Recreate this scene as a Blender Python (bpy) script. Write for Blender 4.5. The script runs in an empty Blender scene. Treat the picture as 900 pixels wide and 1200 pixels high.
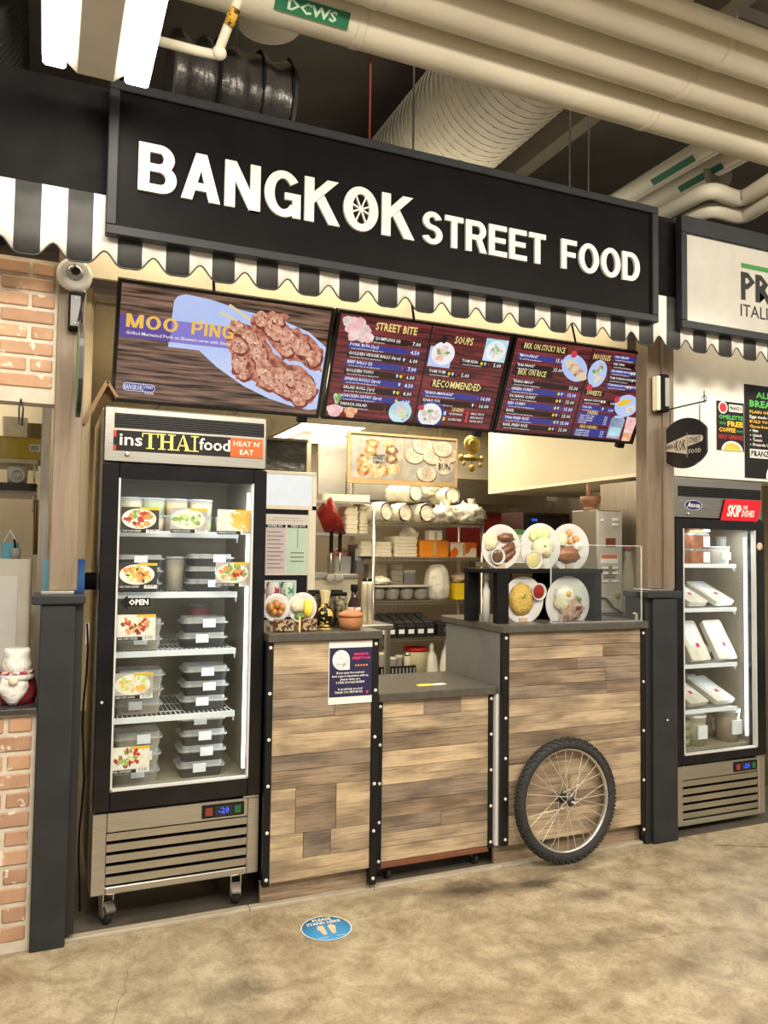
import bpy, bmesh, math, random
from mathutils import Vector, Matrix, noise
random.seed(7)
S = bpy.context.scene
COL = S.collection
PI = math.pi

# ------------------------------------------------------------------ camera
CAM = Vector((0, 0, 1.45)); FPX = 921.0
YAW, PITCH, ROLL = math.radians(23.314), math.radians(2.81), math.radians(.74)
_f = Vector((math.sin(YAW)*math.cos(PITCH), math.cos(YAW)*math.cos(PITCH), math.sin(PITCH)))
_r = Vector((math.cos(YAW), -math.sin(YAW), 0)); _u = _r.cross(_f)
RT = _r*math.cos(ROLL) + _u*math.sin(ROLL); UP = -_r*math.sin(ROLL) + _u*math.cos(ROLL)
cd = bpy.data.cameras.new('camera'); cd.sensor_fit = 'VERTICAL'; cd.sensor_height = 36; cd.lens = FPX/1200*36
cd.clip_start = .05; cd.clip_end = 100
co = bpy.data.objects.new('camera', cd); COL.objects.link(co)
co.matrix_world = Matrix(((RT.x, UP.x, -_f.x, CAM.x), (RT.y, UP.y, -_f.y, CAM.y), (RT.z, UP.z, -_f.z, CAM.z), (0, 0, 0, 1)))
S.camera = co
def P(px, py, Y):
    """world point on the plane at depth Y that the photograph shows at px, py"""
    d = RT*((px-450)/FPX) - UP*((py-600)/FPX) + _f
    return CAM + d*(Y/d.y)
def PX(px, Y, py=650): return P(px, py, Y).x
def PZ(px, py, Y): return P(px, py, Y).z

# ------------------------------------------------------------------ world, lights, exposure
S.view_settings.view_transform = 'Standard'; S.view_settings.look = 'None'
S.view_settings.exposure = 0.0; S.view_settings.gamma = 1.0
try: S.view_settings.use_curve_mapping = False
except Exception: pass
w = bpy.data.worlds.new('hall'); S.world = w; w.use_nodes = True
w.node_tree.nodes['Background'].inputs[0].default_value = (1.0, .93, .80, 1)
w.node_tree.nodes['Background'].inputs[1].default_value = .55
def area(name, loc, sx, sy, power, color=(1, .905, .745), rot=(0, 0, 0)):
    l = bpy.data.lights.new(name, 'AREA'); l.shape = 'RECTANGLE'; l.size = sx; l.size_y = sy
    l.energy = power; l.color = color
    o = bpy.data.objects.new(name, l); COL.objects.link(o); o.location = loc; o.rotation_euler = rot
    return o
# the lamp rows that hang over the market aisle, behind and beside the camera
for x, y, z, p in ((-1.4, .3, 3.3, 56), (.9, -.6, 3.3, 64), (3.0, -.4, 3.3, 64), (5.0, .4, 3.3, 56)):
    area('aisle_lamp', (x, y, z), 1.3, .35, p, rot=(math.radians(52), 0, 0))
    area('ceiling_fill_uplight', (x, y, z+.1), 1.3, .35, p*.5, rot=(math.radians(135), 0, 0))  # upward fill added over each lamp to brighten the ceiling pipes and duct
for x, y, p in ((.6, .9, 42), (2.6, .9, 42)):
    area('aisle_downlight', (x, y, 3.3), 1.3, .35, p)
# ceiling panels inside the stall, out of sight behind the menu screens; the one over the rack is added to brighten the hood
for x, y, p in ((1.1, 4.3, 26), (2.0, 4.15, 26), (2.5, 5.15, 24), (2.3, 6.6, 12)):
    area('stall_panel_and_fill_light', (x, y, 2.46), 1.1, .55, p, (1, .86, .62))
# soffit strip lamps under the awning, and an added, unseen uplight that brightens the spiral duct
area('soffit_strip', (1.45, 3.10, 2.752), 2.7, .06, 10, (1, .84, .58), rot=(math.radians(25), 0, 0))
area('soffit_strip', (-.3, 3.10, 2.752), .6, .06, 1.5, (1, .84, .58)); area('soffit_strip', (3.7, 3.10, 2.752), 1.2, .06, 2, (1, .84, .58))
area('duct_fill_uplight', (2.2, 4.3, 2.95), 1.6, .4, 15, rot=(PI-.25, 0, 0))
area('neighbour_panel_light', (-.5, 4.6, 2.4), .8, .5, 7, (1, .88, .66))

# ------------------------------------------------------------------ materials
def lin(c):
    return tuple(((v/255)/12.92 if v/255 <= .04045 else ((v/255+.055)/1.055)**2.4) for v in c)
_m = {}
def mat(name, c=(.5, .5, .5), c2=None, scale=8, rough=.5, metal=0, bump=0, stretch=(1, 1, 1), rnd=0, detail=5, lo=.35, hi=.65, alpha=1, spec=None, emit=0, coat=0, bscale=None):
    if name in _m: return _m[name]
    m = bpy.data.materials.new(name); m.use_nodes = True
    nt = m.node_tree; n = nt.nodes; L = nt.links; b = n['Principled BSDF']
    b.inputs['Roughness'].default_value = rough; b.inputs['Metallic'].default_value = metal
    b.inputs['Base Color'].default_value = (*c, 1)
    if spec is not None: b.inputs['Specular IOR Level'].default_value = spec
    if coat: b.inputs['Coat Weight'].default_value = coat
    if alpha < 1: b.inputs['Alpha'].default_value = alpha
    if c2 is None and not bump: c2 = tuple(min(1, v*.90) for v in c); lo, hi = .3, .7
    if c2 is None: c2 = c
    tc = n.new('ShaderNodeTexCoord'); mp = n.new('ShaderNodeMapping'); mp.inputs['Scale'].default_value = stretch
    L.new(tc.outputs['Object'], mp.inputs['Vector'])
    if rnd:
        oi = n.new('ShaderNodeObjectInfo'); mul = n.new('ShaderNodeMath'); mul.operation = 'MULTIPLY'; mul.inputs[1].default_value = 37
        L.new(oi.outputs['Random'], mul.inputs[0])
        cb = n.new('ShaderNodeCombineXYZ')
        for i in range(3): L.new(mul.outputs[0], cb.inputs[i])
        L.new(cb.outputs[0], mp.inputs['Location'])
    no = n.new('ShaderNodeTexNoise'); no.inputs['Scale'].default_value = scale; no.inputs['Detail'].default_value = detail
    L.new(mp.outputs[0], no.inputs['Vector'])
    cr = n.new('ShaderNodeValToRGB'); cr.color_ramp.elements[0].position = lo; cr.color_ramp.elements[1].position = hi
    cr.color_ramp.elements[0].color = (*c, 1); cr.color_ramp.elements[1].color = (*c2, 1)
    L.new(no.outputs['Fac'], cr.inputs[0])
    out = cr.outputs[0]
    if rnd:
        hs = n.new('ShaderNodeHueSaturation'); ma = n.new('ShaderNodeMapRange')
        ma.inputs[3].default_value = 1-rnd; ma.inputs[4].default_value = 1+rnd
        L.new(oi.outputs['Random'], ma.inputs[0]); L.new(ma.outputs[0], hs.inputs['Value']); L.new(out, hs.inputs['Color']); out = hs.outputs[0]
    L.new(out, b.inputs['Base Color'])
    if emit:
        L.new(out, b.inputs['Emission Color']); b.inputs['Emission Strength'].default_value = emit
    if bump:
        bp = n.new('ShaderNodeBump'); bp.inputs['Strength'].default_value = bump; bp.inputs['Distance'].default_value = .01
        src = no.outputs['Fac']
        if bscale:
            n2 = n.new('ShaderNodeTexNoise'); n2.inputs['Scale'].default_value = bscale; L.new(mp.outputs[0], n2.inputs['Vector']); src = n2.outputs['Fac']
        L.new(src, bp.inputs['Height']); L.new(bp.outputs[0], b.inputs['Normal'])
    _m[name] = m; return m
def scr(name, c, c2=None, scale=10, k=1.0, **kw):
    """a lit screen colour"""
    if name in _m: return _m[name]
    m = mat(name, tuple(v for v in lin(c)), lin(c2) if c2 else tuple(v*.93 for v in lin(c)), scale=scale, rough=.35, emit=k, **kw)
    b = m.node_tree.nodes['Principled BSDF']
    for l in list(b.inputs['Base Color'].links): m.node_tree.links.remove(l)
    b.inputs['Base Color'].default_value = (.012, .012, .014, 1)
    return m
def ink(name, c, c2=None, **kw):
    kw.setdefault('rough', .5); kw.setdefault('spec', .25)
    return mat(name, lin(c), lin(c2) if c2 else None, **kw)
def wood(name, dark, light, rnd=.12, sx=2.2, sz=60, rough=.55, axis='x', knots=True):
    if name in _m: return _m[name]
    m = bpy.data.materials.new(name); m.use_nodes = True; nt = m.node_tree; n = nt.nodes; L = nt.links; b = n['Principled BSDF']
    b.inputs['Roughness'].default_value = rough
    tc = n.new('ShaderNodeTexCoord'); mp = n.new('ShaderNodeMapping')
    mp.inputs['Scale'].default_value = {'x': (sx, sz, sz), 'z': (sz, sz, sx)}[axis]
    L.new(tc.outputs['Object'], mp.inputs['Vector'])
    oi = n.new('ShaderNodeObjectInfo'); mul = n.new('ShaderNodeMath'); mul.operation = 'MULTIPLY'; mul.inputs[1].default_value = 53
    L.new(oi.outputs['Random'], mul.inputs[0]); cb = n.new('ShaderNodeCombineXYZ')
    for i in range(3): L.new(mul.outputs[0], cb.inputs[i])
    L.new(cb.outputs[0], mp.inputs['Location'])
    no = n.new('ShaderNodeTexNoise'); no.inputs['Scale'].default_value = 2.2; no.inputs['Detail'].default_value = 8; no.inputs['Roughness'].default_value = .65; no.inputs['Distortion'].default_value = .6
    L.new(mp.outputs[0], no.inputs['Vector'])
    cr = n.new('ShaderNodeValToRGB'); e = cr.color_ramp.elements
    e[0].position = .30; e[1].position = .66; e[0].color = (*dark, 1); e[1].color = (*light, 1)
    mid = e.new(.46); mid.color = (*[d*.35+l*.65 for d, l in zip(dark, light)], 1)
    L.new(no.outputs['Fac'], cr.inputs[0])
    # smoky patches of weathering
    mp2 = n.new('ShaderNodeMapping'); mp2.inputs['Scale'].default_value = {'x': (3, 5, 9), 'z': (9, 9, 2)}[axis]
    L.new(tc.outputs['Object'], mp2.inputs['Vector']); L.new(cb.outputs[0], mp2.inputs['Location'])
    n3 = n.new('ShaderNodeTexNoise'); n3.inputs['Scale'].default_value = 1.3; n3.inputs['Detail'].default_value = 4; L.new(mp2.outputs[0], n3.inputs['Vector'])
    r3 = n.new('ShaderNodeValToRGB'); r3.color_ramp.elements[0].position = .36; r3.color_ramp.elements[1].position = .58
    r3.color_ramp.elements[0].color = (.46, .45, .46, 1); r3.color_ramp.elements[1].color = (1, 1, 1, 1)
    L.new(n3.outputs['Fac'], r3.inputs[0])
    mx = n.new('ShaderNodeMix'); mx.data_type = 'RGBA'; mx.blend_type = 'MULTIPLY'; mx.inputs[0].default_value = .9 if knots else .25
    L.new(cr.outputs[0], mx.inputs[6]); L.new(r3.outputs[0], mx.inputs[7])
    hs = n.new('ShaderNodeHueSaturation'); ma = n.new('ShaderNodeMapRange'); ma.inputs[3].default_value = 1-rnd; ma.inputs[4].default_value = 1+rnd
    L.new(oi.outputs['Random'], ma.inputs[0]); L.new(ma.outputs[0], hs.inputs['Value']); L.new(mx.outputs[2], hs.inputs['Color'])
    L.new(hs.outputs[0], b.inputs['Base Color'])
    bp = n.new('ShaderNodeBump'); bp.inputs['Strength'].default_value = .25; bp.inputs['Distance'].default_value = .004
    L.new(no.outputs['Fac'], bp.inputs['Height']); L.new(bp.outputs[0], b.inputs['Normal'])
    _m[name] = m; return m
def glass(name='clear_glass', tint=(.96, .98, .98), refl=1.0, rough=.02):
    if name in _m: return _m[name]
    m = bpy.data.materials.new(name); m.use_nodes = True; nt = m.node_tree; n = nt.nodes; L = nt.links
    n.remove(n['Principled BSDF']); out = n['Material Output']
    t = n.new('ShaderNodeBsdfTransparent'); t.inputs[0].default_value = (*tint, 1)
    g = n.new('ShaderNodeBsdfGlossy'); g.inputs['Roughness'].default_value = rough
    lw = n.new('ShaderNodeLayerWeight'); lw.inputs['Blend'].default_value = .5
    pw_ = n.new('ShaderNodeMath'); pw_.operation = 'POWER'; pw_.inputs[1].default_value = 5; L.new(lw.outputs['Facing'], pw_.inputs[0])
    mu = n.new('ShaderNodeMath'); mu.operation = 'MULTIPLY_ADD'; mu.inputs[1].default_value = .9*refl; mu.inputs[2].default_value = .035*refl
    L.new(pw_.outputs[0], mu.inputs[0])
    mx = n.new('ShaderNodeMixShader'); L.new(mu.outputs[0], mx.inputs[0]); L.new(t.outputs[0], mx.inputs[1]); L.new(g.outputs[0], mx.inputs[2])
    L.new(mx.outputs[0], out.inputs[0]); _m[name] = m; return m
def plastic_film(name, c=(.9, .9, .88), cover=.35, rough=.25):
    """thin clear plastic: partly see-through, glossy"""
    if name in _m: return _m[name]
    m = mat(name, c, tuple(v*.8 for v in c), scale=25, rough=rough, bump=.25)
    m.node_tree.nodes['Principled BSDF'].inputs['Alpha'].default_value = cover
    return m
GLASS = glass()
STEEL = mat('brushed_steel', (.50, .49, .455), (.60, .585, .545), scale=6, rough=.33, metal=1, stretch=(1, 1, 40), bump=.03)
STEELV = mat('brushed_steel_upright', (.42, .39, .34), (.52, .485, .43), scale=5, rough=.38, metal=1, stretch=(30, 30, 1), bump=.03)
CHROME = mat('chrome_wire', (.72, .70, .65), (.80, .78, .73), rough=.28, metal=1)
BLACK = mat('black_metal', (.012, .012, .013), (.02, .02, .021), rough=.32)
BLACKG = mat('black_gloss', (.006, .006, .007), (.010, .010, .011), rough=.16, spec=.3)
BLACKM = mat('black_matt', (.006, .006, .0065), (.010, .010, .0105), rough=.7, spec=.10)
CHAR = mat('charcoal_paint', (.022, .0245, .026), (.030, .0325, .034), rough=.45, bump=.02, bscale=120, spec=.3)
WHITE = mat('white_plastic', (.80, .79, .76), rough=.4)
PAPER = mat('white_paper', (.80, .79, .76), rough=.7)
CREAM = mat('cream_paint', (.78, .71, .54), (.74, .66, .49), scale=3, rough=.6)
RUBBER = mat('black_rubber', (.018, .018, .019), (.03, .03, .03), scale=40, rough=.75, bump=.1)
GREY = mat('grey_plastic', (.30, .30, .29), rough=.5)

# ------------------------------------------------------------------ mesh building
ORG = {}
class MB:
    def __init__(s): s.v = []; s.f = []; s.sm = []
    def add(s, vs, fs, smooth=False):
        b = len(s.v); s.v += [Vector(v) for v in vs]
        for f in fs: s.f.append([b+i for i in f]); s.sm.append(smooth)
        return s
    def box(s, x0, x1, y0, y1, z0, z1):
        v = [(x, y, z) for z in (z0, z1) for y in (y0, y1) for x in (x0, x1)]
        return s.add(v, [(0, 2, 3, 1), (4, 5, 7, 6), (0, 1, 5, 4), (2, 6, 7, 3), (0, 4, 6, 2), (1, 3, 7, 5)])
    def obox(s, c, u, v, w):
        """box from centre and three half-axis vectors"""
        c, u, v, w = Vector(c), Vector(u), Vector(v), Vector(w)
        p = [c+u*a+v*b+w*d for d in (-1, 1) for b in (-1, 1) for a in (-1, 1)]
        return s.add(p, [(0, 2, 3, 1), (4, 5, 7, 6), (0, 1, 5, 4), (2, 6, 7, 3), (0, 4, 6, 2), (1, 3, 7, 5)])
    def cyl(s, p0, p1, r0, r1=None, n=16, caps=True, smooth=True):
        p0, p1 = Vector(p0), Vector(p1); r1 = r0 if r1 is None else r1
        d = (p1-p0).normalized(); a = d.orthogonal().normalized(); b = d.cross(a)
        v = [p+(a*math.cos(2*PI*i/n)+b*math.sin(2*PI*i/n))*r for p, r in ((p0, r0), (p1, r1)) for i in range(n)]
        s.add(v, [(i, (i+1) % n, n+(i+1) % n, n+i) for i in range(n)], smooth)
        if caps: s.add(v[:n], [tuple(range(n))[::-1]]); s.add(v[n:], [tuple(range(n))])
        return s
    def tube(s, pts, r, n=8, closed=False, smooth=True):
        pts = [Vector(p) for p in pts]; N = len(pts); v = []; a = None
        for i, p in enumerate(pts):
            q0 = pts[i-1] if (i or closed) else p; q1 = pts[(i+1) % N] if (i < N-1 or closed) else p
            d = (q1-q0).normalized()
            if a is None: a = d.orthogonal().normalized()
            a = (a-d*a.dot(d)).normalized(); b = d.cross(a)
            v += [p+(a*math.cos(2*PI*k/n)+b*math.sin(2*PI*k/n))*r for k in range(n)]
        f = []
        for i in range(N if closed else N-1):
            j = (i+1) % N
            f += [(i*n+k, i*n+(k+1) % n, j*n+(k+1) % n, j*n+k) for k in range(n)]
        s.add(v, f, smooth)
        if not closed: s.add(v[:n], [tuple(range(n))[::-1]]); s.add(v[-n:], [tuple(range(n))])
        return s
    def lathe(s, c, prof, n=24, axis='z', smooth=True, sx=1, sy=1):
        ringlike = prof[0] == prof[-1]
        c = Vector(c); v = []
        for r, h in prof:
            for i in range(n):
                a = 2*PI*i/n; x, y = r*math.cos(a)*sx, r*math.sin(a)*sy
                v.append(c + (Vector((x, y, h)) if axis == 'z' else Vector((x, -h, y)) if axis == 'y' else Vector((h, x, y))))
        f = [(j*n+i, j*n+(i+1) % n, (j+1)*n+(i+1) % n, (j+1)*n+i) for j in range(len(prof)-1) for i in range(n)]
        s.add(v, f, smooth)
        if ringlike: return s
        if prof[0][0] > 1e-5: s.add(v[:n], [tuple(range(n))[::-1]])
        if prof[-1][0] > 1e-5: s.add(v[-n:], [tuple(range(n))])
        return s
    def prism(s, pts, d):
        d = Vector(d); pts = [Vector(p) for p in pts]; n = len(pts)
        s.add(pts+[p+d for p in pts], [tuple(range(n))[::-1], tuple(range(n, 2*n))]+[(i, (i+1) % n, n+(i+1) % n, n+i) for i in range(n)])
        return s
    def blob(s, c, rx, ry, rz, amp=.15, fr=2.5, n=12, m=8, seed=0, zmin=-1.0):
        c = Vector(c); v = []
        for j in range(m+1):
            t = PI*j/m
            for i in range(n):
                a = 2*PI*i/n; d = Vector((math.sin(t)*math.cos(a), math.sin(t)*math.sin(a), math.cos(t)))
                k = 1+amp*noise.noise(d*fr+Vector((seed*3.1, seed*1.7, seed*.9)))*2
                q = Vector((d.x*rx*k, d.y*ry*k, max(zmin*rz, d.z*rz*k)))
                v.append(c+q)
        return s.add(v, [(j*n+i, j*n+(i+1) % n, (j+1)*n+(i+1) % n, (j+1)*n+i) for j in range(m) for i in range(n)], True)
    def rbox(s, x0, x1, y0, y1, z0, z1, r=.02, taper=0, n=4):
        """box with rounded upright corners, optionally narrower at the bottom"""
        def ring(z, k):
            cx, cy = (x0+x1)/2, (y0+y1)/2; out = []
            for (px, py, a0) in ((x1-r, y1-r, 0), (x0+r, y1-r, PI/2), (x0+r, y0+r, PI), (x1-r, y0+r, 1.5*PI)):
                for i in range(n+1):
                    a = a0+PI/2*i/n; out.append(((px+r*math.cos(a)-cx)*k+cx, (py+r*math.sin(a)-cy)*k+cy, z))
            return out
        lo, hi = ring(z0, 1-taper), ring(z1, 1); N = len(lo)
        return s.add(lo+hi, [tuple(range(N))[::-1], tuple(range(N, 2*N))]+[(i, (i+1) % N, N+(i+1) % N, N+i) for i in range(N)])
    def build(s, name, m, parent=None, label=None, cat=None, group=None, kind=None, bevel=0, org=None, clean=True):
        if org is None:
            xs = [v.x for v in s.v]; ys = [v.y for v in s.v]; zs = [v.z for v in s.v]
            org = Vector(((min(xs)+max(xs))/2, (min(ys)+max(ys))/2, min(zs) if parent is None else (min(zs)+max(zs))/2))
        org = Vector(org)
        me = bpy.data.meshes.new(name); me.from_pydata([v-org for v in s.v], [], s.f)
        me.polygons.foreach_set('use_smooth', s.sm); me.materials.append(m)
        bm = bmesh.new(); bm.from_mesh(me)
        if clean: bmesh.ops.remove_doubles(bm, verts=bm.verts, dist=1e-5)
        if bevel:
            es = [e for e in bm.edges if len(e.link_faces) == 2 and e.calc_face_angle(0) > .6]
            bmesh.ops.bevel(bm, geom=es, offset=bevel, segments=1, affect='EDGES', clamp_overlap=True)
        if clean: bmesh.ops.recalc_face_normals(bm, faces=bm.faces)
        bm.to_mesh(me); bm.free(); me.update()
        return link(name, me, org, parent, label, cat, group, kind)
def link(name, me, org, parent=None, label=None, cat=None, group=None, kind=None):
    o = bpy.data.objects.new(name, me); COL.objects.link(o); ORG[o.name] = Vector(org)
    o.location = Vector(org)
    if parent is not None: o.parent = parent; o.location = Vector(org)-ORG[parent.name]
    return tag(o, label, cat, group, kind)
def tag(o, label=None, cat=None, group=None, kind=None):
    for k, v in (('label', label), ('category', cat), ('group', group), ('kind', kind)):
        if v: o[k] = v
    return o
def thing(name, label, cat, org, group=None, kind=None):
    o = bpy.data.objects.new(name, None); COL.objects.link(o); o.location = org; ORG[o.name] = Vector(org); o.empty_display_size = .05
    return tag(o, label, cat, group, kind)
def box(name, m, x0, x1, y0, y1, z0, z1, parent=None, bevel=0, **kw): return MB().box(x0, x1, y0, y1, z0, z1).build(name, m, parent, bevel=bevel, **kw)
def struct(name, m, x0, x1, y0, y1, z0, z1, **kw): return box(name, m, x0, x1, y0, y1, z0, z1, kind='structure', **kw)
def dup(o, loc, parent=None, rot=None, label=None):
    c = o.copy(); COL.objects.link(c); c.parent = parent
    if loc is not None: c.location = loc
    if rot is not None: c.rotation_euler = rot
    if label: c['label'] = label
    ORG[c.name] = Vector(c.location) if parent is None else ORG[parent.name]+Vector(c.location)
    for ch in list(o.children): dup(ch, None, c)
    return c

# text as mesh, cached
_t = {}
def text_mesh(s, off=0.0, space=1.0, res=2):
    k = (s, off, space, res)
    if k not in _t:
        c = bpy.data.curves.new('t', 'FONT'); c.body = s; c.size = 1; c.offset = off; c.resolution_u = res; c.space_character = space
        o = bpy.data.objects.new('t', c); me = o.to_mesh()
        vs = [v.co.copy() for v in me.vertices]; fs = [tuple(p.vertices) for p in me.polygons]
        o.to_mesh_clear(); bpy.data.objects.remove(o); bpy.data.curves.remove(c)
        xs = [v.x for v in vs] or [0, 1]; ys = [v.y for v in vs] or [0, 1]
        _t[k] = (vs, fs, min(xs), max(xs), min(ys), max(ys))
    return _t[k]
class Panel:
    """a flat printed or lit surface: org is its lower left corner, u right, v up (unit vectors), n out of it"""
    def __init__(s, org, u, v, step=.0005):
        s.o = Vector(org); s.u = Vector(u).normalized(); s.v = Vector(v).normalized(); s.n = s.u.cross(s.v); s.parts = {}; s.step = step
    def pt(s, x, y, l): return s.o+s.u*x+s.v*y+s.n*(s.step*l)
    def mb(s, name, m): return s.parts.setdefault((name, m.name), MB())
    def poly(s, name, m, pts, l=1):
        b = s.mb(name, m); l = l+.01*(len(b.f) % 16); b.add([s.pt(x, y, l) for x, y in pts], [tuple(range(len(pts)))])
    def rect(s, name, m, x0, y0, x1, y1, l=1): s.poly(name, m, [(x0, y0), (x1, y0), (x1, y1), (x0, y1)], l)
    def pill(s, name, m, x0, y0, x1, y1, l=1):
        r = min((y1-y0)/2, (x1-x0)/2); c = (y0+y1)/2
        pts = [(x1-r+r*math.cos(a), c+r*math.sin(a)) for a in [-PI/2+PI*i/6 for i in range(7)]]+[(x0+r+r*math.cos(a), c+r*math.sin(a)) for a in [PI/2+PI*i/6 for i in range(7)]]
        s.poly(name, m, pts, l)
    def ell(s, name, m, cx, cy, rx, ry, l=1, n=20, wob=0, seed=0, rot=0):
        pts = []
        for i in range(n):
            a = 2*PI*i/n; k = 1+wob*math.sin(3*a+seed)+wob*.7*math.sin(5*a+seed*2.3)
            x, y = rx*k*math.cos(a), ry*k*math.sin(a)
            pts.append((cx+x*math.cos(rot)-y*math.sin(rot), cy+x*math.sin(rot)+y*math.cos(rot)))
        s.poly(name, m, pts, l)
    def ring(s, name, m, cx, cy, r0, r1, l=1, n=28, sy=1):
        v = [s.pt(cx+r*math.cos(2*PI*i/n), cy+r*math.sin(2*PI*i/n)*sy, l) for r in (r0, r1) for i in range(n)]
        s.mb(name, m).add(v, [(i, (i+1) % n, n+(i+1) % n, n+i) for i in range(n)])
    def text(s, name, m, t, x, y, h=None, w=None, align='l', l=2, off=.012, space=1.0, slant=0, res=1):
        """h = cap height; w = width to fit"""
        vs, fs, x0, x1, y0, y1 = text_mesh(t, off, space, res)
        cap = .69; k = h/cap if h else w/(x1-x0); kx = w/(x1-x0) if w else k
        W = (x1-x0)*kx; x = x-(W/2 if align == 'c' else W if align == 'r' else 0)
        s.mb(name, m).add([s.pt(x+(v.x-x0)*kx+slant*v.y*k, y+v.y*k, l) for v in vs], fs)
    def done(s, parent):
        for (name, mn), b in s.parts.items():
            b.build(name, _m[mn], parent, kind='stuff' if ('lettering' in name or len(b.f) > 1) else None, clean='lettering' not in name)

# ================================================================== SETTING
CONC = bpy.data.materials.new('stained_concrete'); CONC.use_nodes = True
def _conc():
    nt = CONC.node_tree; n = nt.nodes; L = nt.links; b = n['Principled BSDF']
    tc = n.new('ShaderNodeTexCoord')
    def nz(scale, det, lo, hi, c0, c1, dist=0):
        no = n.new('ShaderNodeTexNoise'); no.inputs['Scale'].default_value = scale; no.inputs['Detail'].default_value = det; no.inputs['Roughness'].default_value = .72; no.inputs['Distortion'].default_value = dist
        L.new(tc.outputs['Object'], no.inputs['Vector']); r = n.new('ShaderNodeValToRGB'); e = r.color_ramp.elements
        e[0].position = lo; e[1].position = hi; e[0].color = (*c0, 1); e[1].color = (*c1, 1); L.new(no.outputs['Fac'], r.inputs[0]); return r.outputs[0], no
    a, na = nz(1.6, 7, .33, .66, (.33, .265, .175), (.55, .47, .335), .8)
    g, nb = nz(8, 10, .36, .62, (.58, .54, .48), (1.10, 1.09, 1.07), .35)
    f, nf = nz(90, 5, .33, .52, (.52, .49, .45), (1, 1, 1))
    def mul(x, y, k=1.0):
        m = n.new('ShaderNodeMix'); m.data_type = 'RGBA'; m.blend_type = 'MULTIPLY'; m.inputs[0].default_value = k; m.clamp_result = False
        L.new(x, m.inputs[6]); L.new(y, m.inputs[7]); return m.outputs[2]
    c = mul(mul(a, g), f, .6)
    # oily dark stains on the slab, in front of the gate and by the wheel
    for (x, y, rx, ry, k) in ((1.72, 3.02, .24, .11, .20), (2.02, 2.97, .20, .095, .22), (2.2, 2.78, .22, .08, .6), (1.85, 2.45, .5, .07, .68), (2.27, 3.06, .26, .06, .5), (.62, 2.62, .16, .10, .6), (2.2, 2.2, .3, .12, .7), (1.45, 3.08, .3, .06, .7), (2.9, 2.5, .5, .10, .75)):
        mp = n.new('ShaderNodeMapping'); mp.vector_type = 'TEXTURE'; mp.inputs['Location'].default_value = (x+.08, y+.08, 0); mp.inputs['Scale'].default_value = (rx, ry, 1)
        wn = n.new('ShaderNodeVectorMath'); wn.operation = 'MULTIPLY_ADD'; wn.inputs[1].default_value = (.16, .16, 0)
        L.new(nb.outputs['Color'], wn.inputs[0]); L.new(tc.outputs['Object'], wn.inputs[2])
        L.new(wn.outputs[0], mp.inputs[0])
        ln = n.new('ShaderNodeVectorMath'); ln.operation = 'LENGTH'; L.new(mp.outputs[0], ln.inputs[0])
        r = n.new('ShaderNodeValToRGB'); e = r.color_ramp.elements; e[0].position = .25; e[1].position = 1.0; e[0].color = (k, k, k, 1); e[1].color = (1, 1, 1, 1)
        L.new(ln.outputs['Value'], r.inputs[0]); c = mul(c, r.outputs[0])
    L.new(c, b.inputs['Base Color'])
    rr = n.new('ShaderNodeMapRange'); rr.inputs[3].default_value = .34; rr.inputs[4].default_value = .62; L.new(nb.outputs['Fac'], rr.inputs[0]); L.new(rr.outputs[0], b.inputs['Roughness'])
    bp = n.new('ShaderNodeBump'); bp.inputs['Strength'].default_value = .12; bp.inputs['Distance'].default_value = .004; L.new(nf.outputs['Fac'], bp.inputs['Height']); L.new(bp.outputs[0], b.inputs['Normal'])
_conc(); _m['stained_concrete'] = CONC
FLOOR = MB().box(-6, 10, -6, 3.1605, -.1, 0).build('floor', CONC, kind='structure', org=(0, 0, 0))
# hairline cracks and the saw cut in the slab
CRK = mat('crack_dark', (.10, .075, .045), rough=.9)  # flat dark tone of the cracks and the cut
def crack(pts, wd, name='floor_crack'):
    b = MB()
    for (x0, y0), (x1, y1) in zip(pts, pts[1:]):
        d = Vector((y0-y1, x1-x0, 0)).normalized()*wd/2
        b.add([(x0-d.x, y0-d.y, .0006), (x1-d.x, y1-d.y, .0006), (x1+d.x, y1+d.y, .0006), (x0+d.x, y0+d.y, .0006)], [(0, 1, 2, 3)])
    b.build(name, CRK, FLOOR)
crack([(3.12, 3.02), (3.7, 2.72), (4.6, 2.25)], .006, 'saw_cut')
random.seed(3)
crack([(.34-.012*i+.02*noise.noise(Vector((i*.7, 0, 0))), 2.98-.045*i) for i in range(22)], .0016)
crack([(2.05+.05*i, 2.40+.015*noise.noise(Vector((i*.9, 3, 0)))-.006*i) for i in range(10)], .0014)

TILE = mat('dark_tile', (.085, .075, .062), (.13, .115, .095), scale=4, rough=.35)
struct('stall_floor', TILE, -1.5, 7.5, 3.1605, 7.6, -.1, -.002)
tr = thing('trim_1', None, None, (1.4, 3.18, 0), kind='structure')
PALE = mat('pale_threshold', (.50, .44, .34), (.38, .33, .25), scale=12, rough=.5, stretch=(1, 6, 6))
for i, (a, b_) in enumerate(((.112, .80), (.802, 1.34), (1.342, 1.98), (1.982, 2.80))):
    box('threshold_strip', PALE, a, b_, 3.162, 3.2, -.002, .012, tr, bevel=.002)

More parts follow.
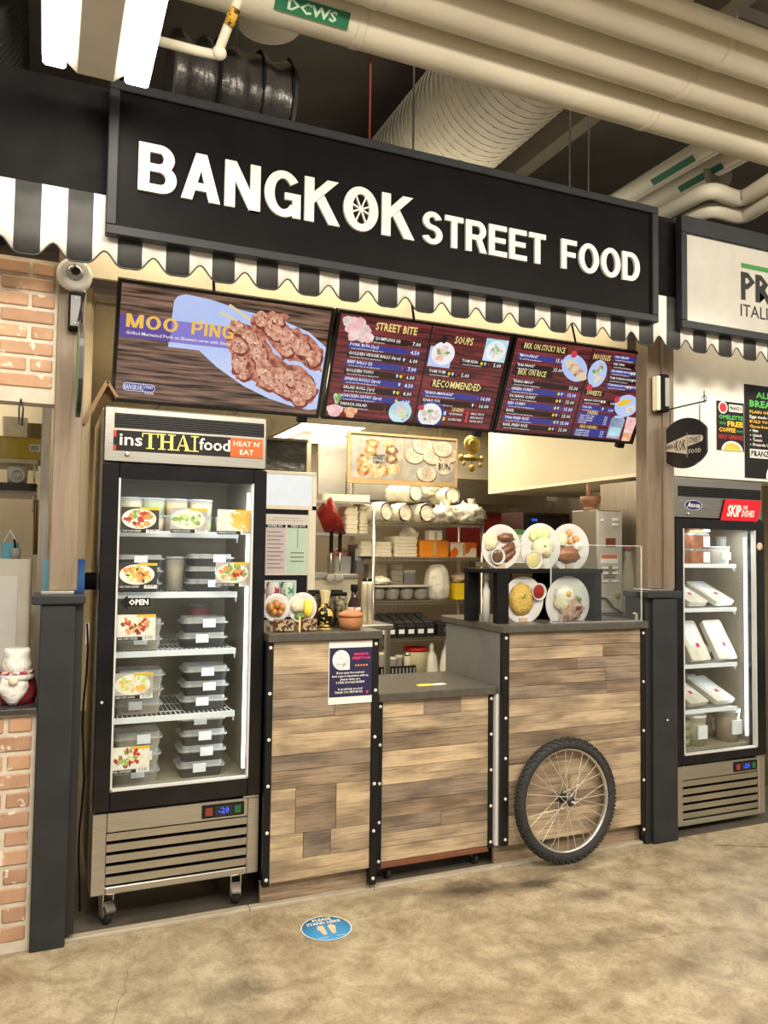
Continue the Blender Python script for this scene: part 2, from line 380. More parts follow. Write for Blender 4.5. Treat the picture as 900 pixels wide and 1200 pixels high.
# inner walls and ceiling of the stall
WALLM = mat('stall_wall_paint', (.56, .47, .31), (.62, .52, .36), scale=2, rough=.55)
struct('wall_back', WALLM, -1.5, 4.8, 7.5, 7.6, 0, 2.6)
PLYW = mat('tan_wall_panel', (.50, .40, .245), (.44, .345, .20), scale=3, rough=.55)
wl = struct('wall_left', PLYW, .115, .15, 3.42, 7.5, 0, 2.52)
for k in range(5): box('wall_panel', PLYW, .15, .158, 3.43+k*.62, 4.04+k*.62, 1.36, 2.50, wl, bevel=.002)
struct('wall_far_right', mat('neighbour_wall', (.60, .52, .38), rough=.5), 4.3, 7.5, 4.95, 5.0, 0, 2.7)
struct('wall_right', STEELV, 4.25, 4.3, 3.6, 7.5, 0, 2.6)
cei = thing('ceiling', None, None, (1.9, 5.5, 2.5), kind='structure')
box('ceiling_grid', mat('ceiling_grid_white', (.62, .58, .48), rough=.5), .15, 4.25, 3.52, 7.5, 2.503, 2.53, cei)
TLM = mat('ceiling_tile_white', (.72, .68, .57), (.66, .62, .51), scale=60, rough=.8, bump=.1)
b0 = None
for i in range(7):
    for j in range(3):
        if (i, j) == (3, 2): continue
        x, y = .17+i*.58, 3.56+j*1.31
        if b0 is None: b0 = box('ceiling_tile', TLM, x, x+.565, y, y+1.295, 2.49, 2.503, cei, bevel=.003)
        else: dup(b0, Vector((x+.2825, y+.6475, 2.4965))-ORG[cei.name], cei)

# hall ceiling high above, with joists
DARK = mat('dark_soffit_paint', (.055, .045, .032), (.075, .062, .045), scale=3, rough=.8)
hc = struct('hall_ceiling', DARK, -7, 11, -7, 9, 4.7, 4.85)
for k in range(6): box('ceiling_panel', DARK, -4+k*2.2, -4+k*2.2+2.17, 3.3, 6.2, 4.62, 4.70, hc)
BRN = mat('dark_brown_board', (.05, .028, .016), (.08, .045, .026), scale=5, rough=.7, stretch=(1, 1, 8))
# upper back wall above the stalls
struct('wall_upper', BRN, -7, 11, 5.7, 5.8, 2.62, 4.7)
box('ceiling_beam', mat('cream_beam', (.16, .135, .09), rough=.6), 3.05, 3.16, 2.2, 5.7, 4.20, 4.36, hc)

# brick neighbour front on the left
MORT = mat('mortar_wash', (.64, .58, .48), (.54, .48, .40), scale=18, rough=.9, bump=.4)
BRK = mat('washed_brick', (.50, .31, .20), (.41, .235, .145), scale=9, rough=.85, bump=.5, rnd=.14)
def whitewash(m):
    nt = m.node_tree; n = nt.nodes; L = nt.links; b = n['Principled BSDF']; src = b.inputs['Base Color'].links[0].from_socket
    no = n.new('ShaderNodeTexNoise'); no.inputs['Scale'].default_value = 22; no.inputs['Detail'].default_value = 6
    mp = next(x for x in n if x.type == 'MAPPING'); L.new(mp.outputs[0], no.inputs['Vector'])
    r = n.new('ShaderNodeValToRGB'); r.color_ramp.elements[0].position = .60; r.color_ramp.elements[1].position = .66; L.new(no.outputs['Fac'], r.inputs[0])
    mx = n.new('ShaderNodeMix'); mx.data_type = 'RGBA'; L.new(r.outputs[0], mx.inputs[0]); L.new(src, mx.inputs[6]); mx.inputs[7].default_value = (.70, .63, .52, 1)
    L.new(mx.outputs[2], b.inputs['Base Color'])
whitewash(BRK)
bk0 = {}
def brickwall(name, x0, x1, z0, z1, yf, ch, bl, jt, phase, kind='structure'):
    w_ = struct(name, MORT, x0, x1, yf, yf+.09, z0, z1)
    r = 0; z = z1-jt
    while z-ch > z0-.001:
        x = x1-jt-(0 if (r+phase) % 2 else bl*.5)
        first = True
        if (r+phase) % 2 == 0:
            segs = [(x1-jt-bl*.5+jt, x1-jt)]
        else: segs = []
        x = x1-jt if not segs else segs[0][0]-jt
        while x-bl > x0-.01: segs.append((x-bl, x)); x -= bl+jt
        for (a, b_) in segs:
            key = (round(b_-a, 3), ch)
            if key not in bk0:
                bk0[key] = MB().box(a, b_, yf-.007, yf+.01, z-ch, z).build('brick', BRK, w_, bevel=.004)
            else:
                o = bk0[key]; c = bpy.data.objects.new('brick', o.data); COL.objects.link(c); c.parent = w_
                q = Vector(((a+b_)/2, yf+.0015, z-ch/2)); c.location = q-ORG[w_.name]+Vector((0, random.uniform(-.002, .002), 0)); ORG[c.name] = q
        z -= ch+jt; r += 1
brickwall('wall_brick_upper', -.66, .02, 1.985, 2.53, 3.2, .0475, .182, .0135, 0)
brickwall('wall_brick_lower', -.66, -.006, 0, .845, 3.16, .0515, .185, .0155, 0)
LEDGE = mat('dark_ledge_stone', (.03, .03, .03), (.05, .05, .05), rough=.3)
struct('trim_2', LEDGE, -.66, -.006, 3.13, 3.45, .845, .865, bevel=.003)

# dark corner pillars with their caps
def pillar(name, x0, x1, y0, y1, z, n):
    o = thing(name, None, None, ((x0+x1)/2, (y0+y1)/2, 0), kind='structure')
    box('pillar_shaft', CHAR, x0, x1, y0, y1, 0, z-.035, o, bevel=.004)
    box('pillar_side_board', mat('pillar_side_paint', (.014, .0155, .017), rough=.5), x1, x1+.03, y0+.03, y1, .03, z-.035, o) if n == 1 else \
        box('pillar_side_board', mat('pillar_side_paint', (.014, .0155, .017), rough=.5), x0-.035, x0, y0+.02, y1, .0, z-.035, o)
    if n == 1: box('pillar_cap', CHAR, x0-.03, x1+.035, y0-.015, y1+.01, z-.035, z, o, bevel=.005); box('cap_plate', STEEL, x0, x1-.005, y0+.02, y1-.02, z, z+.012, o, bevel=.002)
    else: box('pillar_cap', CHAR, x0-.045, x1+.02, y0-.015, y1+.01, z-.035, z, o, bevel=.005); box('cap_plate', STEEL, x0, x1-.005, y0+.02, y1-.02, z, z+.008, o, bevel=.002)
    return o
pillar('column_left', -.006, .112, 3.13, 3.30, 1.272, 1)
pr = pillar('column_right', 2.842, 3.0, 3.13, 3.30, 1.262, 2)
MB().cyl((2.93, 3.128, .61), (2.93, 3.131, .61), .005, n=8).build('screw', WHITE, pr)
POSTW = wood('post_wood', (.15, .108, .072), (.255, .195, .135), rnd=.05, sx=1.2, sz=14, axis='z', knots=False)
struct('post_left', POSTW, .018, .118, 3.18, 3.27, 1.284, 2.75, bevel=.004)
struct('post_right', wood('post_wood_2', (.115, .083, .055), (.20, .15, .105), rnd=.05, sx=1.2, sz=14, axis='z', knots=False), 2.852, 3.018, 3.18, 3.27, 1.271, 2.75, bevel=.004)
b_ = bpy.data.objects['post_right']; box('post_board', _m['post_wood_2'], 2.945, 3.018, 3.168, 3.182, 1.271, 2.70, b_)
# cream fascia above the screens and under the awning
struct('fascia_panel', CREAM, .12, 2.85, 3.33, 3.35, 2.535, 2.765)
struct('fascia_soffit', CREAM, -.66, 4.4, 3.02, 3.55, 2.765, 2.78)
# black header board behind the signs
struct('header_board', BLACKM, -.9, 4.6, 2.985, 3.02, 2.66, 3.13)
# white header panel of the stall on the right
wr = struct('wall_header_right', mat('white_header_paint', (.80, .78, .73), rough=.5), 3.02, 5.2, 3.27, 3.31, 1.875, 2.765)

# ================================================================== LETTERS of the big sign
def letter_polys(ch):
    W = .205; out = []
    def rect(x0, y0, x1, y1): out.append([(x0, y0), (x1, y0), (x1, y1), (x0, y1)])
    def quad(*p): out.append(list(p))
    def arc(cx, cy, rx, ry, a0, a1, wx=W, wy=.17, n=14):
        a0, a1 = math.radians(a0), math.radians(a1); pts = []
        for i in range(n):
            t0, t1 = a0+(a1-a0)*i/n, a0+(a1-a0)*(i+1)/n
            out.append([(cx+rx*math.cos(t0), cy+ry*math.sin(t0)), (cx+rx*math.cos(t1), cy+ry*math.sin(t1)),
                        (cx+(rx-wx)*math.cos(t1), cy+(ry-wy)*math.sin(t1)), (cx+(rx-wx)*math.cos(t0), cy+(ry-wy)*math.sin(t0))])
    if ch == 'B':
        rect(0, 0, W, 1); rect(W, .83, .40, 1); rect(W, .435, .42, .595); rect(W, 0, .42, .17)
        arc(.39, .7175, .275, .2825, -90, 90); arc(.41, .2975, .30, .2975, -90, 90); return out, .71
    if ch == 'A':
        quad((0, 0), (.215, 0), (.47, 1), (.27, 1)); quad((.54, 0), (.755, 0), (.485, 1), (.285, 1)); rect(.18, .21, .58, .375); return out, .755
    if ch == 'N':
        rect(0, 0, W, 1); rect(.51, 0, .715, 1); quad((0, 1), (.225, 1), (.715, 0), (.49, 0)); return out, .715
    if ch == 'G':
        arc(.39, .5, .39, .515, 38, 322, n=20); rect(.42, .385, .755, .54); rect(.58, .0, .755, .5); quad((.56, .09), (.755, .0), (.755, .3), (.63, .3)); return out, .755
    if ch == 'K':
        rect(0, 0, W, 1); quad((.49, 1), (.735, 1), (.205, .43), (.205, .69)); quad((.53, 0), (.775, 0), (.42, .645), (.26, .48)); return out, .765
    if ch == 'O':
        arc(.395, .5, .395, .515, 0, 360, n=28); return out, .79
    if ch == 'S':
        arc(.345, .7225, .315, .2875, 15, 275, wy=.165); arc(.345, .2925, .335, .3025, 90, -165, wy=.165); return out, .68
    if ch == 'T':
        rect(0, .83, .62, 1); rect(.21, 0, .415, .9); return out, .62
    if ch == 'R':
        rect(0, 0, W, 1); rect(W, .83, .42, 1); rect(W, .39, .42, .555); arc(.41, .695, .29, .305, -90, 90); quad((.505, 0), (.73, 0), (.55, .44), (.34, .44)); return out, .72
    if ch == 'E':
        rect(0, 0, W, 1); rect(W, .83, .63, 1); rect(W, .43, .59, .595); rect(W, 0, .64, .17); return out, .64
    if ch == 'F':
        rect(0, 0, W, 1); rect(W, .83, .60, 1); rect(W, .42, .55, .585); return out, .60
    if ch == 'M':
        rect(0, 0, W, 1); rect(.695, 0, .90, 1); quad((0, 1), (.24, 1), (.55, 0), (.35, 0)); quad((.66, 1), (.90, 1), (.55, 0), (.35, 0)); return out, .90
    if ch == 'P':
        rect(0, 0, W, 1); rect(W, .83, .41, 1); rect(W, .36, .41, .525); arc(.40, .68, .30, .32, -90, 90); return out, .70
    if ch == 'I':
        rect(0, 0, W, 1); return out, W
    if ch == 'D':
        rect(0, 0, W, 1); rect(W, .83, .35, 1); rect(W, 0, .35, .17); arc(.34, .5, .385, .5, -90, 90, n=18); return out, .725
LETM = mat('white_acrylic_letter', (.66, .65, .62), rough=.35)
sg = thing('shop_sign', 'long black shop sign with white raised letters reading BANGKOK STREET FOOD', 'sign', (1.39, 2.91, 2.54))
SBOARD = mat('black_sign_face', (.0025, .002, .0025), (.004, .0035, .004), rough=.45, spec=.06)
SFR = mat('charcoal_sign_frame', (.013, .015, .018), (.018, .020, .023), rough=.45, spec=.2)
box('sign_board', SBOARD, .20, 2.636, 2.912, 2.936, 2.592, 3.092, sg)
for (a, b_, c, d) in ((.163, 2.671, 2.559, 2.594), (.163, 2.671, 3.088, 3.123), (.163, .199, 2.594, 3.088), (2.635, 2.671, 2.594, 3.088)):
    box('frame_bar', SFR, a, b_, 2.896, 2.938, c, d, sg, bevel=.003)
for x in (.5, 1.4, 2.3): box('mounting_bracket', BLACKM, x-.03, x+.03, 2.935, 2.985, 2.80, 2.90, sg)
def sign_letters(word, x0, x1, z0, h, y=2.912, depth=.012):
    ps = [letter_polys(c) if c != ' ' else ([], .42) for c in word]
    gap = .085; tot = sum(p[1] for p in ps)+gap*(len(ps)-1); k = (x1-x0)/tot; x = x0; first = {}
    for c, (pol, wd) in zip(word, ps):
        if pol:
            b = MB()
            for q_, pl in enumerate(pol):
                if sum(pl[i][0]*pl[(i+1) % 4][1]-pl[(i+1) % 4][0]*pl[i][1] for i in range(4)) > 0: pl = pl[::-1]
                b.prism([(x+a*k, y, z0+bb*h) for a, bb in pl], (0, -depth-.00004*q_, 0))
            b.build('letter', LETM, sg, clean=False)
        yield c, x, wd*k
        x += (wd+gap)*k
pos = list(sign_letters('BANGKOK', .2685, 1.370, 2.738, .178))
list(sign_letters('STREET FOOD', 1.406, 2.559, 2.738, .137))
# spoked wheel inside the second O
c, ox, ow = pos[5]; cx, cz = ox+ow/2, 2.738+.089
b = MB()
for i in range(8):
    a = 2*PI*i/8+PI/8; d = Vector((math.cos(a), 0, math.sin(a))); e = Vector((-d.z, 0, d.x))
    b.obox(Vector((cx, 2.906, cz))+d*.028, d*.030, (0, .006, 0), e*.0032)
b.lathe((cx, 2.912, cz), [(.009, 0), (.009, .0123)], n=12, axis='y')
b.build('wheel_spokes', LETM, sg)

# neighbouring sign on the right
s2 = thing('neighbour_sign', 'white sign in a dark frame with green bar, cut off by right edge', 'sign', (3.4, 2.91, 2.54))
WSG = mat('white_sign_face', (.46, .44, .40), rough=.14)
box('sign_board', WSG, 2.85, 4.17, 2.912, 2.936, 2.592, 3.05, s2)
for (a, b_, c, d) in ((2.815, 4.205, 2.555, 2.594), (2.815, 4.205, 3.03, 3.115), (2.815, 2.852, 2.594, 3.03), (4.168, 4.205, 2.594, 3.03)):
    box('frame_bar', SFR, a, b_, 2.896, 2.938, c, d, s2, bevel=.003)
pn = Panel((2.85, 2.9115, 2.594), (1, 0, 0), (0, 0, 1))
for x in (3.0, 3.8): box('mounting_bracket', BLACKM, x-.03, x+.03, 2.935, 2.985, 2.80, 2.90, s2)
INK = ink('sign_black_ink', (22, 22, 24)); GRN = ink('sign_green_ink', (52, 120, 58))
pn.rect('green_bar', GRN, .375, .325, .97, .350); pn.text('sign_lettering', INK, 'PRANZO', .372, .165, h=.135, l=2, off=.03)
pn.text('sign_lettering', INK, 'ITALIAN', .368, .075, h=.062, off=.002, res=2); pn.done(s2)

# ================================================================== AWNING VALANCE
aw = thing('awning_valance', 'black and white striped scalloped awning valance below the signs', 'awning', (1.7, 2.95, 2.48))
VW = mat('awning_white_fabric', (.70, .68, .64), (.62, .60, .56), scale=14, rough=.75, bump=.15)
VB = mat('awning_black_fabric', (.022, .022, .022), (.036, .036, .035), scale=14, rough=.65, bump=.2)
SWD = .0853; per = 2*SWD; zs, amp = 2.458, .056
def sag(x):
    t = (x+.004)/per; return zs+amp*(.5+.5*math.cos(2*PI*t))**2.4
def vy(x, z): return 2.95+.006*math.sin((x+.004)/per*2*PI+1.2)*(2.72-z)/.24
k = 0; x = -.004-SWD/2-SWD*8
while x < 4.1:
    b = MB(); n = 10; v = []
    for i in range(n+1):
        xx = x+SWD*i/n; zb = sag(xx)
        for j in range(4):
            z = zb+(2.716-zb)*j/3; yv = vy(xx, z); v += [(xx, yv, z), (xx, yv+.004, z)]
    f = []
    for i in range(n):
        for j in range(3):
            a = i*8+j*2; c = a+8
            f += [(a, c, c+2, a+2), (a+1, a+3, c+3, c+1)]
        f += [(i*8, i*8+1, i*8+9, i*8+8), (i*8+6, i*8+14, i*8+15, i*8+7)]
    b.add(v, f, True); b.build('fabric_stripe', VW if k % 2 == 0 else VB, aw)
    x += SWD; k += 1
xe = x
b = MB(); b.tube([(-.004-SWD*8.5+i*.0105, vy(-.004-SWD*8.5+i*.0105, sag(-.004-SWD*8.5+i*.0105))+.001, sag(-.004-SWD*8.5+i*.0105)) for i in range(int((xe+.74)/.0105))], .0032, n=6)
b.build('edge_binding', VB, aw)
box('awning_rail', BLACKM, -.7, 4.1, 2.962, 2.984, 2.70, 2.716, aw)

# ================================================================== MENU SCREENS
def screen(label, x0, x1):
    W = x1-x0; top = Vector((x0, 3.25, 2.52)); bot = Vector((x0, 3.46, 2.062)); v = (top-bot); Hh = v.length; v.normalize()
    u = Vector((1, 0, 0)); n = u.cross(v)
    o = thing('menu_screen', label, 'screen', bot+u*W/2, group=None)
    b = MB(); c = bot+u*W/2+v*Hh/2; b.obox(c-n*.022, u*W/2, v*Hh/2, n*.018); b.build('housing', BLACKM, o)
    for (cu, cv, hu, hv) in ((W/2, .007, W/2, .007), (W/2, Hh-.007, W/2, .007), (.007, Hh/2, .007, Hh/2-.014), (W-.007, Hh/2, .007, Hh/2-.014)):
        MB().obox(bot+u*cu+v*cv, u*hu, v*hv, n*.005).build('bezel', BLACKG, o)
    # wall bracket behind and a mounting foot below
    MB().obox(bot+u*(W-.075)-v*.012-n*.012, u*.022, v*.016, n*.014).build('mounting_foot', BLACKM, o)
    MB().cyl(c-n*.04, c-n*.04+Vector((0, .14, .05)), .015, n=8).build('mounting_arm', BLACKM, o)
    MB().cyl(top+u*W*.42-n*.03, top+u*W*.42-n*.03+Vector((0, .05, .16)), .006, n=6).build('hanger_rod', BLACKM, o)
    p = Panel(bot+u*.013+v*.013-n*.003, u, v, step=.0004)
    return o, p, W-.026, Hh-.026
def wavewood(name, dk, lt, k=1.0):
    m = scr(name, dk, lt, scale=3.0, k=k, stretch=(1.6, 26, 26), lo=.36, hi=.66, detail=8); return m
W_BR = wavewood('screen_brown_boards', (14, 9, 8), (146, 112, 94)); W_RD = wavewood('screen_red_boards', (44, 14, 20), (134, 50, 54))
sc_blue = scr('screen_plate_blue', (172, 192, 238), (196, 208, 244), scale=4); sc_pur = scr('screen_purple', (92, 70, 150)); sc_navy = scr('screen_navy_bar', (52, 56, 140))
sc_blk = scr('screen_black', (16, 10, 12)); sc_dk = scr('screen_maroon_bar', (34, 10, 16)); sc_w = scr('screen_white', (244, 240, 240)); sc_gold = scr('screen_gold', (240, 192, 84)); sc_yel = scr('screen_cream', (246, 224, 140))
sc_meat = scr('screen_meat', (206, 136, 112), (130, 60, 46), scale=40, lo=.40, hi=.66); sc_meat2 = scr('screen_meat_light', (226, 178, 152), (172, 98, 74), scale=46, lo=.38, hi=.66)
sc_cream = scr('screen_rice', (238, 226, 214), (206, 186, 176), scale=30); sc_gr = scr('screen_green', (110, 160, 84), (214, 222, 190), scale=40, lo=.45, hi=.55); sc_or = scr('screen_orange', (228, 138, 76), (244, 206, 170), scale=30)
sc_pink = scr('screen_pink', (234, 170, 176), (244, 220, 214), scale=30); sc_cy = scr('screen_cyan', (150, 206, 222), (206, 232, 240), scale=14); sc_red = scr('screen_red', (206, 60, 76)); sc_ye = scr('screen_yellow', (240, 200, 50))
sc_stick = scr('screen_skewer', (226, 206, 170)); sc_grey = scr('screen_can', (120, 132, 160), (176, 188, 206), scale=20)
# --- screen 1
o, p, W, H = screen('leftmost wall screen showing grilled pork skewers titled MOO PING', .237, 1.152)
p.rect('screen_image', W_BR, 0, 0, W, H, 0)
def uv(pts): return [(a*W, b*H) for a, b in pts]
p.poly('plate_picture', sc_blue, uv([(.225, .50), (.235, .90), (.25, .945), (.285, .97), (.40, .955), (.55, .90), (.75, .86), (.90, .78), (1, .66), (1, .06), (.955, .045), (.88, .06), (.74, .12), (.60, .22), (.46, .37), (.37, .50)]), 1)
for a, b_, c, d in ((.49, .93, .62, .80), (.45, .86, .58, .76), (.36, .76, .52, .62), (.38, .72, .5, .60)):
    q = Vector((a*W, b_*H)); r = Vector((c*W, d*H)); t = (r-q).normalized()*.006; p.poly('skewer_picture', sc_stick, [(q.x-t.y, q.y+t.x), (r.x-t.y, r.y+t.x), (r.x+t.y, r.y-t.x), (q.x+t.y, q.y-t.x)], 2)
p.rect('purple_band', sc_pur, 0, .545*H, .232*W, .735*H, 3); p.rect('purple_band', scr('screen_lilac', (136, 122, 204)), .232*W, .545*H, .51*W, .735*H, 3)
for i in range(5): p.rect('board_gap_print', sc_blk, 0, (.16+.17*i)*H, W, (.163+.17*i)*H, .4)
def lump(pts, m, l, j=.008, seed=1):
    random.seed(seed); q = []
    P2 = uv(pts)
    for i, a in enumerate(P2):
        b_ = P2[(i+1) % len(P2)]
        for t in range(4):
            x, y = a[0]+(b_[0]-a[0])*t/4, a[1]+(b_[1]-a[1])*t/4; q.append((x+random.uniform(-j, j), y+random.uniform(-j, j)))
    p.poly('meat_picture', m, q, l)
lump([(.60, .86), (.70, .93), (.78, .90), (.77, .82), (.84, .80), (.93, .70), (.99, .62), (.99, .42), (.93, .44), (.86, .50), (.78, .50), (.70, .66), (.62, .72)], sc_meat, 4, seed=2)
lump([(.51, .80), (.56, .80), (.68, .70), (.70, .58), (.64, .52), (.62, .30), (.56, .26), (.52, .48), (.49, .60)], sc_meat, 5, seed=3)
lump([(.62, .62), (.70, .64), (.78, .48), (.90, .44), (.97, .30), (.97, .12), (.90, .07), (.80, .16), (.68, .22), (.64, .30), (.60, .46)], sc_meat, 6, seed=4)
random.seed(5); sch, sgl = scr('screen_char', (96, 34, 30), (140, 66, 50), scale=50), scr('screen_glaze', (250, 226, 208))
for l_, chunk in ((7, ((.66, .84, .05, .07), (.73, .86, .04, .05), (.72, .75, .06, .07), (.80, .70, .055, .08), (.87, .63, .055, .08), (.94, .55, .045, .08), (.80, .58, .03, .05))), (9, ((.54, .74, .035, .06), (.60, .68, .05, .06), (.56, .58, .045, .07), (.64, .60, .04, .06), (.57, .42, .04, .09), (.60, .33, .03, .06))), (11, ((.66, .52, .045, .08), (.70, .40, .06, .09), (.77, .34, .055, .08), (.84, .34, .055, .08), (.91, .30, .05, .10), (.80, .22, .06, .06), (.89, .16, .055, .08), (.95, .22, .03, .08), (.72, .27, .05, .06)))):
    for i, (a, b_, rx_, ry_) in enumerate(chunk):
        p.ell('meat_picture', sch, (a+.006)*W, (b_-.018)*H, rx_*W*1.03, ry_*H*1.05, l_, n=22, wob=.09, seed=i+l_, rot=-.5)
        p.ell('meat_picture', sc_meat2, a*W, b_*H, rx_*W*.94, ry_*H*.90, l_+.7, n=22, wob=.10, seed=i*2+l_, rot=-.5)
        for k_ in range(4): p.ell('glaze_print', sgl if k_ % 2 else sch, (a+random.uniform(-.6, .6)*rx_)*W, (b_+random.uniform(-.6, .6)*ry_)*H, random.uniform(.003, .008), random.uniform(.002, .004), l_+1.4, n=8, wob=.25, seed=k_+i, rot=-.6)
def strokes(p, name, m, word, x0, x1, y0, h, l):
    ps = [letter_polys(c) for c in word]; gap = .12; k = (x1-x0)/(sum(q[1] for q in ps)+gap*(len(ps)-1)); x = x0
    for pol, wd in ps:
        for i, pl in enumerate(pol): p.poly(name, m, [(x+a*k, y0+b_*h) for a, b_ in pl], l+i*.05)
        x += (wd+gap)*k
strokes(p, 'menu_lettering', sc_gold, 'MOO', .03*W, .262*W, .635*H, .054, 8); strokes(p, 'menu_lettering', sc_gold, 'PING', .325*W, .525*W, .635*H, .054, 8)
p.text('caption_lettering', sc_w, 'Grilled Marinated Pork on Skewers serve with Sticky Rice', .032*W, .575*H, h=.013, w=.53*W, l=8)
p.pill('logo_print', sc_navy, .03*W, .075*H, .185*W, .155*H, 2); p.pill('logo_print', sc_w, .033*W, .08*H, .182*W, .15*H, 3); p.pill('logo_print', sc_navy, .035*W, .085*H, .180*W, .145*H, 4)
p.text('logo_lettering', sc_w, 'BANGKOK', .04*W, .093*H, h=.021, w=.083*W, l=5); p.rect('logo_print', sc_w, .126*W, .075*H, .1275*W, .16*H, 5); p.text('logo_lettering', sc_w, 'STREET', .131*W, .112*H, h=.011, w=.042*W, l=5); p.text('logo_lettering', sc_w, 'FOOD', .136*W, .060*H, h=.009, w=.042*W, l=5)
p.done(o)
def row(p, W, H, x0, x1, y, name, price, blue, icons='', sub=True, hh=.052, pf=.018):
    m = sc_navy if blue else sc_dk
    p.pill('menu_bar', m, x0*W, (y-hh*.62)*H, (x1-.07)*W, (y+hh*.5)*H, 1)
    p.pill('menu_bar', sc_navy if blue else sc_blk, (x1-.065)*W, (y-hh*.62)*H, (x1+.005)*W, (y+hh*.45)*H, 1)
    p.text('menu_lettering', sc_w, name, (x0+.012)*W, (y-.004)*H, h=pf*.75, l=3, off=.02)
    if sub: p.text('caption_lettering', sc_w, 'Served with Thai street dipping sauce', (x0+.02)*W, (y-.034)*H, h=.0065, w=min(.18, (x1-x0)*.45)*W, l=3)
    p.text('menu_lettering', sc_w, price, (x1-.004)*W, (y-.02)*H, h=pf, align='r', l=3, off=.015)
    for i, c in enumerate(icons[::-1]):
        xx = (x1-.085-.022*i)*W
        if c == 'y': p.ell('icon_print', sc_ye, xx, y*H, .0075, .0085, 2, n=12)
        if c == 'v': p.poly('icon_print', sc_cy, [(xx-.006, y*H+.008), (xx+.006, y*H+.008), (xx+.004, y*H-.004), (xx, y*H-.009), (xx-.004, y*H-.004)], 2)
        if c == 'r': p.ell('icon_print', sc_red, xx, y*H, .003, .008, 2, n=10, rot=.4)
def dish(p, cx, cy, r, plate, foods, seed, l=4, sq=.9):
    p.ell('plate_picture', plate, cx, cy, r, r*sq, l, n=24)
    random.seed(seed)
    for i in range(14):
        a = random.uniform(0, 2*PI); q = r*.62*math.sqrt(random.random())
        p.ell('food_picture', foods[i % len(foods)], cx+q*math.cos(a), cy+q*math.sin(a)*sq, r*random.uniform(.16, .3), r*random.uniform(.12, .22), l+1, n=10, wob=.15, seed=i, rot=a)
# --- screen 2
o, p, W, H = screen('middle wall menu screen listing STREET BITE, SOUPS and RECOMMENDED', 1.168, 2.083)
p.rect('screen_image', W_RD, 0, 0, W, H, 0); p.rect('panel_divider', sc_blk, .512*W, 0, .522*W, H, 1)
random.seed(2)
for i in range(9): p.ell('dumpling_picture', sc_pink if i % 3 else sc_cream, (.045+.035*(i % 4)+.02*(i//4))*W, (.93-.065*(i//3))*H, .026, .024, 4, n=14, wob=.08, seed=i)
p.text('menu_heading_lettering', sc_yel, 'STREET BITE', .20*W, .885*H, h=.034, w=.235*W, off=.016, l=6)
items = [('THAI STREET DUMPLING (6)', '7.00', 0, ''), ('PORK BUN (1pc)', '4.50', 1, ''), ('GOLDEN VEGGIE BALLS (6pcs)', '6.00', 0, 'v'), ('BEEF BALLS (2)', '7.00', 1, 'r'), ('GOLDEN TOFU', '6.00', 0, 'vy'), ('SPRING ROLLS (2pcs)', '4.50', 1, 'v'), ('SALAD ROLL (1pc)', '4.00', 0, 'vy'), ('CHICKEN SATAY (2pcs)', '6.00', 1, 'y')]
for i, (nm, pr_, bl, ic) in enumerate(items): row(p, W, H, .065, .475, .795-.083*i, nm, pr_, bl, ic)
row(p, W, H, .065, .40, .13, 'PAPAYA SALAD', '', 0)
p.ell('food_picture', sc_pink, .05*W, .065*H, .04, .03, 5, n=14, wob=.1); p.ell('food_picture', sc_or, .14*W, .06*H, .032, .026, 6, n=12, wob=.15); p.ell('food_picture', sc_gr, .055*W, .19*H, .02, .026, 5, n=10, wob=.25)
dish(p, .425*W, .105*H, .06, sc_cy, [sc_gr, sc_pink, sc_gr, sc_cream], 4)
p.text('menu_heading_lettering', sc_yel, 'SOUPS', .665*W, .855*H, h=.034, w=.11*W, off=.016, l=6)
p.rect('soup_picture', sc_blue, .53*W, .60*H, .665*W, .80*H, 2); dish(p, .61*W, .74*H, .062, sc_w, [sc_or, sc_pink, sc_gr, sc_cream], 7); p.ell('food_picture', sc_blk, .60*W, .88*H, .014, .02, 6, n=12)
p.rect('soup_picture', sc_cy, .855*W, .72*H, W-.004, .95*H, 2); dish(p, .925*W, .83*H, .055, sc_w, [sc_cream, sc_gr, sc_cy], 9)
row(p, W, H, .72, .985, .685, 'TOM KHA', '5.00', 0, 'yvr'); row(p, W, H, .535, .80, .545, 'TOM YUM', '5.00', 0, 'yvr')
p.pill('menu_bar', sc_dk, .57*W, .385*H, .90*W, .465*H, 1); p.text('menu_heading_lettering', sc_yel, 'RECOMMENDED', .735*W, .40*H, h=.034, w=.30*W, align='c', off=.016, l=6)
row(p, W, H, .535, .965, .325, '"KHAO-MAN-KAI"', '16.00', 1, 'r'); row(p, W, H, .535, .965, .245, 'KHAO SOI', '16.00', 0, 'vr')
p.ell('plate_picture', sc_navy, .612*W, .105*H, .075, .07, 3); dish(p, .605*W, .105*H, .064, sc_w, [sc_cream, sc_cream, sc_gr, sc_cream], 11); p.ell('food_picture', sc_red, .545*W, .17*H, .016, .013, 7, n=12)
p.text('menu_heading_lettering', sc_yel, 'LEGEND', .735*W, .165*H, h=.017, w=.075*W, off=.012, l=6)
for i, (t, xx, yy) in enumerate((('VEGETARIAN', .72, .125), ('GLUTEN FREE', .72, .065), ('MILD SPICY', .86, .145), ('MEDIUM SPICY', .86, .105), ('EXTRA SPICY', .86, .065))):
    p.text('caption_lettering', sc_w, t, xx*W, yy*H, h=.010, w=.085*W, l=6); p.ell('icon_print', (sc_cy, sc_ye, sc_red, sc_red, sc_red)[i], (xx-.025)*W, (yy+.01)*H, .008, .011, 5, n=10)
p.done(o)
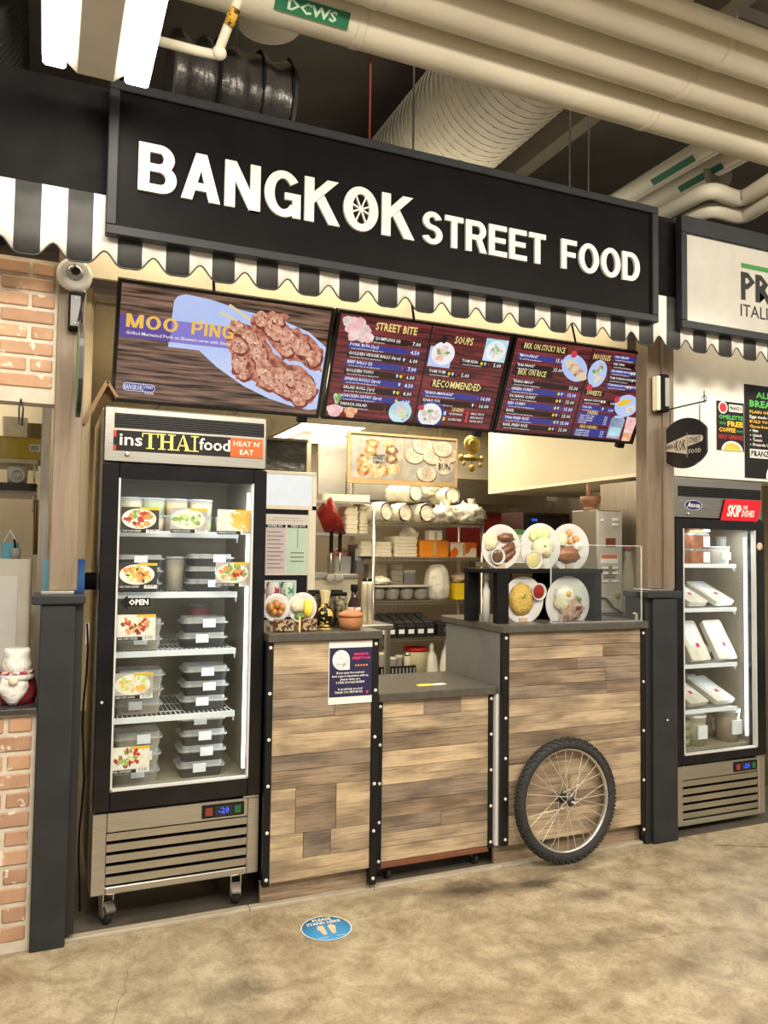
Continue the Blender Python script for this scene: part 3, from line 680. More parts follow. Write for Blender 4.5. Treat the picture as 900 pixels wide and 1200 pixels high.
# --- screen 3
o, p, W, H = screen('rightmost wall menu screen listing STICKY RICE, NOODLES and SWEETS', 2.092, 2.995)
p.rect('screen_image', W_RD, 0, 0, W, H, 0); p.rect('panel_divider', sc_blk, .527*W, 0, .537*W, H, 1)
p.pill('menu_bar', sc_dk, .04*W, .88*H, .36*W, .965*H, 1); p.text('menu_heading_lettering', sc_yel, 'BKK ON STICKY RICE', .06*W, .90*H, h=.028, w=.28*W, off=.012, l=6)
row(p, W, H, .03, .36, .815, '"MOO-PING"', '15.00', 1); row(p, W, H, .03, .36, .715, '"KAI-YANG"', '15.00', 0)
p.ell('plate_picture', sc_blue, .435*W, .76*H, .09, .062, 3, rot=-.5); 
for i in range(5): p.ell('food_picture', sc_meat2 if i % 2 else sc_stick, (.40+.025*i)*W, (.80-.03*i)*H, .034, .022, 5, n=12, wob=.14, seed=i)
p.ell('price_print', sc_red, .405*W, .905*H, .019, .019, 6)
p.pill('menu_bar', sc_dk, .02*W, .61*H, .30*W, .685*H, 1); p.text('menu_heading_lettering', sc_yel, 'BKK ON RICE', .06*W, .625*H, h=.028, w=.19*W, off=.012, l=6)
for i, (nm, ic) in enumerate((('"KHAO-MOO"', ''), ('GREEN CURRY', 'yvr'), ('PA NANG CURRY', 'yvr'), ('RED CURRY', 'yvr'), ('BASIL', 'yvr'), ('THAI FRIED RICE', 'yv'), ('BASIL FRIED RICE', 'yvr'))): row(p, W, H, .03, .50, .54-.079*i, nm, '15.00', i % 2, ic)
p.text('menu_heading_lettering', sc_yel, 'NOODLES', .545*W, .885*H, h=.026, w=.125*W, off=.012, l=6)
dish(p, .605*W, .73*H, .058, sc_blue, [sc_gr, sc_or, sc_cream, sc_gr], 21, sq=1.25); p.ell('price_print', sc_red, .575*W, .57*H, .02, .018, 7)
for i, (nm, ic) in enumerate((('PAD SEE-EW', 'yv'), ('PAD THAI', 'yv'), ('DRUNKEN NOODLES', 'yvr'), ('TOM YUM NOODLE SOUP', 'vr'), ('TOM KHA NOODLE SOUP', 'yvr'))): row(p, W, H, .69, .985, .93-.078*i, nm, '15.00', (i+1) % 2, ic, pf=.015)
p.pill('menu_bar', sc_dk, .55*W, .475*H, .70*W, .545*H, 1); p.text('menu_heading_lettering', sc_yel, 'SWEETS', .565*W, .49*H, h=.024, w=.11*W, off=.012, l=6)
row(p, W, H, .55, .80, .425, 'MANGO STICKY RICE', '6.00', 0, 'yv', pf=.013); row(p, W, H, .55, .80, .345, 'THAI TEA', '5.00', 1, 'v', pf=.013)
p.ell('plate_picture', sc_blue, .885*W, .41*H, .078, .062, 3); p.ell('food_picture', sc_ye, .86*W, .445*H, .045, .017, 5, rot=.35); p.ell('food_picture', sc_cream, .92*W, .375*H, .028, .022, 5); p.ell('price_print', sc_red, .80*W, .47*H, .017, .017, 6)
p.rect('menu_bar', sc_navy, .55*W, .165*H, .79*W, .285*H, 1); p.text('menu_heading_lettering', sc_yel, 'DRINKS', .61*W, .275*H, h=.016, w=.08*W, l=6); p.rect('menu_bar', sc_navy, .55*W, .015*H, .79*W, .105*H, 1); p.text('menu_heading_lettering', sc_yel, 'SIDE ORDERS', .58*W, .112*H, h=.016, w=.13*W, l=6)
for i in range(4): p.text('caption_lettering', sc_w, ('THAI ICED TEA', 'ICED COFFEE', 'SOFT DRINKS', 'WATER')[i], .56*W, (.245-.026*i)*H, h=.008, w=(.11, .1, .1, .06)[i]*W, l=6); p.text('caption_lettering', sc_w, ('5.00', '5.00', '3.00', '2.00')[i], .745*W, (.245-.026*i)*H, h=.009, l=6)
for i in range(3): p.text('caption_lettering', sc_w, ('JASMINE RICE', 'STICKY RICE', 'FRIED EGG')[i], .56*W, (.075-.027*i)*H, h=.008, w=.1*W, l=6); p.text('caption_lettering', sc_w, '3.00', .745*W, (.075-.027*i)*H, h=.009, l=6)
p.poly('drink_picture', sc_grey, uv([(.80, .02), (.90, .02), (.905, .24), (.89, .285), (.82, .285), (.80, .24)]), 3); p.ell('drink_picture', sc_blue, .852*W, .275*H, .03, .008, 4); p.rect('drink_picture', sc_cy, .81*W, .05*H, .895*W, .15*H, 4)
p.poly('drink_picture', sc_pink, uv([(.925, .0), (.985, .0), (1.0, .285), (.915, .285)]), 3); p.poly('drink_picture', sc_or, uv([(.925, .0), (.985, .0), (.99, .10), (.92, .10)]), 4)
p.done(o)

# ================================================================== COUNTERS
PL = [wood('plank_tan', (.22, .15, .09), (.56, .43, .285), .06), wood('plank_honey', (.29, .205, .115), (.64, .49, .315), .05), wood('plank_brown', (.11, .075, .048), (.38, .28, .185), .07), wood('plank_greyed', (.10, .075, .056), (.33, .255, .185), .07)]
TOPM = mat('dark_laminate_top', (.066, .060, .050), (.088, .080, .067), scale=30, rough=.34)
TRIM = mat('black_angle_trim', (.008, .008, .008), (.013, .013, .013), rough=.45, spec=.2)
RIV = mat('white_rivet', (.75, .74, .72), rough=.3)
def planks(o, x0, x1, yf, z0, z1, rows):
    """rows from the top: (relative height, [(relative length, tone), ...])"""
    tot = sum(r[0] for r in rows); z = z1
    for hgt, segs in rows:
        zb = z-(z1-z0)*hgt/tot; x = x0; st = sum(s[0] for s in segs)
        for ln, tone in segs:
            xe = x+(x1-x0)*ln/st
            box('plank', PL[tone], x+.0009, xe-.0009, yf+random.uniform(0, .0012), yf+.012, zb+.0009, z-.0009, o, bevel=.0008); x = xe
        z = zb
def trim_strip(o, x0, x1, yf, z0, z1, n, depth=.03):
    box('edge_trim', TRIM, x0, x1, yf-.006, yf+depth, z0, z1, o, bevel=.0015)
    for i in range(n):
        z = z1-.022-(z1-z0-.05)*i/(n-1)
        MB().lathe(((x0+x1)/2, yf-.006, z), [(.0078, 0), (.007, .003), (.004, .0055), (0, .006)], n=10, axis='y').build('rivet', RIV, o)
random.seed(11)
c1 = thing('service_counter', 'tall plank-fronted service counter beside the left fridge, with taped notice', 'counter', (1.085, 3.45, 0))
box('carcass', BLACKM, .866, 1.318, 3.166, 3.72, .10, 1.07, c1)
planks(c1, .87, 1.311, 3.151, .10, 1.068, [(.118, [(1, 0)]), (.088, [(1, 2)]), (.075, [(.62, 3), (.38, 2)]), (.055, [(1, 1)]), (.075, [(1, 1)]), (.055, [(1, 3)]), (.065, [(1, 2)]), (.165, [(.25, 0), (.40, 2), (.35, 1)]), (.09, [(.33, 1), (.27, 3), (.40, 0)]), (.075, [(1, 1)])])
trim_strip(c1, .846, .873, 3.15, .092, 1.07, 6); trim_strip(c1, 1.311, 1.340, 3.15, .03, 1.07, 6)
box('kick_board', PL[2], .848, 1.315, 3.19, 3.21, .0, .098, c1)
box('countertop', TOPM, .846, 1.352, 3.128, 3.75, 1.07, 1.106, c1, bevel=.004)

c2 = thing('gate_counter', 'low plank-fronted flap counter on castors between the two taller counters', 'counter', (1.655, 3.4, .05))
box('carcass', BLACKM, 1.378, 1.926, 3.216, 3.50, .09, .79, c2)
planks(c2, 1.382, 1.922, 3.201, .095, .788, [(.075, [(.38, 1), (.35, 3), (.27, 0)]), (.07, [(1, 0)]), (.08, [(1, 2)]), (.075, [(1, 1)]), (.075, [(1, 1)]), (.08, [(1, 3)]), (.065, [(1, 2)]), (.07, [(.55, 3), (.45, 2)]), (.06, [(1, 0)]), (.065, [(1, 1)])])
trim_strip(c2, 1.358, 1.384, 3.2, .075, .79, 5); trim_strip(c2, 1.922, 1.944, 3.2, .085, .79, 5)
box('bottom_rail', mat('red_brown_board', (.16, .055, .028), (.22, .08, .04), rough=.5, stretch=(1, 1, 10)), 1.375, 1.93, 3.205, 3.5, .066, .092, c2, bevel=.002)
box('countertop', TOPM, 1.354, 1.952, 3.172, 3.66, .79, .828, c2, bevel=.004)
for x in (1.44, 1.885):
    for y in (3.26, 3.46):
        cs = MB(); cs.lathe((x, y, .026), [(.026, -.009), (.026, .009)], n=14, axis='x'); cs = cs.build('castor_wheel', RUBBER, c2)
        MB().box(x-.012, x+.012, y-.004, y+.02, .03, .066).build('castor_fork', CHROME, cs)
# yellow and white tape on the flap
pt = Panel((1.60, 3.285, .8281), (1, 0, 0), (0, 1, 0)); pt.poly('yellow_tape', ink('tape_yellow', (236, 226, 62)), [(0, 0), (.085, .0), (.095, .045), (.012, .05)]); pt.poly('white_tape', PAPER, [(.085, .0), (.15, .005), (.15, .045), (.095, .045)]); pt.done(c2)

c3 = thing('display_counter', 'wide plank-fronted display counter behind the bicycle wheel', 'counter', (2.38, 3.5, 0))
box('carcass', mat('grey_side_laminate', (.15, .152, .15), (.17, .172, .17), rough=.5), 1.965, 2.80, 3.167, 3.71, .10, 1.075, c3)
planks(c3, 1.998, 2.778, 3.152, .10, 1.073, [(.07, [(1, 2)]), (.06, [(.7, 0), (.3, 2)]), (.055, [(.5, 2), (.5, 3)]), (.065, [(.72, 2), (.28, 3)]), (.06, [(.73, 3), (.27, 2)]), (.08, [(1, 0)]), (.075, [(1, 0)]), (.07, [(1, 2)]), (.075, [(.6, 2), (.4, 0)]), (.075, [(1, 0)]), (.08, [(.45, 2), (.55, 0)]), (.075, [(1, 2)]), (.07, [(1, 0)]), (.065, [(1, 0)])])
trim_strip(c3, 1.962, 1.999, 3.15, .105, 1.073, 6, .018); trim_strip(c3, 2.776, 2.80, 3.15, .05, 1.073, 5, .018)
box('kick_board', PL[2], 1.95, 2.80, 3.192, 3.21, .0, .10, c3)
MB().prism([(1.955, 3.128, 1.075), (2.812, 3.128, 1.075), (2.812, 3.75, 1.075), (1.955, 3.75, 1.075)], (0, 0, .036)).build('countertop', TOPM, c3, bevel=.004)
box('white_edge_board', WHITE, 1.948, 1.962, 3.175, 3.215, .10, .79, c3)

# notice taped on the tall counter
ncard = Panel((1.113, 3.1495, .80), (1, 0, .0), (0, 0, 1))
nt_ = thing('taped_notice', 'white and navy notice asking for five star reviews, taped on the tall counter', 'notice', (1.21, 3.149, .80))
box('paper_sheet', PAPER, 1.113, 1.315, 3.1488, 3.1497, .80, 1.064, nt_)
ncard.o = Vector((1.113, 3.1486, .80)); NV = ink('notice_navy', (44, 42, 76)); nw = ink('notice_white', (236, 232, 230)); npk = ink('notice_pink', (236, 70, 120)); nor = ink('notice_orange', (246, 170, 90)); ngr = ink('notice_grey', (170, 166, 190))
ncard.rect('navy_print', NV, .003, .030, .199, .236, 1); ncard.ell('badge_print', nw, .055, .185, .039, .042, 2, n=28); ncard.rect('badge_print', nw, .055, .143, .094, .185, 2)
ncard.ring('badge_ring_print', ngr, .055, .185, .031, .0322, 3)
ncard.text('notice_lettering', ngr, 'Review us', .055, .192, h=.006, w=.036, align='c', l=4); ncard.text('notice_lettering', ngr, 'on', .055, .181, h=.005, align='c', l=4); ncard.text('notice_lettering', ngr, 'Google', .055, .163, h=.012, w=.046, align='c', l=4)
ncard.text('notice_lettering', npk, 'BANGKOK', .147, .203, h=.010, w=.066, align='c', l=4, off=.03); ncard.text('notice_lettering', npk, 'STREET FOOD', .147, .186, h=.010, w=.085, align='c', l=4, off=.03)
for i in range(5):
    cx, cy = .122+.0125*i, .160; ncard.poly('star_print', nor, [(cx+(.0055 if j % 2 == 0 else .0024)*math.sin(PI*j/5), cy+(.0055 if j % 2 == 0 else .0024)*math.cos(PI*j/5)) for j in range(10)], 4)
for i, (t, wd) in enumerate((('If you enjoy the meal and', .125), ('have a good experience with us,', .165), ('please write us a', .09), ('5 STAR GOOGLE REVIEW', .13), (None, 0), ('It would help us a Lot!', .11), ('THANK YOU VERY MUCH', .125))):
    if t: ncard.text('notice_lettering', nw, t, .098 if i < 6 else .09, .127-.0137*i, h=.0085, w=wd, align='c', l=4, off=.02)
ncard.poly('heart_print', npk, [(.175, .052), (.169, .046), (.175, .038), (.181, .046), (.1785, .051)], 4); ncard.done(nt_)

# ================================================================== UPRIGHT FRIDGES
def food_card(o, x0, z0, x1, z1, y, col, seed, title, price):
    w_, h_ = x1-x0, z1-z0
    cd_ = box('price_card', PAPER, x0, x1, y, y+.0012, z0, z1, o)
    p = Panel((x0, y, z0), (1, 0, 0), (0, 0, 1), .0003)
    bgm = ink('card_bg_%d' % (seed % 3), ((222, 214, 200), (40, 34, 32), (196, 186, 180))[seed % 3], ((236, 230, 220), (66, 54, 48), (170, 160, 156))[seed % 3], scale=30)
    p.rect('photo_print', bgm, 0, h_*.14, w_, h_, 1); p.rect('yellow_strip_print', ink('card_yellow', (232, 186, 44)), w_*.5, h_*.9, w_, h_, 3)
    p.rect('black_strip_print', ink('card_black', (20, 18, 18)), 0, 0, w_*.66, h_*.14, 2)
    p.text('card_lettering', PAPER, title, w_*.03, h_*.035, h=h_*.075, w=w_*.5, l=4); p.text('card_lettering', ink('card_text', (70, 66, 64)), price, w_*.73, h_*.06, h=h_*.10, w=w_*.2, l=4)
    random.seed(seed); pm = ink('card_plate', (238, 234, 226))
    if seed != 3: p.ell('photo_print', pm, w_*.47, h_*.55, w_*.46, h_*.40, 2, n=22)
    for i in range(46):
        a = random.uniform(0, 2*PI); q = math.sqrt(random.random())
        if seed == 3: xx, yy, rx, ry, rt = w_*random.uniform(.45, .95), h_*random.uniform(.25, .85), w_*.13, h_*.05, random.uniform(.5, .9)*(-1)
        else: xx, yy, rx, ry, rt = w_*.47+w_*.36*q*math.cos(a), h_*.56+h_*.29*q*math.sin(a), w_*random.uniform(.04, .10), h_*random.uniform(.04, .10), a
        p.ell('food_print', col[(i*7+i//3) % len(col)], xx, yy, rx, ry, 3+i*.05, n=10, wob=.12, seed=i, rot=rt)
    p.done(cd_)
fk = {k: ink('food_'+k, *v) for k, v in dict(cream=((238, 226, 196), (222, 200, 160)), orange=((222, 128, 64), (236, 170, 110)), red=((206, 66, 48), (150, 34, 30)), green=((104, 148, 60), (168, 190, 110)), gold=((226, 164, 60), (242, 198, 98)), brown=((134, 84, 48), (92, 50, 28)), white=((240, 236, 226), (226, 220, 208)), lime=((190, 214, 120), (214, 228, 160))).items()}

def fridge(name, label, x0, x1, yf, z0, zd0, zd1, zt, gx, gz, depth, louvres, lp=1.0):
    """one-door display fridge: x0..x1 wide, front at yf; base z0..zd0, door zd0..zd1, header zd1..zt; gx, gz = extents of the glass"""
    o = thing(name, label, 'fridge', ((x0+x1)/2, yf+depth/2, 0)); yb = yf+depth
    INT = mat('fridge_liner', (.33, .29, .21), (.29, .25, .18), rough=.4)
    body = box('side_wall', STEELV, x0, x0+.035, yf+.06, yb, z0, zt, o); box('side_wall', STEELV, x1-.035, x1, yf+.06, yb, z0, zt, o)
    box('back_wall', INT, x0+.035, x1-.035, yb-.04, yb, z0, zt, o)
    box('inner_roof', INT, x0+.035, x1-.035, yf+.06, yb-.04, zd1-.03, zt, o); box('inner_floor', INT, x0+.035, x1-.035, yf+.06, yb-.04, zd0-.02, zd0+.055, o)
    for a, c in ((x0+.035, x0+.04), (x1-.04, x1-.035)): box('liner_panel', INT, a, c, yf+.062, yb-.04, zd0+.055, zd1-.03, o)
    hd = box('header', mat('header_steel', (.27, .26, .235), (.33, .32, .29), scale=6, rough=.34, metal=1, stretch=(1, 1, 40), bump=.03), x0, x1, yf, yf+.06, zd1+.004, zt, o, bevel=.006)
    # door: black frame around a pane
    fx0, fx1 = gx; gz0, gz1 = gz
    dr = thing('door', None, None, ((x0+x1)/2, yf, zd0)); dr.parent = o; dr.location = ORG[dr.name]-ORG[o.name]
    for (a, c, d, e) in ((x0, fx0, zd0, zd1), (fx1, x1, zd0, zd1), (fx0, fx1, zd0, gz0), (fx0, fx1, gz1, zd1)):
        box('door_frame', BLACKG, a, c, yf-.012, yf+.045, d, e, dr, bevel=.003)
    box('glass_pane', GLASS, fx0, fx1, yf+.008, yf+.014, gz0, gz1, dr)
    GAS = mat('pale_gasket', (.60, .60, .58), rough=.5)
    for (a, c, d, e) in ((fx0-.001, fx0+.006, gz0, gz1), (fx1-.006, fx1+.001, gz0, gz1), (fx0, fx1, gz0-.001, gz0+.006)): box('gasket', GAS, a, c, yf-.0125, yf+.016, d, e, dr)
    box('door_hinge', STEEL, x1-.07, x1-.003, yf-.004, yf+.05, zd0-.012, zd0-.001, o, bevel=.002)
    # base
    bz1 = zd0-.012; hz = bz1-z0
    box('base_frame', STEEL, x0, x0+.055, yf, yf+.06, z0, bz1, o, bevel=.004); box('base_frame', STEEL, x1-.05, x1, yf, yf+.06, z0, bz1, o, bevel=.004)
    box('base_frame', STEEL, x0+.055, x1-.05, yf, yf+.06, bz1-hz*.24, bz1, o, bevel=.003); box('base_frame', STEEL, x0+.055, x1-.05, yf, yf+.06, z0, z0+hz*.09, o, bevel=.003)
    box('grille_backing', BLACKM, x0+.05, x1-.045, yf+.035, yf+.06, z0, bz1, o)
    g0, g1 = z0+hz*.09, bz1-hz*.24; st = (g1-g0)/louvres
    for i in range(louvres):
        a = g0+st*i
        MB().prism([(x0+.056, yf+.009, a+.007), (x0+.056, yf+.016, a+.007), (x0+.056, yf+.011, a+st-.004), (x0+.056, yf+.003, a+st-.004)], (x1-x0-.107, 0, 0)).build('louvre', STEEL, o)
    # controller
    ct = box('controller', BLACKG, x1-.235, x1-.065, yf-.006, yf+.002, bz1-hz*.205, bz1-hz*.035, o, bevel=.002)
    pc = Panel((x1-.235, yf-.0065, bz1-hz*.205), (1, 0, 0), (0, 0, 1)); ch_ = hz*.17
    pc.rect('red_switch', scr('controller_red', (150, 40, 30)), .014, ch_*.2, .042, ch_*.8); pc.rect('green_switch', scr('controller_green', (20, 90, 40)), .130, ch_*.2, .156, ch_*.8)
    pc.rect('display_window', ink('controller_window', (44, 44, 48)), .052, ch_*.12, .122, ch_*.88); pc.text('display_lettering', scr('controller_blue', (60, 90, 255), k=1.6), '-20', .087, ch_*.3, h=ch_*.45, align='c', l=3, off=.02); pc.done(ct)
    # lamp strip inside
    LS = scr('fridge_lamp', (235, 244, 255), k=3.0)
    box('lamp_strip', LS, x1-.062, x1-.05, yf+.066, yf+.078, zd0+.09, zd1-.09, o); box('lamp_strip', LS, x0+.05, x1-.05, yf+.07, yf+.085, zd1-.05, zd1-.04, o)
    l = area('fridge_light', ((x0+x1)/2, yf+.10, zd1-.055), x1-x0-.16, .05, 1.6*lp, (.92, .97, 1)); l.parent = o; l.location = l.location-ORG[o.name]
    l2 = area('fridge_side_light', (x1-.065, yf+.085, (zd0+zd1)/2), zd1-zd0-.25, .03, 3.0*lp, (.92, .97, 1), (0, PI/2, .35)); l2.parent = o; l2.location = l2.location-ORG[o.name]
    return o
def castors(o, pts, top, r=.042):
    proto = None
    for (x, y, a) in pts:
        c = thing('castor', None, None, (x, y, r)); c.parent = o; c.location = ORG[c.name]-ORG[o.name]; c.rotation_euler = (0, 0, a)
        X, Y = ORG[c.name].x, ORG[c.name].y
        MB().lathe((X, Y, r), [(r*.55, -.013), (r*.9, -.015), (r, -.008), (r, .008), (r*.9, .015), (r*.55, .013)], n=20, axis='x').build('wheel', RUBBER, c)
        MB().lathe((X, Y, r), [(r*.5, -.0165), (r*.5, .0165)], n=14, axis='x').build('hub', STEEL, c)
        for s_ in (-1, 1): MB().prism([(X+s_*.018, Y-.018, r-.012), (X+s_*.018, Y+.016, r-.012), (X+s_*.018, Y+.04, top-.012), (X+s_*.018, Y-.026, top-.012)], (s_*.003, 0, 0)).build('fork', CHROME, c)
        MB().box(X-.024, X+.024, Y-.032, Y+.046, top-.014, top).build('mounting_plate', CHROME, c)
        MB().prism([(X-.018, Y-.062, .068), (X-.018, Y-.028, .092), (X-.018, Y-.024, .078), (X-.018, Y-.056, .056)], (.036, 0, 0)).build('brake_pedal', CHROME, c)
f1 = fridge('display_fridge', 'tall glass-door fridge of ready meals headed HEAT N EAT, beside the tall counter', .196, .842, 3.2, .134, .45, 1.775, 1.998, (.258, .787), (.522, 1.718), .62, 5)
castors(f1, ((.262, 3.275, .25), (.765, 3.27, -.15), (.262, 3.73, .1), (.765, 3.73, .1)), .134)
# header grille and sign of fridge 1
hv = box('vent_recess', BLACKM, .235, .828, 3.1975, 3.2, 1.915, 1.972, f1)
for i in range(7): box('vent_slat', BLACK, .236, .827, 3.1945, 3.1985, 1.918+i*.0078, 1.921+i*.0078, hv)
sb = box('header_sign', ink('header_sign_black', (18, 16, 16)), .233, .824, 3.1965, 3.2, 1.826, 1.905, f1)
p = Panel((.233, 3.1964, 1.826), (1, 0, 0), (0, 0, 1)); HW = ink('header_white', (238, 234, 226)); HY = ink('header_yellow', (238, 226, 120))
p.rect('orange_print', ink('header_orange', (190, 92, 42)), .455, 0, .591, .079, 1); p.rect('red_edge_print', ink('header_red', (190, 60, 50)), 0, .052, .010, .079, 1); p.rect('red_edge_print', ink('header_red', (190, 60, 50)), 0, 0, .010, .020, 1)
p.text('header_lettering', HW, 'ins', .022, .022, h=.046, w=.085, l=3, off=.012, res=2); p.text('header_lettering', HW, 'food', .328, .022, h=.046, w=.125, l=3, off=.012, res=2)
def serif(ch, x, y, w_, h):
    n_, m_ = 'header_lettering', HY; t = w_*.2; s_ = h*.055
    R = lambda a, b, c, d: p.rect(n_, m_, x+a, y+b, x+c, y+d, 3)
    if ch == 'I': R(w_*.5-t*.6, 0, w_*.5+t*.6, h); R(0, 0, w_, s_); R(0, h-s_, w_, h)
    if ch == 'T': R(w_*.5-t*.5, 0, w_*.5+t*.5, h); R(0, h-s_, w_, h); R(w_*.25, 0, w_*.75, s_); R(0, h*.74, s_*1.1, h); R(w_-s_*1.1, h*.74, w_, h)
    if ch == 'H':
        for a in (.22, .78): R(w_*a-t*.45, 0, w_*a+t*.45, h); R(w_*(a-.22), 0, w_*(a+.22), s_); R(w_*(a-.22), h-s_, w_*(a+.22), h)
        R(w_*.2, h*.47, w_*.8, h*.55)
    if ch == 'A':
        p.poly(n_, m_, [(x+w_*.10, y), (x+w_*.18, y), (x+w_*.52, y+h), (x+w_*.47, y+h)], 3); p.poly(n_, m_, [(x+w_*.68, y), (x+w_*.92, y), (x+w_*.55, y+h*1.02), (x+w_*.46, y+h*1.02)], 3)
        R(w_*.25, h*.30, w_*.75, h*.37); R(0, 0, w_*.30, s_); R(w_*.58, 0, w_, s_)
for ch, x, w_ in (('T', .106, .062), ('H', .168, .066), ('A', .233, .062), ('I', .294, .032)): serif(ch, x, .012, w_, .062)
p.text('header_lettering', HW, "HEAT N'", .523, .046, h=.020, w=.112, align='c', l=3, off=.005, res=2); p.text('header_lettering', HW, 'EAT', .523, .012, h=.020, w=.058, align='c', l=3, off=.005, res=2); p.done(sb)
MB().lathe((.285, 3.2, 1.812), [(.009, 0), (.009, .006), (.005, .008), (0, .008)], n=14, axis='y').build('lock', CHROME, f1)
MB().lathe((.218, 3.187, .86), [(.006, 0), (.004, .003), (0, .004)], n=10, axis='y').build('rivet', RIV, f1)
# shelves
WIRE = mat('white_wire_coat', (.80, .84, .88), rough=.35)
def shelf(o, x0, x1, y0, y1, z, nw=26, lip=.022):
    s = thing('shelf', None, None, ((x0+x1)/2, y0, z)); s.parent = o; s.location = ORG[s.name]-ORG[o.name]
    box('shelf_lip', WIRE, x0, x1, y0, y0+.006, z-lip, z+.002, s, bevel=.001)
    b = MB()
    for i in range(nw+1):
        x = x0+.004+(x1-x0-.008)*i/nw; b.cyl((x, y0+.004, z-.003), (x, y1, z-.003), .0022, n=5, caps=False)
    for y in (y0+.12, y0+.28, y1): b.cyl((x0, y, z-.007), (x1, y, z-.007), .003, n=5)
    b.build('shelf_wires', WIRE, s, kind='stuff')
    MB().prism([(x1-.004, y0+.01, z-.008), (x1-.004, y0+.05, z-.008), (x1-.004, y0+.01, z-.04)], (.004, 0, 0)).build('shelf_clip', WIRE, s)
SZ = [PZ(141, 622, 3.27), PZ(138, 695, 3.27), PZ(134, 765, 3.27), PZ(132, 843, 3.27)]
for z in SZ: shelf(f1, .245, .745, 3.27, 3.74, z)
CLEAR = plastic_film('clear_lid_plastic', (.80, .82, .82), .34, .18); BTRAY = mat('black_tray_plastic', (.016, .016, .017), (.026, .026, .026), rough=.3); CTRAY = plastic_film('clear_tray_plastic', (.62, .58, .48), .5, .25)
FOODM = [mat('tray_food_a', (.30, .18, .08), (.52, .38, .20), scale=40, rough=.6), mat('tray_food_b', (.46, .36, .22), (.62, .54, .38), scale=40, rough=.6)]
LAB = mat('label_sticker', (.78, .80, .83), (.70, .72, .76), scale=60, rough=.6)
ordn = ['top', 'second', 'third', 'fourth', 'fifth']
def tray(label, x, y, z, w_=.19, d=.16, h=.05, black=True, food=0, lab=0.0):
    o = thing('meal_tray', label, 'food tray', (x, y, z), group='ready meal trays in the left fridge')
    MB().rbox(x-w_/2+.008, x+w_/2-.008, y-d/2+.008, y+d/2-.008, z, z+h*.62, .02, .08).build('tray_base', BTRAY if black else CTRAY, o)
    MB().rbox(x-w_/2+.014, x+w_/2-.014, y-d/2+.014, y+d/2-.014, z+h*.5, z+h*.70, .02).build('food_filling', FOODM[food], o)
    MB().rbox(x-w_/2, x+w_/2, y-d/2, y+d/2, z+h*.62, z+h*.72, .022).build('lid_rim', CLEAR, o); MB().rbox(x-w_/2+.012, x+w_/2-.012, y-d/2+.012, y+d/2-.012, z+h*.72, z+h, .02, -.03).build('lid_dome', CLEAR, o)
    MB().box(x+lab-.026, x+lab+.026, y-d/2-.0025, y-d/2-.001, z+h*.36, z+h*.92).build('label_sticker', LAB, o)
def stack(xpx, pyb, zb, n, where, y=3.40, w_=.195, h=.052, black=True, food=0, lab=0):
    x = PX(xpx, y-.08, pyb)
    for i in range(n):
        nm = 'only' if n == 1 else 'top' if i == n-1 else 'bottom' if i == 0 else ordn[n-1-i]+' from top'
        tray('%s tray of the %s' % (nm if n > 1 else 'single', where), x+.004*((i*7) % 3-1), y, zb+i*(h+.0005), w_, .16, h, black, food, lab+.012*((i*5) % 3-1))
IF = .505
stack(163, 690, SZ[1]+.0, 3, 'left meal stack on the second fridge shelf', h=.05, black=True, lab=.0)
stack(247, 690, SZ[1]+.0, 3, 'right meal stack on the second fridge shelf', h=.052, black=True, lab=.03)
stack(163, 765, SZ[2], 2, 'left meal stack on the third fridge shelf', h=.062, black=False, food=1, lab=.02)
stack(241, 765, SZ[2], 2, 'right meal stack on the third fridge shelf', h=.062, black=True, lab=0)
stack(163, 840, SZ[3], 3, 'left meal stack on the fourth fridge shelf', h=.058, black=False, food=1, lab=0)
stack(241, 840, SZ[3], 3, 'right meal stack on the fourth fridge shelf', h=.06, black=True, food=1, lab=0)
stack(160, 910, IF, 3, 'left meal stack on the fridge floor', h=.066, black=False, food=1, lab=.02)
stack(238, 905, IF, 4, 'right meal stack on the fridge floor', h=.064, black=True, food=1, lab=0)
# soup tubs on the top shelf, jars on the second
def tub(label, x, y, z, r, h, body, lidm, lab=True, group=None, name='soup_tub', fill=None):
    o = thing(name, label, 'tub', (x, y, z), group=group)
    MB().lathe((x, y, z), [(0, 0), (r*.86, 0), (r*.97, h*.88), (r*.97, h*.9)], n=20).build('tub_body', body, o)
    if fill: MB().lathe((x, y, z), [(0, .003), (r*.84, .003), (r*.93, h*.72), (0, h*.72)], n=16).build('tub_contents', fill, o)
    MB().lathe((x, y, z), [(0, h*.9), (r, h*.9), (r, h), (r*.9, h), (r*.86, h*.97), (0, h*.97)], n=20).build('tub_lid', lidm, o)
    if lab: MB().lathe((x, y, z), [(r*.965, h*.2), (r*.99, h*.72)], n=20).add([], []).build('tub_label', LAB, o) if lab == 2 else MB().box(x-r*.5, x+r*.5, y-r-.002, y-r*.86, z+h*.25, z+h*.68).build('tub_label', LAB, o)
gs = ('far left', 'left centre', 'centre', 'right centre', 'far right')
for i, xp in enumerate((153, 180, 207, 236, 268)):
    x = PX(xp, 3.36, 610); tub('lower clear soup tub at %s of the top fridge shelf' % gs[i], x, 3.40, SZ[0], .052, .07, CTRAY, CLEAR, False, 'soup tubs on the top fridge shelf', fill=(fk['green'], fk['cream'], fk['brown'])[i % 3])
    if i < 4: tub('upper clear soup tub at %s of the top fridge shelf' % gs[i], x+.003, 3.40, SZ[0]+.0705, .052, .07, CTRAY, CLEAR, False, 'soup tubs on the top fridge shelf', fill=(fk['cream'], fk['green'], fk['gold'])[i % 3])
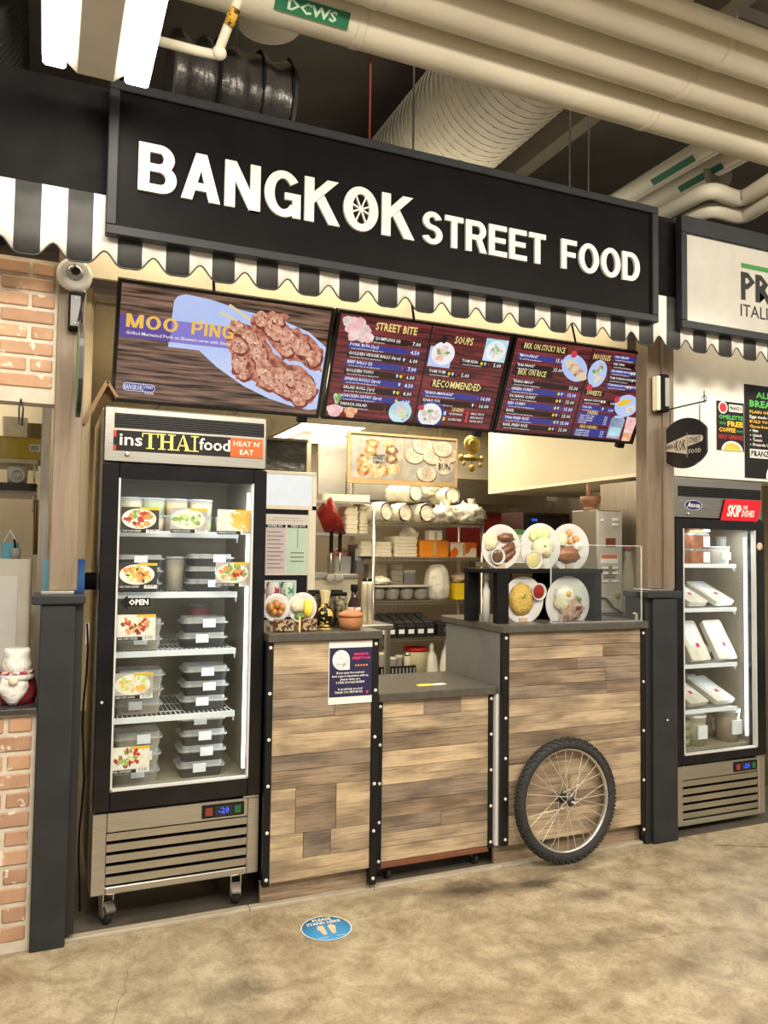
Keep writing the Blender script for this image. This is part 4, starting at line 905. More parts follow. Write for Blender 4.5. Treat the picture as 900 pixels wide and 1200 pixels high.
tub('tall pink tub in place of a red reflection on third fridge shelf', PX(236, 3.55, 740), 3.60, SZ[2], .055, .165, mat('reflection_pink', (.55, .16, .17), (.62, .26, .26), rough=.4), CLEAR, True)  # pink tub added in place of a red reflection in the glass
tub('olive pickle jar between the tray stacks on second fridge shelf', PX(205, 3.40, 690), 3.42, SZ[1], .042, .145, CTRAY, CLEAR, False, fill=mat('olive_pickle', (.28, .24, .10), (.40, .34, .16), scale=30))
# photo cards taped inside the glass
cards = [((142, 595), (187, 624), [fk['orange'], fk['cream'], fk['red'], fk['green']], 1, 'TOM YUM SHRIMP', '$ 9.50'), ((200, 596), (244, 624), [fk['cream'], fk['white'], fk['green'], fk['lime']], 2, 'TOM KHA CHICKEN', '$ 9.50'), ((255, 598), (297, 626), [fk['gold'], fk['gold']], 3, 'SPRING ROLLS', '$ 8.00'),
         ((139, 660), (185, 690), [fk['gold'], fk['brown'], fk['orange'], fk['lime']], 4, 'PAD THAI SHRIMP', '$ 11.50'), ((253, 659), (295, 686), [fk['orange'], fk['red'], fk['green'], fk['cream']], 5, 'PANANG CURRY CHICKEN', '$ 11.50'),
         ((137, 720), (183, 750), [fk['red'], fk['cream'], fk['orange'], fk['brown']], 6, 'BASIL CURRY CHICKEN', '$ 11.50'), ((134, 788), (180, 819), [fk['lime'], fk['cream'], fk['gold'], fk['white']], 8, 'GREEN CURRY CHICKEN', '$ 11.50'), ((129, 874), (176, 906), [fk['red'], fk['white'], fk['green'], fk['cream']], 9, 'BASIL CHICKEN', '$ 11.50')]
for (a, b_), (c, d), col, sd, ti, pr_ in cards:
    q0, q1 = P(a, d, 3.206), P(c, b_, 3.206); food_card(f1, q0.x, min(q0.z, q1.z-.1), q1.x, q1.z, 3.2165, col, sd, ti, pr_)
q = P(140, 714, 3.2); arw = Panel((q.x, 3.2075, q.z), (1, 0, 0), (0, 0, 1), .0003); L_ = .115
arw.poly('open_arrow', ink('arrow_black', (20, 19, 19)), [(0, .026), (.03, .054), (.03, .042), (L_, .042), (L_, .010), (.03, .010), (.03, -.002)], 1); arw.text('arrow_lettering', HW, 'OPEN', .034, .016, h=.020, w=.074, l=3, off=.04); arw.done(f1)

# right fridge
f2 = fridge('narrow_display_fridge', 'glass-door fridge of packets beside the right pillar, under SKIP THE DISHES board', 3.055, 3.70, 3.21, .03, .352, 1.64, 1.862, (3.108, 3.632), (.398, 1.588), .60, 5, 1.0)
hv = box('vent_recess', BLACKM, 3.085, 3.685, 3.2075, 3.21, 1.76, 1.815, f2)
for i in range(6): box('vent_slat', BLACK, 3.086, 3.684, 3.2045, 3.2085, 1.763+i*.0088, 1.7665+i*.0088, hv)
p = Panel((3.055, 3.2094, 1.66), (1, 0, 0), (0, 0, 1)); p.ell('badge_print', ink('badge_blue', (24, 36, 92)), .135, .055, .062, .026, 1); p.ring('badge_ring_print', HW, .135, .055, .0585, .0615, 2, sy=.42); p.text('badge_lettering', HW, 'Atosa', .135, .043, h=.026, w=.088, align='c', l=3, slant=.2, off=.01); p.done(f2)
MB().lathe((3.155, 3.21, 1.668), [(.009, 0), (.009, .006), (0, .008)], n=14, axis='y').build('lock', CHROME, f2)
rb = thing('red_sign', 'red slanted board reading SKIP THE DISHES on right fridge header', 'sign', (3.52, 3.2, 1.645))
RED = ink('delivery_red', (204, 26, 44))
MB().prism([(3.372, 3.2035, 1.628), (3.645, 3.2035, 1.628), (3.685, 3.2035, 1.755), (3.412, 3.2035, 1.755)], (0, -.004, 0)).build('board', RED, rb)
p = Panel((3.372, 3.1992, 1.628), (1, 0, 0), (0, 0, 1)); p.text('board_lettering', HW, 'SKIP', .045, .035, h=.06, w=.105, l=2, off=.03, slant=.2); p.text('board_lettering', HW, 'THE', .165, .075, h=.02, w=.035, l=2, off=.02, slant=.2); p.text('board_lettering', HW, 'DISHES', .155, .035, h=.034, w=.095, l=2, off=.02, slant=.2); p.done(rb)
MB().lathe((3.66, 3.197, 1.50), [(.022, 0), (.022, .002), (0, .003)], n=16, axis='y').build('round_sticker', ink('sticker_orange', (190, 120, 60), (230, 220, 200), scale=60), f2)
S2 = [PZ(803, 661, 3.3), PZ(803, 713, 3.3), PZ(803, 779, 3.3), PZ(803, 832, 3.3)]
for z in S2: shelf(f2, 3.10, 3.575, 3.28, 3.74, z, 20, .02)
WT = mat('white_tub_plastic', (.70, .70, .66), rough=.4); BRF = mat('brown_relish', (.30, .10, .045), (.40, .17, .08), scale=30); OLV = mat('green_relish', (.40, .36, .13), (.50, .45, .2), scale=30)
def sqtub(label, x, y, z, w_, h, body):
    o = thing('square_tub', label, 'tub', (x, y, z), group='tubs on the top shelf of the right fridge')
    MB().rbox(x-w_/2, x+w_/2, y-w_/2, y+w_/2, z, z+h*.86, .015, .1).build('tub_body', body, o); MB().rbox(x-w_/2-.003, x+w_/2+.003, y-w_/2-.003, y+w_/2+.003, z+h*.86, z+h, .015).build('tub_lid', CLEAR, o)
    MB().box(x+w_*.12, x+w_*.5, y-w_/2-.003, y-w_/2-.001, z+h*.1, z+h*.8).build('tub_label', LAB, o)
xx = PX(818, 3.33, 640)
for i in range(3): sqtub('%s brown relish tub stacked on top shelf of right fridge' % ('bottom', 'middle', 'top')[i], xx, 3.37, S2[0]+i*.086, .125, .085, BRF)
tub('round white tub standing beside the brown relish tubs', PX(848, 3.32, 640), 3.36, S2[0], .062, .10, WT, WT, True, name='white_tub'); tub('upper white tub stacked on white tub in right fridge', PX(858, 3.42, 640), 3.47, S2[0], .055, .16, WT, WT, False, name='white_tub')
PK = [mat('packet_cream', (.58, .52, .40), (.72, .68, .58), scale=14, rough=.45), mat('packet_clear', (.66, .62, .52), (.76, .74, .68), scale=10, rough=.3)]
def packet(label, x, y, z, w_, ln, th, tilt, rz=0, m=0):
    o = thing('food_packet', label, 'packet', (0, 0, 0), group='vacuum packets in the right fridge')
    b = MB(); n = 8
    for sgn in (0, 1):
        pass
    b.rbox(-w_/2, w_/2, 0, ln, 0, th, .015, .06); b.build('pouch', PK[m], o, bevel=.004)
    MB().box(-w_*.34, w_*.34, ln*.35, ln*.9, th, th+.0015).build('front_label', LAB, o); MB().box(w_*.0, w_*.16, ln*.32, ln*.42, th+.0015, th+.002).build('red_dot', RED, o)
    o.location = (x, y, z); o.rotation_euler = (tilt, 0, rz)
for z, nm, t in ((S2[1], 'second', .45), (S2[2], 'third', 1.05), (S2[3], 'fourth', .45)):
    for k, (x, rz) in enumerate(((PX(818, 3.31, 760), .10), (PX(849, 3.31, 760), .10))):
        packet('%s flat food packet leaning on the %s shelf of right fridge' % (('left', 'right')[k], nm), x, 3.31, z+.004, .155, .24, .035, t, rz, k)
    packet('third packet behind the pair on the %s shelf of right fridge' % nm, PX(838, 3.5, 760), 3.56, z+.004, .16, .17, .035, .5, -.1, 1)
b2 = .407
tub('green relish tub on the floor of right fridge', PX(821, 3.3, 860), 3.35, b2, .066, .165, CTRAY, WT, True, fill=OLV, name='relish_tub'); tub('brown relish tub at right on the floor of right fridge', PX(862, 3.3, 860), 3.36, b2, .070, .18, CTRAY, WT, True, fill=BRF, name='relish_tub'); tub('brown relish tub behind the green one in right fridge', PX(842, 3.42, 860), 3.49, b2, .066, .17, CTRAY, WT, True, fill=BRF, name='relish_tub')
for i in range(3): tub('%s small lime tub stacked at left on right fridge floor' % ('bottom', 'middle', 'top')[i], PX(807, 3.31, 860), 3.34, b2+i*.046, .03, .045, CTRAY, CLEAR, False, fill=OLV, name='small_tub')

# ================================================================== BICYCLE WHEEL
wh = thing('bicycle_wheel', 'bicycle wheel with black knobbly tyre leaning on the wide plank counter', 'wheel', (0, 0, 0))
R0 = .286; rt = .027
b = MB(); n = 72; m_ = 12; v = []
for i in range(n):
    a = 2*PI*i/n
    for j in range(m_):
        t = 2*PI*j/m_; r = R0-rt-.002+(rt-.002)*math.cos(t); v.append((r*math.cos(a), .024*math.sin(t), r*math.sin(a)))
b.add(v, [(i*m_+j, i*m_+(j+1) % m_, ((i+1) % n)*m_+(j+1) % m_, ((i+1) % n)*m_+j) for i in range(n) for j in range(m_)], True); b.build('tyre', RUBBER, wh)
b = MB()
for i in range(96):
    a = 2*PI*i/96; d = Vector((math.cos(a), 0, math.sin(a))); e = Vector((-d.z, 0, d.x)); 
    for t in ((-.95, 0, .95) if i % 2 else (-.5, .5)):
        c = d*(R0-rt+(rt-.002)*math.cos(t))+Vector((0, .024*math.sin(t), 0)); nn = (d*math.cos(t)+Vector((0, math.sin(t), 0))).normalized(); tt = e.cross(nn)
        b.obox(c, e*.0052, tt*.0055, nn*.0042)
b.build('tread_knobs', RUBBER, wh, kind='stuff')
RIMM = mat('alloy_rim', (.58, .56, .52), (.66, .64, .60), rough=.3, metal=.9)
MB().lathe((0, 0, 0), [(R0-.056, -.011), (R0-.044, -.014), (R0-.044, .014), (R0-.056, .011), (R0-.059, .004), (R0-.059, -.004), (R0-.056, -.011)], n=64, axis='y').build('rim', RIMM, wh)
MB().lathe((0, 0, 0), [(.008, -.05), (.010, -.05), (.024, -.036), (.024, -.031), (.012, -.026), (.012, .026), (.024, .031), (.024, .034), (.010, .04), (.008, .04)], n=20, axis='y').build('hub', BLACK, wh)
MB().cyl((0, -.068, 0), (0, .042, 0), .005, n=8).build('axle', CHROME, wh)
SPK = mat('steel_spoke', (.78, .76, .70), rough=.3, metal=.6)
for i in range(28):
    a = 2*PI*i/28; s_ = -1 if i % 2 else 1; ha = a+(1.15 if (i//2) % 2 else -1.15)
    MB().cyl((.021*math.cos(ha), .034*s_, .021*math.sin(ha)), ((R0-.058)*math.cos(a), .003*s_, (R0-.058)*math.sin(a)), .0014, n=5, caps=False).build('spoke', SPK, wh)
wh.location = (2.292, 3.106, R0-.001); wh.rotation_euler = (math.radians(-2.6), 0, .02)
wh.location.z = R0*math.cos(math.radians(2.6))+.004

# ================================================================== FLOOR STICKER
st = thing('floor_sticker', 'round blue floor sticker reading PLEASE STAND HERE with footprints', 'sticker', (1.038, 2.915, .0))
BLU = ink('sticker_blue', (70, 150, 205)); 
MB().lathe((1.038, 2.915, .0008), [(.098, 0), (.098, .0012), (0, .0012)], n=40).build('vinyl_disc', BLU, st)
p = Panel((1.038, 2.915, .0021), (math.cos(-.05), math.sin(-.05), 0), (-math.sin(-.05), math.cos(-.05), 0)); SW = ink('sticker_white', (226, 224, 216)); SC = ink('sticker_cream', (216, 200, 168))
p.ring('sticker_ring_print', SW, 0, 0, .0935, .0985, 1, n=40); p.text('sticker_lettering', SW, 'PLEASE', 0, .060, h=.019, w=.075, align='c', l=2, off=.04); p.text('sticker_lettering', SW, 'STAND HERE', 0, .033, h=.019, w=.135, align='c', l=2, off=.04)
for s_ in (-1, 1): p.ell('footprint', SC, s_*.022, .002, .015, .022, 2, rot=s_*.1); p.ell('footprint', SC, s_*.018, -.038, .010, .014, 2); p.poly('footprint', SC, [(s_*.008, 0), (s_*.034, 0), (s_*.027, -.04), (s_*.009, -.04)], 2)
p.rect('sticker_line_print', SW, -.05, -.073, -.012, -.070, 2); p.rect('sticker_line_print', SW, .02, -.073, .055, -.070, 2); p.done(st)

# ================================================================== POST HARDWARE
dm = thing('dome_camera', 'white dome security camera at the top of left wooden post', 'camera', (.073, 3.15, 2.42))
MB().lathe((.073, 3.175, 2.475), [(0, -.005), (.056, 0), (.064, .012), (.064, .03), (.056, .046), (.046, .052), (0, .052)], n=28, axis='y').build('housing', WHITE, dm)
MB().lathe((.073, 3.125, 2.475), [(.032, 0), (.031, .008), (.026, .018), (.016, .025), (0, .028)], n=22, axis='y').build('smoked_dome', mat('smoked_dome', (.30, .30, .29), (.36, .36, .35), rough=.12, metal=.5), dm)
MB().lathe((.075, 3.092, 2.472), [(.017, 0), (.015, .006), (0, .008)], n=16, axis='y').build('lens', BLACKG, dm)
bk = thing('hanging_bracket', 'black metal bracket box on left post under the dome camera', 'bracket', (.078, 3.15, 2.22))
box('bracket_box', BLACKM, .055, .103, 3.130, 3.18, 2.265, 2.40, bk, bevel=.004); box('bracket_face', mat('bracket_grey', (.16, .16, .16), rough=.35), .062, .096, 3.126, 3.130, 2.275, 2.39, bk)
for z in (2.285, 2.38): MB().lathe((.079, 3.126, z), [(.005, 0), (0, .003)], n=8, axis='y').build('bolt', RIV, bk)
MB().tube([(.092, 3.13, 2.30), (.095, 2.98, 2.305), (.097, 2.80, 2.31)], .005, n=6).build('bracket_arm', BLACK, bk)
ls = thing('green_blade_sign', 'green edge-on hanging sign below the bracket on left post', 'sign', (.094, 2.96, 1.98))
b = MB(); pts = [(math.cos(2*PI*i/36)*.165, math.sin(2*PI*i/36)*.165) for i in range(36)]
pts = [(max(-.148, min(.148, a)), c) for a, c in pts]
MB().prism([(.088, 2.98+a, 2.075+c) for a, c in pts], (.014, 0, 0)).build('sign_panel', BLACK, ls)
MB().prism([(.0865, 2.98+a*.97, 2.075+c*.97) for a, c in pts], (.0015, 0, 0)).build('green_face', ink('blade_green', (96, 128, 84), (116, 146, 100)), ls)
for y in (2.88, 3.06): MB().tube([(.095, y, 2.31), (.095, y, 2.222)], .003, n=5).build('hanging_chain', BLACK, ls)

bs = thing('round_blade_sign', 'black rounded blade sign with BANGKOK STREET FOOD hanging from right post', 'sign', (2.97, 3.04, 1.9))
SX = 2.972; CYb, CZb = 3.045, 2.015
pts = [(math.cos(2*PI*i/40)*.165, math.sin(2*PI*i/40)*.128) for i in range(40)]; pts = [(max(-.147, min(.147, a)), c) for a, c in pts]
MB().prism([(SX-.006, CYb+a, CZb+c) for a, c in pts], (.012, 0, 0)).build('sign_panel', BLACK, bs)
# left face is seen: u runs towards the viewer (-Y)
p = Panel((SX-.0063, CYb, CZb), (0, -1, 0), (0, 0, 1)); LG = ink('blade_cream', (200, 192, 176))
p.poly('arrow_plate', LG, [(-.135, -.016), (-.125, -.028), (.02, -.058), (.02, .038), (-.125, .008), (-.135, 0)], 1); p.text('blade_lettering', INK, 'BANG', -.122, -.021, h=.026, w=.062, l=2, off=.02); p.text('blade_lettering', INK, 'KOK', -.056, -.035, h=.052, w=.07, l=2, off=.02)
p.poly('arrow_plate', LG, [(.026, -.02), (.12, -.004), (.128, .004), (.128, .018), (.12, .026), (.026, .038)], 1); p.text('blade_lettering', INK, 'STREET', .034, -.004, h=.026, w=.078, l=2, off=.01); p.rect('arrow_plate', LG, .021, -.075, .024, .05, 1); p.text('blade_lettering', LG, 'FOOD', .034, -.058, h=.022, w=.082, l=2, off=.02); p.done(bs)
for y in (CYb-.10, CYb+.10):
    b = MB(); z = CZb+.10
    while z < 2.20: b.tube([(SX+.004*math.cos(t)*(1 if int(z*100) % 2 else 0), y+.004*math.cos(t)*(0 if int(z*100) % 2 else 1), z+.008*math.sin(t)) for t in [2*PI*i/8 for i in range(8)]], .0016, n=4, closed=True); z += .013
    b.build('hanging_chain', BLACK, bs, kind='stuff')
br = thing('iron_sign_bracket', 'black scrolled iron bracket on right post holding round sign', 'bracket', (SX, 3.05, 2.2))
MB().tube([(SX, 3.168, 2.205), (SX, 2.90, 2.208)], .004, n=6).build('arm', BLACK, br); MB().tube([(SX, 3.165, 2.32)]+[(SX, 3.165-.16*math.sin(t), 2.21+.11*math.cos(t)) for t in [PI/2*i/8 for i in range(9)]], .003, n=5).build('brace', BLACK, br)
MB().tube([(SX, 2.915, 2.26), (SX, 2.915, 2.20)], .003, n=5).build('upright', BLACK, br); MB().tube([(SX, 2.915+.014*math.cos(t), 2.222+.014*math.sin(t)) for t in [PI*1.6*i/10 for i in range(11)]], .0022, n=5).build('scroll', BLACK, br)
sk = thing('wall_speaker', 'small cream and black wall box on right post beside the menu', 'box', (2.915, 3.14, 2.18))
box('cream_front', CREAM, 2.872, 2.893, 3.125, 3.168, 2.19, 2.37, sk, bevel=.004); box('black_body', BLACKM, 2.893, 2.945, 3.12, 3.168, 2.185, 2.38, sk, bevel=.004); box('grey_plate', GREY, 2.912, 2.94, 3.112, 3.12, 2.21, 2.36, sk, bevel=.003)

# posters on the white header
def poster(name, label, x0, x1, z0, z1, y=3.268):
    o = thing(name, label, 'poster', ((x0+x1)/2, y, z0)); box('poster_sheet', ink('poster_black', (24, 22, 22)), x0, x1, y-.003, y, z0, z1, o)
    return o, Panel((x0, y-.0032, z0), (1, 0, 0), (0, 0, 1)), x1-x0, z1-z0
pw = ink('poster_white', (232, 228, 220)); pg = ink('poster_green', (90, 186, 92)); po = ink('poster_yellow', (238, 190, 70)); prd = ink('poster_red', (214, 50, 60))
q0, q1 = P(840, 527, 3.268), P(871, 473, 3.268)
o, p, W, H = poster('small_poster', 'small black poster offering OMELETTE with FREE COFFEE on white header', q0.x, q1.x, q0.z, q1.z)
p.ell('logo_print', pw, W*.22, H*.87, W*.17, W*.17, 1); p.ell('logo_print', prd, W*.22, H*.87, W*.13, W*.13, 2); p.rect('logo_print', pw, W*.44, H*.80, W*.95, H*.95, 1); p.text('poster_lettering', INK, 'PRANZO', W*.47, H*.84, h=H*.07, w=W*.45, l=3, off=.03)
p.text('poster_lettering', pg, 'OMELETTE', W*.06, H*.64, h=H*.08, w=W*.9, l=2, off=.03); p.text('poster_lettering', pg, 'WITH', W*.08, H*.525, h=H*.05, w=W*.24, l=2); p.text('poster_lettering', po, 'FREE', W*.38, H*.50, h=H*.10, w=W*.58, l=2, off=.04); p.text('poster_lettering', po, 'COFFEE', W*.06, H*.38, h=H*.08, w=W*.62, l=2, off=.03); p.text('poster_lettering', pg, 'FROM', W*.72, H*.39, h=H*.04, w=W*.22, l=2); p.text('poster_lettering', prd, 'HOLY CANNOLI', W*.06, H*.235, h=H*.09, w=W*.88, l=2, off=.01)
p.poly('bowl_print', pw, [(W*.55+W*.40*math.cos(t), H*.2*math.sin(t)) for t in [PI*i/12 for i in range(13)]], 1); p.poly('bowl_print', fk['gold'], [(W*.55+W*.32*math.cos(t), H*.16*math.sin(t)) for t in [PI*i/12 for i in range(13)]], 2); p.done(o)
q0, q1 = P(873, 562, 3.268), P(873, 450, 3.268)
o, p, W, H = poster('breakfast_poster', 'large black ALL BREAKFAST poster at the right edge of the photo', q0.x, q0.x+.46, 1.89, q1.z)
p.text('poster_lettering', pg, 'ALL DAY', W*.5, H*.865, h=H*.062, w=W*.62, align='c', l=2, off=.03); p.text('poster_lettering', pg, 'BREAKFAST', W*.08, H*.765, h=H*.068, w=W*.84, l=2, off=.03)
for i, (t, mm, wd) in enumerate((('PLAIN OMELETTE', po, .6), ('Eggs made to your order', pw, .7), ('BUILD YOUR OWN', po, .6), ('Choose from any of the following:', po, .8))): p.text('poster_lettering', mm, t, W*.08, H*(.695-.052*i), h=H*.03, w=W*wd, l=2, off=.02)
for i, t in enumerate(('Ham', 'Spinach', 'Tomato', 'Mozzarella Cheese')):
    p.ell('bullet_print', pw, W*.09, H*(.495-.05*i+.012), .004, .004, 2, n=8); p.text('poster_lettering', pw, t, W*.13, H*(.495-.05*i), h=H*.03, l=2, off=.02)
p.rect('logo_print', pw, W*.08, H*.215, W*.5, H*.31, 1); p.text('poster_lettering', INK, 'PRANZO', W*.10, H*.235, h=H*.06, w=W*.38, l=3, off=.03)
p.poly('bowl_print', pw, [(W*.62+.125*math.cos(t), .001+.12*math.sin(t)) for t in [PI*i/12 for i in range(13)]], 2)
for i in range(10): p.ell('food_print', (fk['gold'], fk['red'], fk['cream'])[i % 3], W*.6+.09*math.cos(i*.31), .02+.055*abs(math.sin(i*.9)), .015, .012, 3, n=9)
p.done(o)

# ================================================================== CEILING SERVICES
PIPE = mat('cream_pipe_insulation', (.72, .67, .545), (.65, .60, .48), scale=2.5, rough=.5, bump=.08, bscale=60)
def xpipe(label, y, z, r, x0=-2, x1=7, bands=True, wedge=True):
    o = thing('ceiling_pipe', label, 'pipe', (x0, y, z-r), group=None)
    MB().cyl((x0, y, z), (x1, y, z), r, n=32).build('insulation_sleeve', PIPE, o)
    if bands:
        for x in (x0+1.2, x0+3.1, x0+4.6, x0+6.4): MB().lathe((x, y, z), [(r, -.02), (r+.003, -.018), (r+.003, .018), (r, .02)], n=32, axis='x').build('joint_band', PIPE, o)
    for x in (.8, 3.2, 5.4): MB().cyl((x, y, z+r*.9), (x, y, 4.7), .005, n=6).build('hanger_rod', GREY, o)
    return o
pA = xpipe('lowest thick cream pipe across the ceiling, nearest the shop sign', 2.90, 3.60, .098)
pB = xpipe('second thick cream pipe across the ceiling', 2.68, 3.63, .10)
xpipe('third thick cream pipe across the ceiling', 2.45, 3.63, .085)
tp = xpipe('thin cream pipe with clamp above the thick pipes', 2.30, 3.60, .034, bands=False); MB().lathe((1.62, 2.30, 3.60), [(.034, -.02), (.045, -.018), (.045, .018), (.034, .02)], n=20, axis='x').build('pipe_clamp', PIPE, tp)
xpipe('slim cream pipe near the top right corner of the ceiling', 1.93, 3.60, .045, bands=False)
xpipe('topmost thick cream pipe at the top right corner', 1.72, 3.60, .11)
# marker with the letters DCWS on the first pipe
GLB = ink('pipe_label_green', (40, 110, 78))
pb = Panel((.74, 2.90-.099*.75, 3.60-.099*.66), (1, 0, 0), (0, -.66, .75)); pb.rect('pipe_marker', GLB, 0, -.03, .30, .03, 1); pb.text('marker_lettering', ink('marker_pale', (190, 214, 190)), 'DCWS', .05, -.016, h=.035, w=.2, l=2, off=.03); pb.done(pA)
# spiral duct running back over the stall
DUC = mat('cream_spiral_duct', (.60, .54, .40), (.54, .48, .35), rough=.5)
def spiral(label, x, z, r, y0, y1, m, n=40, pitch=.055, rings=True):
    o = thing('spiral_duct', label, 'duct', (x, y0, z-r)); b = MB(); b.cyl((x, y0, z), (x, y1, z), r, n=n); b.build('duct_tube', m, o)
    N = int((y1-y0)/pitch)*24; b = MB(); b.tube([(x+(r+.001)*math.cos(2*PI*i/24), y0+(y1-y0)*i/N, z+(r+.001)*math.sin(2*PI*i/24)) for i in range(N+1)], .0045, n=4); b.build('spiral_seam', mat('cream_seam', (.80, .74, .60), rough=.4) if m.name.startswith('cream') else m, o)
    return o
spiral('big cream spiral duct rising behind the middle of the shop sign', 2.24, 4.06, .335, 1.2, 5.69, DUC)
spiral('black spiral duct at top left corner behind light fixture', -.52, 3.75, .38, 3.3, 5.69, mat('black_duct_paint', (.014, .013, .013), (.02, .02, .02), rough=.4))
# two straight pipes and two cranked pipes towards the right
def ypath(label, pts, r, lab=None):
    o = thing('ceiling_pipe', label, 'pipe', (pts[0][0], pts[0][1], min(p_[2] for p_ in pts)-r))
    q = []
    for i, p_ in enumerate(pts):
        p_ = Vector(p_)
        if 0 < i < len(pts)-1:
            a, c = Vector(pts[i-1]), Vector(pts[i+1]); d0, d1 = (a-p_).normalized(), (c-p_).normalized(); R_ = r*1.6
            for t in (0, .25, .5, .75, 1): q.append((p_+d0*R_)*(1-t)**2+p_*2*t*(1-t)+(p_+d1*R_)*t*t)
        else: q.append(p_)
    MB().tube(q, r, n=24).build('insulation_sleeve', PIPE, o)
    if lab:
        x, y, z, ln = lab; s_ = MB(); a0 = math.radians(200)
        pb = Panel((x-.72*r*1.02, y+ln, z-.72*r*1.02), (0, -1, 0), (.70, 0, -.70)); pb.rect('pipe_marker', GLB, 0, -.02, ln, .02, 1); pb.text('marker_lettering', HW, 'DOMESTIC COLD WATER SUPPLY', .02, -.008, h=.016, w=ln-.04, l=2); pb.done(o)
    return o
def onz(px, py, z):
    d = RT*((px-450)/FPX)-UP*((py-600)/FPX)+_f; return CAM+d*((z-CAM.z)/d.z)
for lab_, (a, b_) in (('left one of two straight cream pipes with green markers above the sign end', ((715, 240), (822, 178))), ('right one of two straight cream pipes with green markers above the sign end', ((752, 243), (850, 190)))):
    qa, qb = onz(*a, 3.75), onz(*b_, 3.75); x = (qa.x+qb.x)/2
    ypath(lab_, [(x, 2.4, 3.75), (x, 5.69, 3.75)], .062, (x, 3.32, 3.75, .34))
def bent(label, pp, z, r):
    w_ = [onz(a, b_, z) for a, b_ in pp]; w_[0].x = w_[1].x-.02; ypath(label, [tuple(t) for t in w_], r)
bent('upper of two cranked cream pipes above the neighbouring sign', [(740, 262), (832, 222), (868, 235), (1100, 86)], 3.45, .045)
bent('lower of two cranked cream pipes above the neighbouring sign', [(742, 282), (832, 245), (870, 255), (1105, 110)], 3.40, .042)
fan = thing('ceiling_speaker', 'small round white speaker behind the cranked pipes', 'speaker', (3.62, 4.1, 3.6))
q = onz(839, 205, 3.72)
MB().lathe((q.x, q.y, q.z), [(0, .05), (.09, .04), (.10, 0), (.085, -.01), (.07, .01), (0, .015)], n=24, axis='y').build('grille', mat('speaker_grey', (.34, .31, .24), rough=.5), fan); fan.location = fan.location
MB().cyl((q.x, q.y, q.z+.09), (q.x, q.y, 4.7), .006, n=6).build('hanger_rod', GREY, fan)
# flexible duct wrapped in black foil, white cone and small elbow pipe
fd = thing('flexible_duct', 'black foil wrapped flexible duct above the left of sign', 'duct', (.65, 3.2, 3.1))
FOIL = mat('black_foil', (.05, .046, .042), (.09, .085, .08), scale=9, rough=.28, metal=.5, bump=1.0, stretch=(1, 1, 1))
qa, qb = P(232, 108, 3.35), P(322, 90, 3.35)
b = MB(); N = 26; mm = 20; v = []; cx, cz = .72, 3.44
for i in range(N+1):
    t = i/N; 
    for j in range(mm):
        a = 2*PI*j/mm; r = .19+.012*math.sin(i*1.1)+.02*noise.noise(Vector((i*.4, math.cos(a)*1.5, math.sin(a)*1.5)))
        v.append((cx-.30+.55*t+.0*math.cos(a), 3.35+r*math.cos(a)+.10*t, cz+.05*t+r*math.sin(a)*.95))
b.add(v, [(i*mm+j, i*mm+(j+1) % mm, (i+1)*mm+(j+1) % mm, (i+1)*mm+j) for i in range(N) for j in range(mm)], True); b.add(v[:mm], [tuple(range(mm))]); b.add(v[-mm:], [tuple(range(mm))]); b.build('foil_sleeve', FOIL, fd)
for t in (.35, .7, .95): MB().lathe((cx-.30+.55*t, 3.35+.10*t, cz+.05*t), [(.195, -.008), (.206, 0), (.195, .008)], n=24, axis='x').build('strap', BLACKM, fd)
MB().cyl((cx, 3.4, cz+.18), (cx, 3.4, 4.7), .006, n=6).build('hanger_rod', GREY, fd)
cn = thing('duct_cone', 'cream sheet metal duct reducer at the top of the picture', 'duct', (.75, 2.9, 3.5))
q = P(315, 10, 3.55); MB().lathe((q.x, 3.55, q.z), [(0, -.085), (.15, -.08), (.24, .03), (.33, .16), (.34, .50), (0, .5)], n=36).build('reducer', DUC, cn)
MB().lathe((q.x, 3.55, q.z), [(.334, .165), (.342, .17), (.342, .185), (.334, .19)], n=36).build('rolled_seam', DUC, cn)
ep = thing('elbow_pipe', 'small cream elbow pipe with yellow marker beside light fixture', 'pipe', (.45, 2.75, 3.2))
pts = [P(186, 48, 2.8), P(232, 60, 2.75), P(252, 64, 2.72), P(258, 55, 2.70), P(278, 2, 2.62), P(290, -40, 2.55)]
MB().tube(pts, .017, n=12).build('pipe_run', PIPE, ep); q = P(257, 62, 2.71); MB().blob(q, .026, .026, .024, amp=.02).build('elbow_joint', PIPE, ep)
a, c = P(268, 30, 2.655), P(276, 10, 2.63); MB().cyl(a, c, .0185, n=12).build('yellow_marker', ink('marker_yellow', (196, 150, 50), (60, 48, 24), scale=60, lo=.5, hi=.55), ep)
# hang rods
rr_ = thing('red_rod', 'thin red hanging rod above the shop sign', 'rod', (1.2, 3.05, 3.1)); q = P(428, 150, 3.05)
MB().cyl((q.x, 3.0, 3.09), (q.x, 3.0, 4.7), .005, n=6).build('rod', ink('rod_red', (120, 50, 42)), rr_)
for i, (px_, lb) in enumerate(((484, 'thin dark hanger rod left of the spiral duct'), (668, 'thin dark hanger rod right of the spiral duct'), (690, 'second thin dark hanger rod right of the spiral duct'))):
    q = P(px_, 190, 3.9); h = thing('hanger_rod', lb, 'rod', (q.x, 3.9, 3.1)); MB().cyl((q.x, 3.9, 2.95), (q.x, 3.9, 4.62), .006, n=6).build('rod', GREY, h); MB().box(q.x-.015, q.x+.015, 3.885, 3.915, 4.59, 4.62).build('rod_plate', GREY, h)

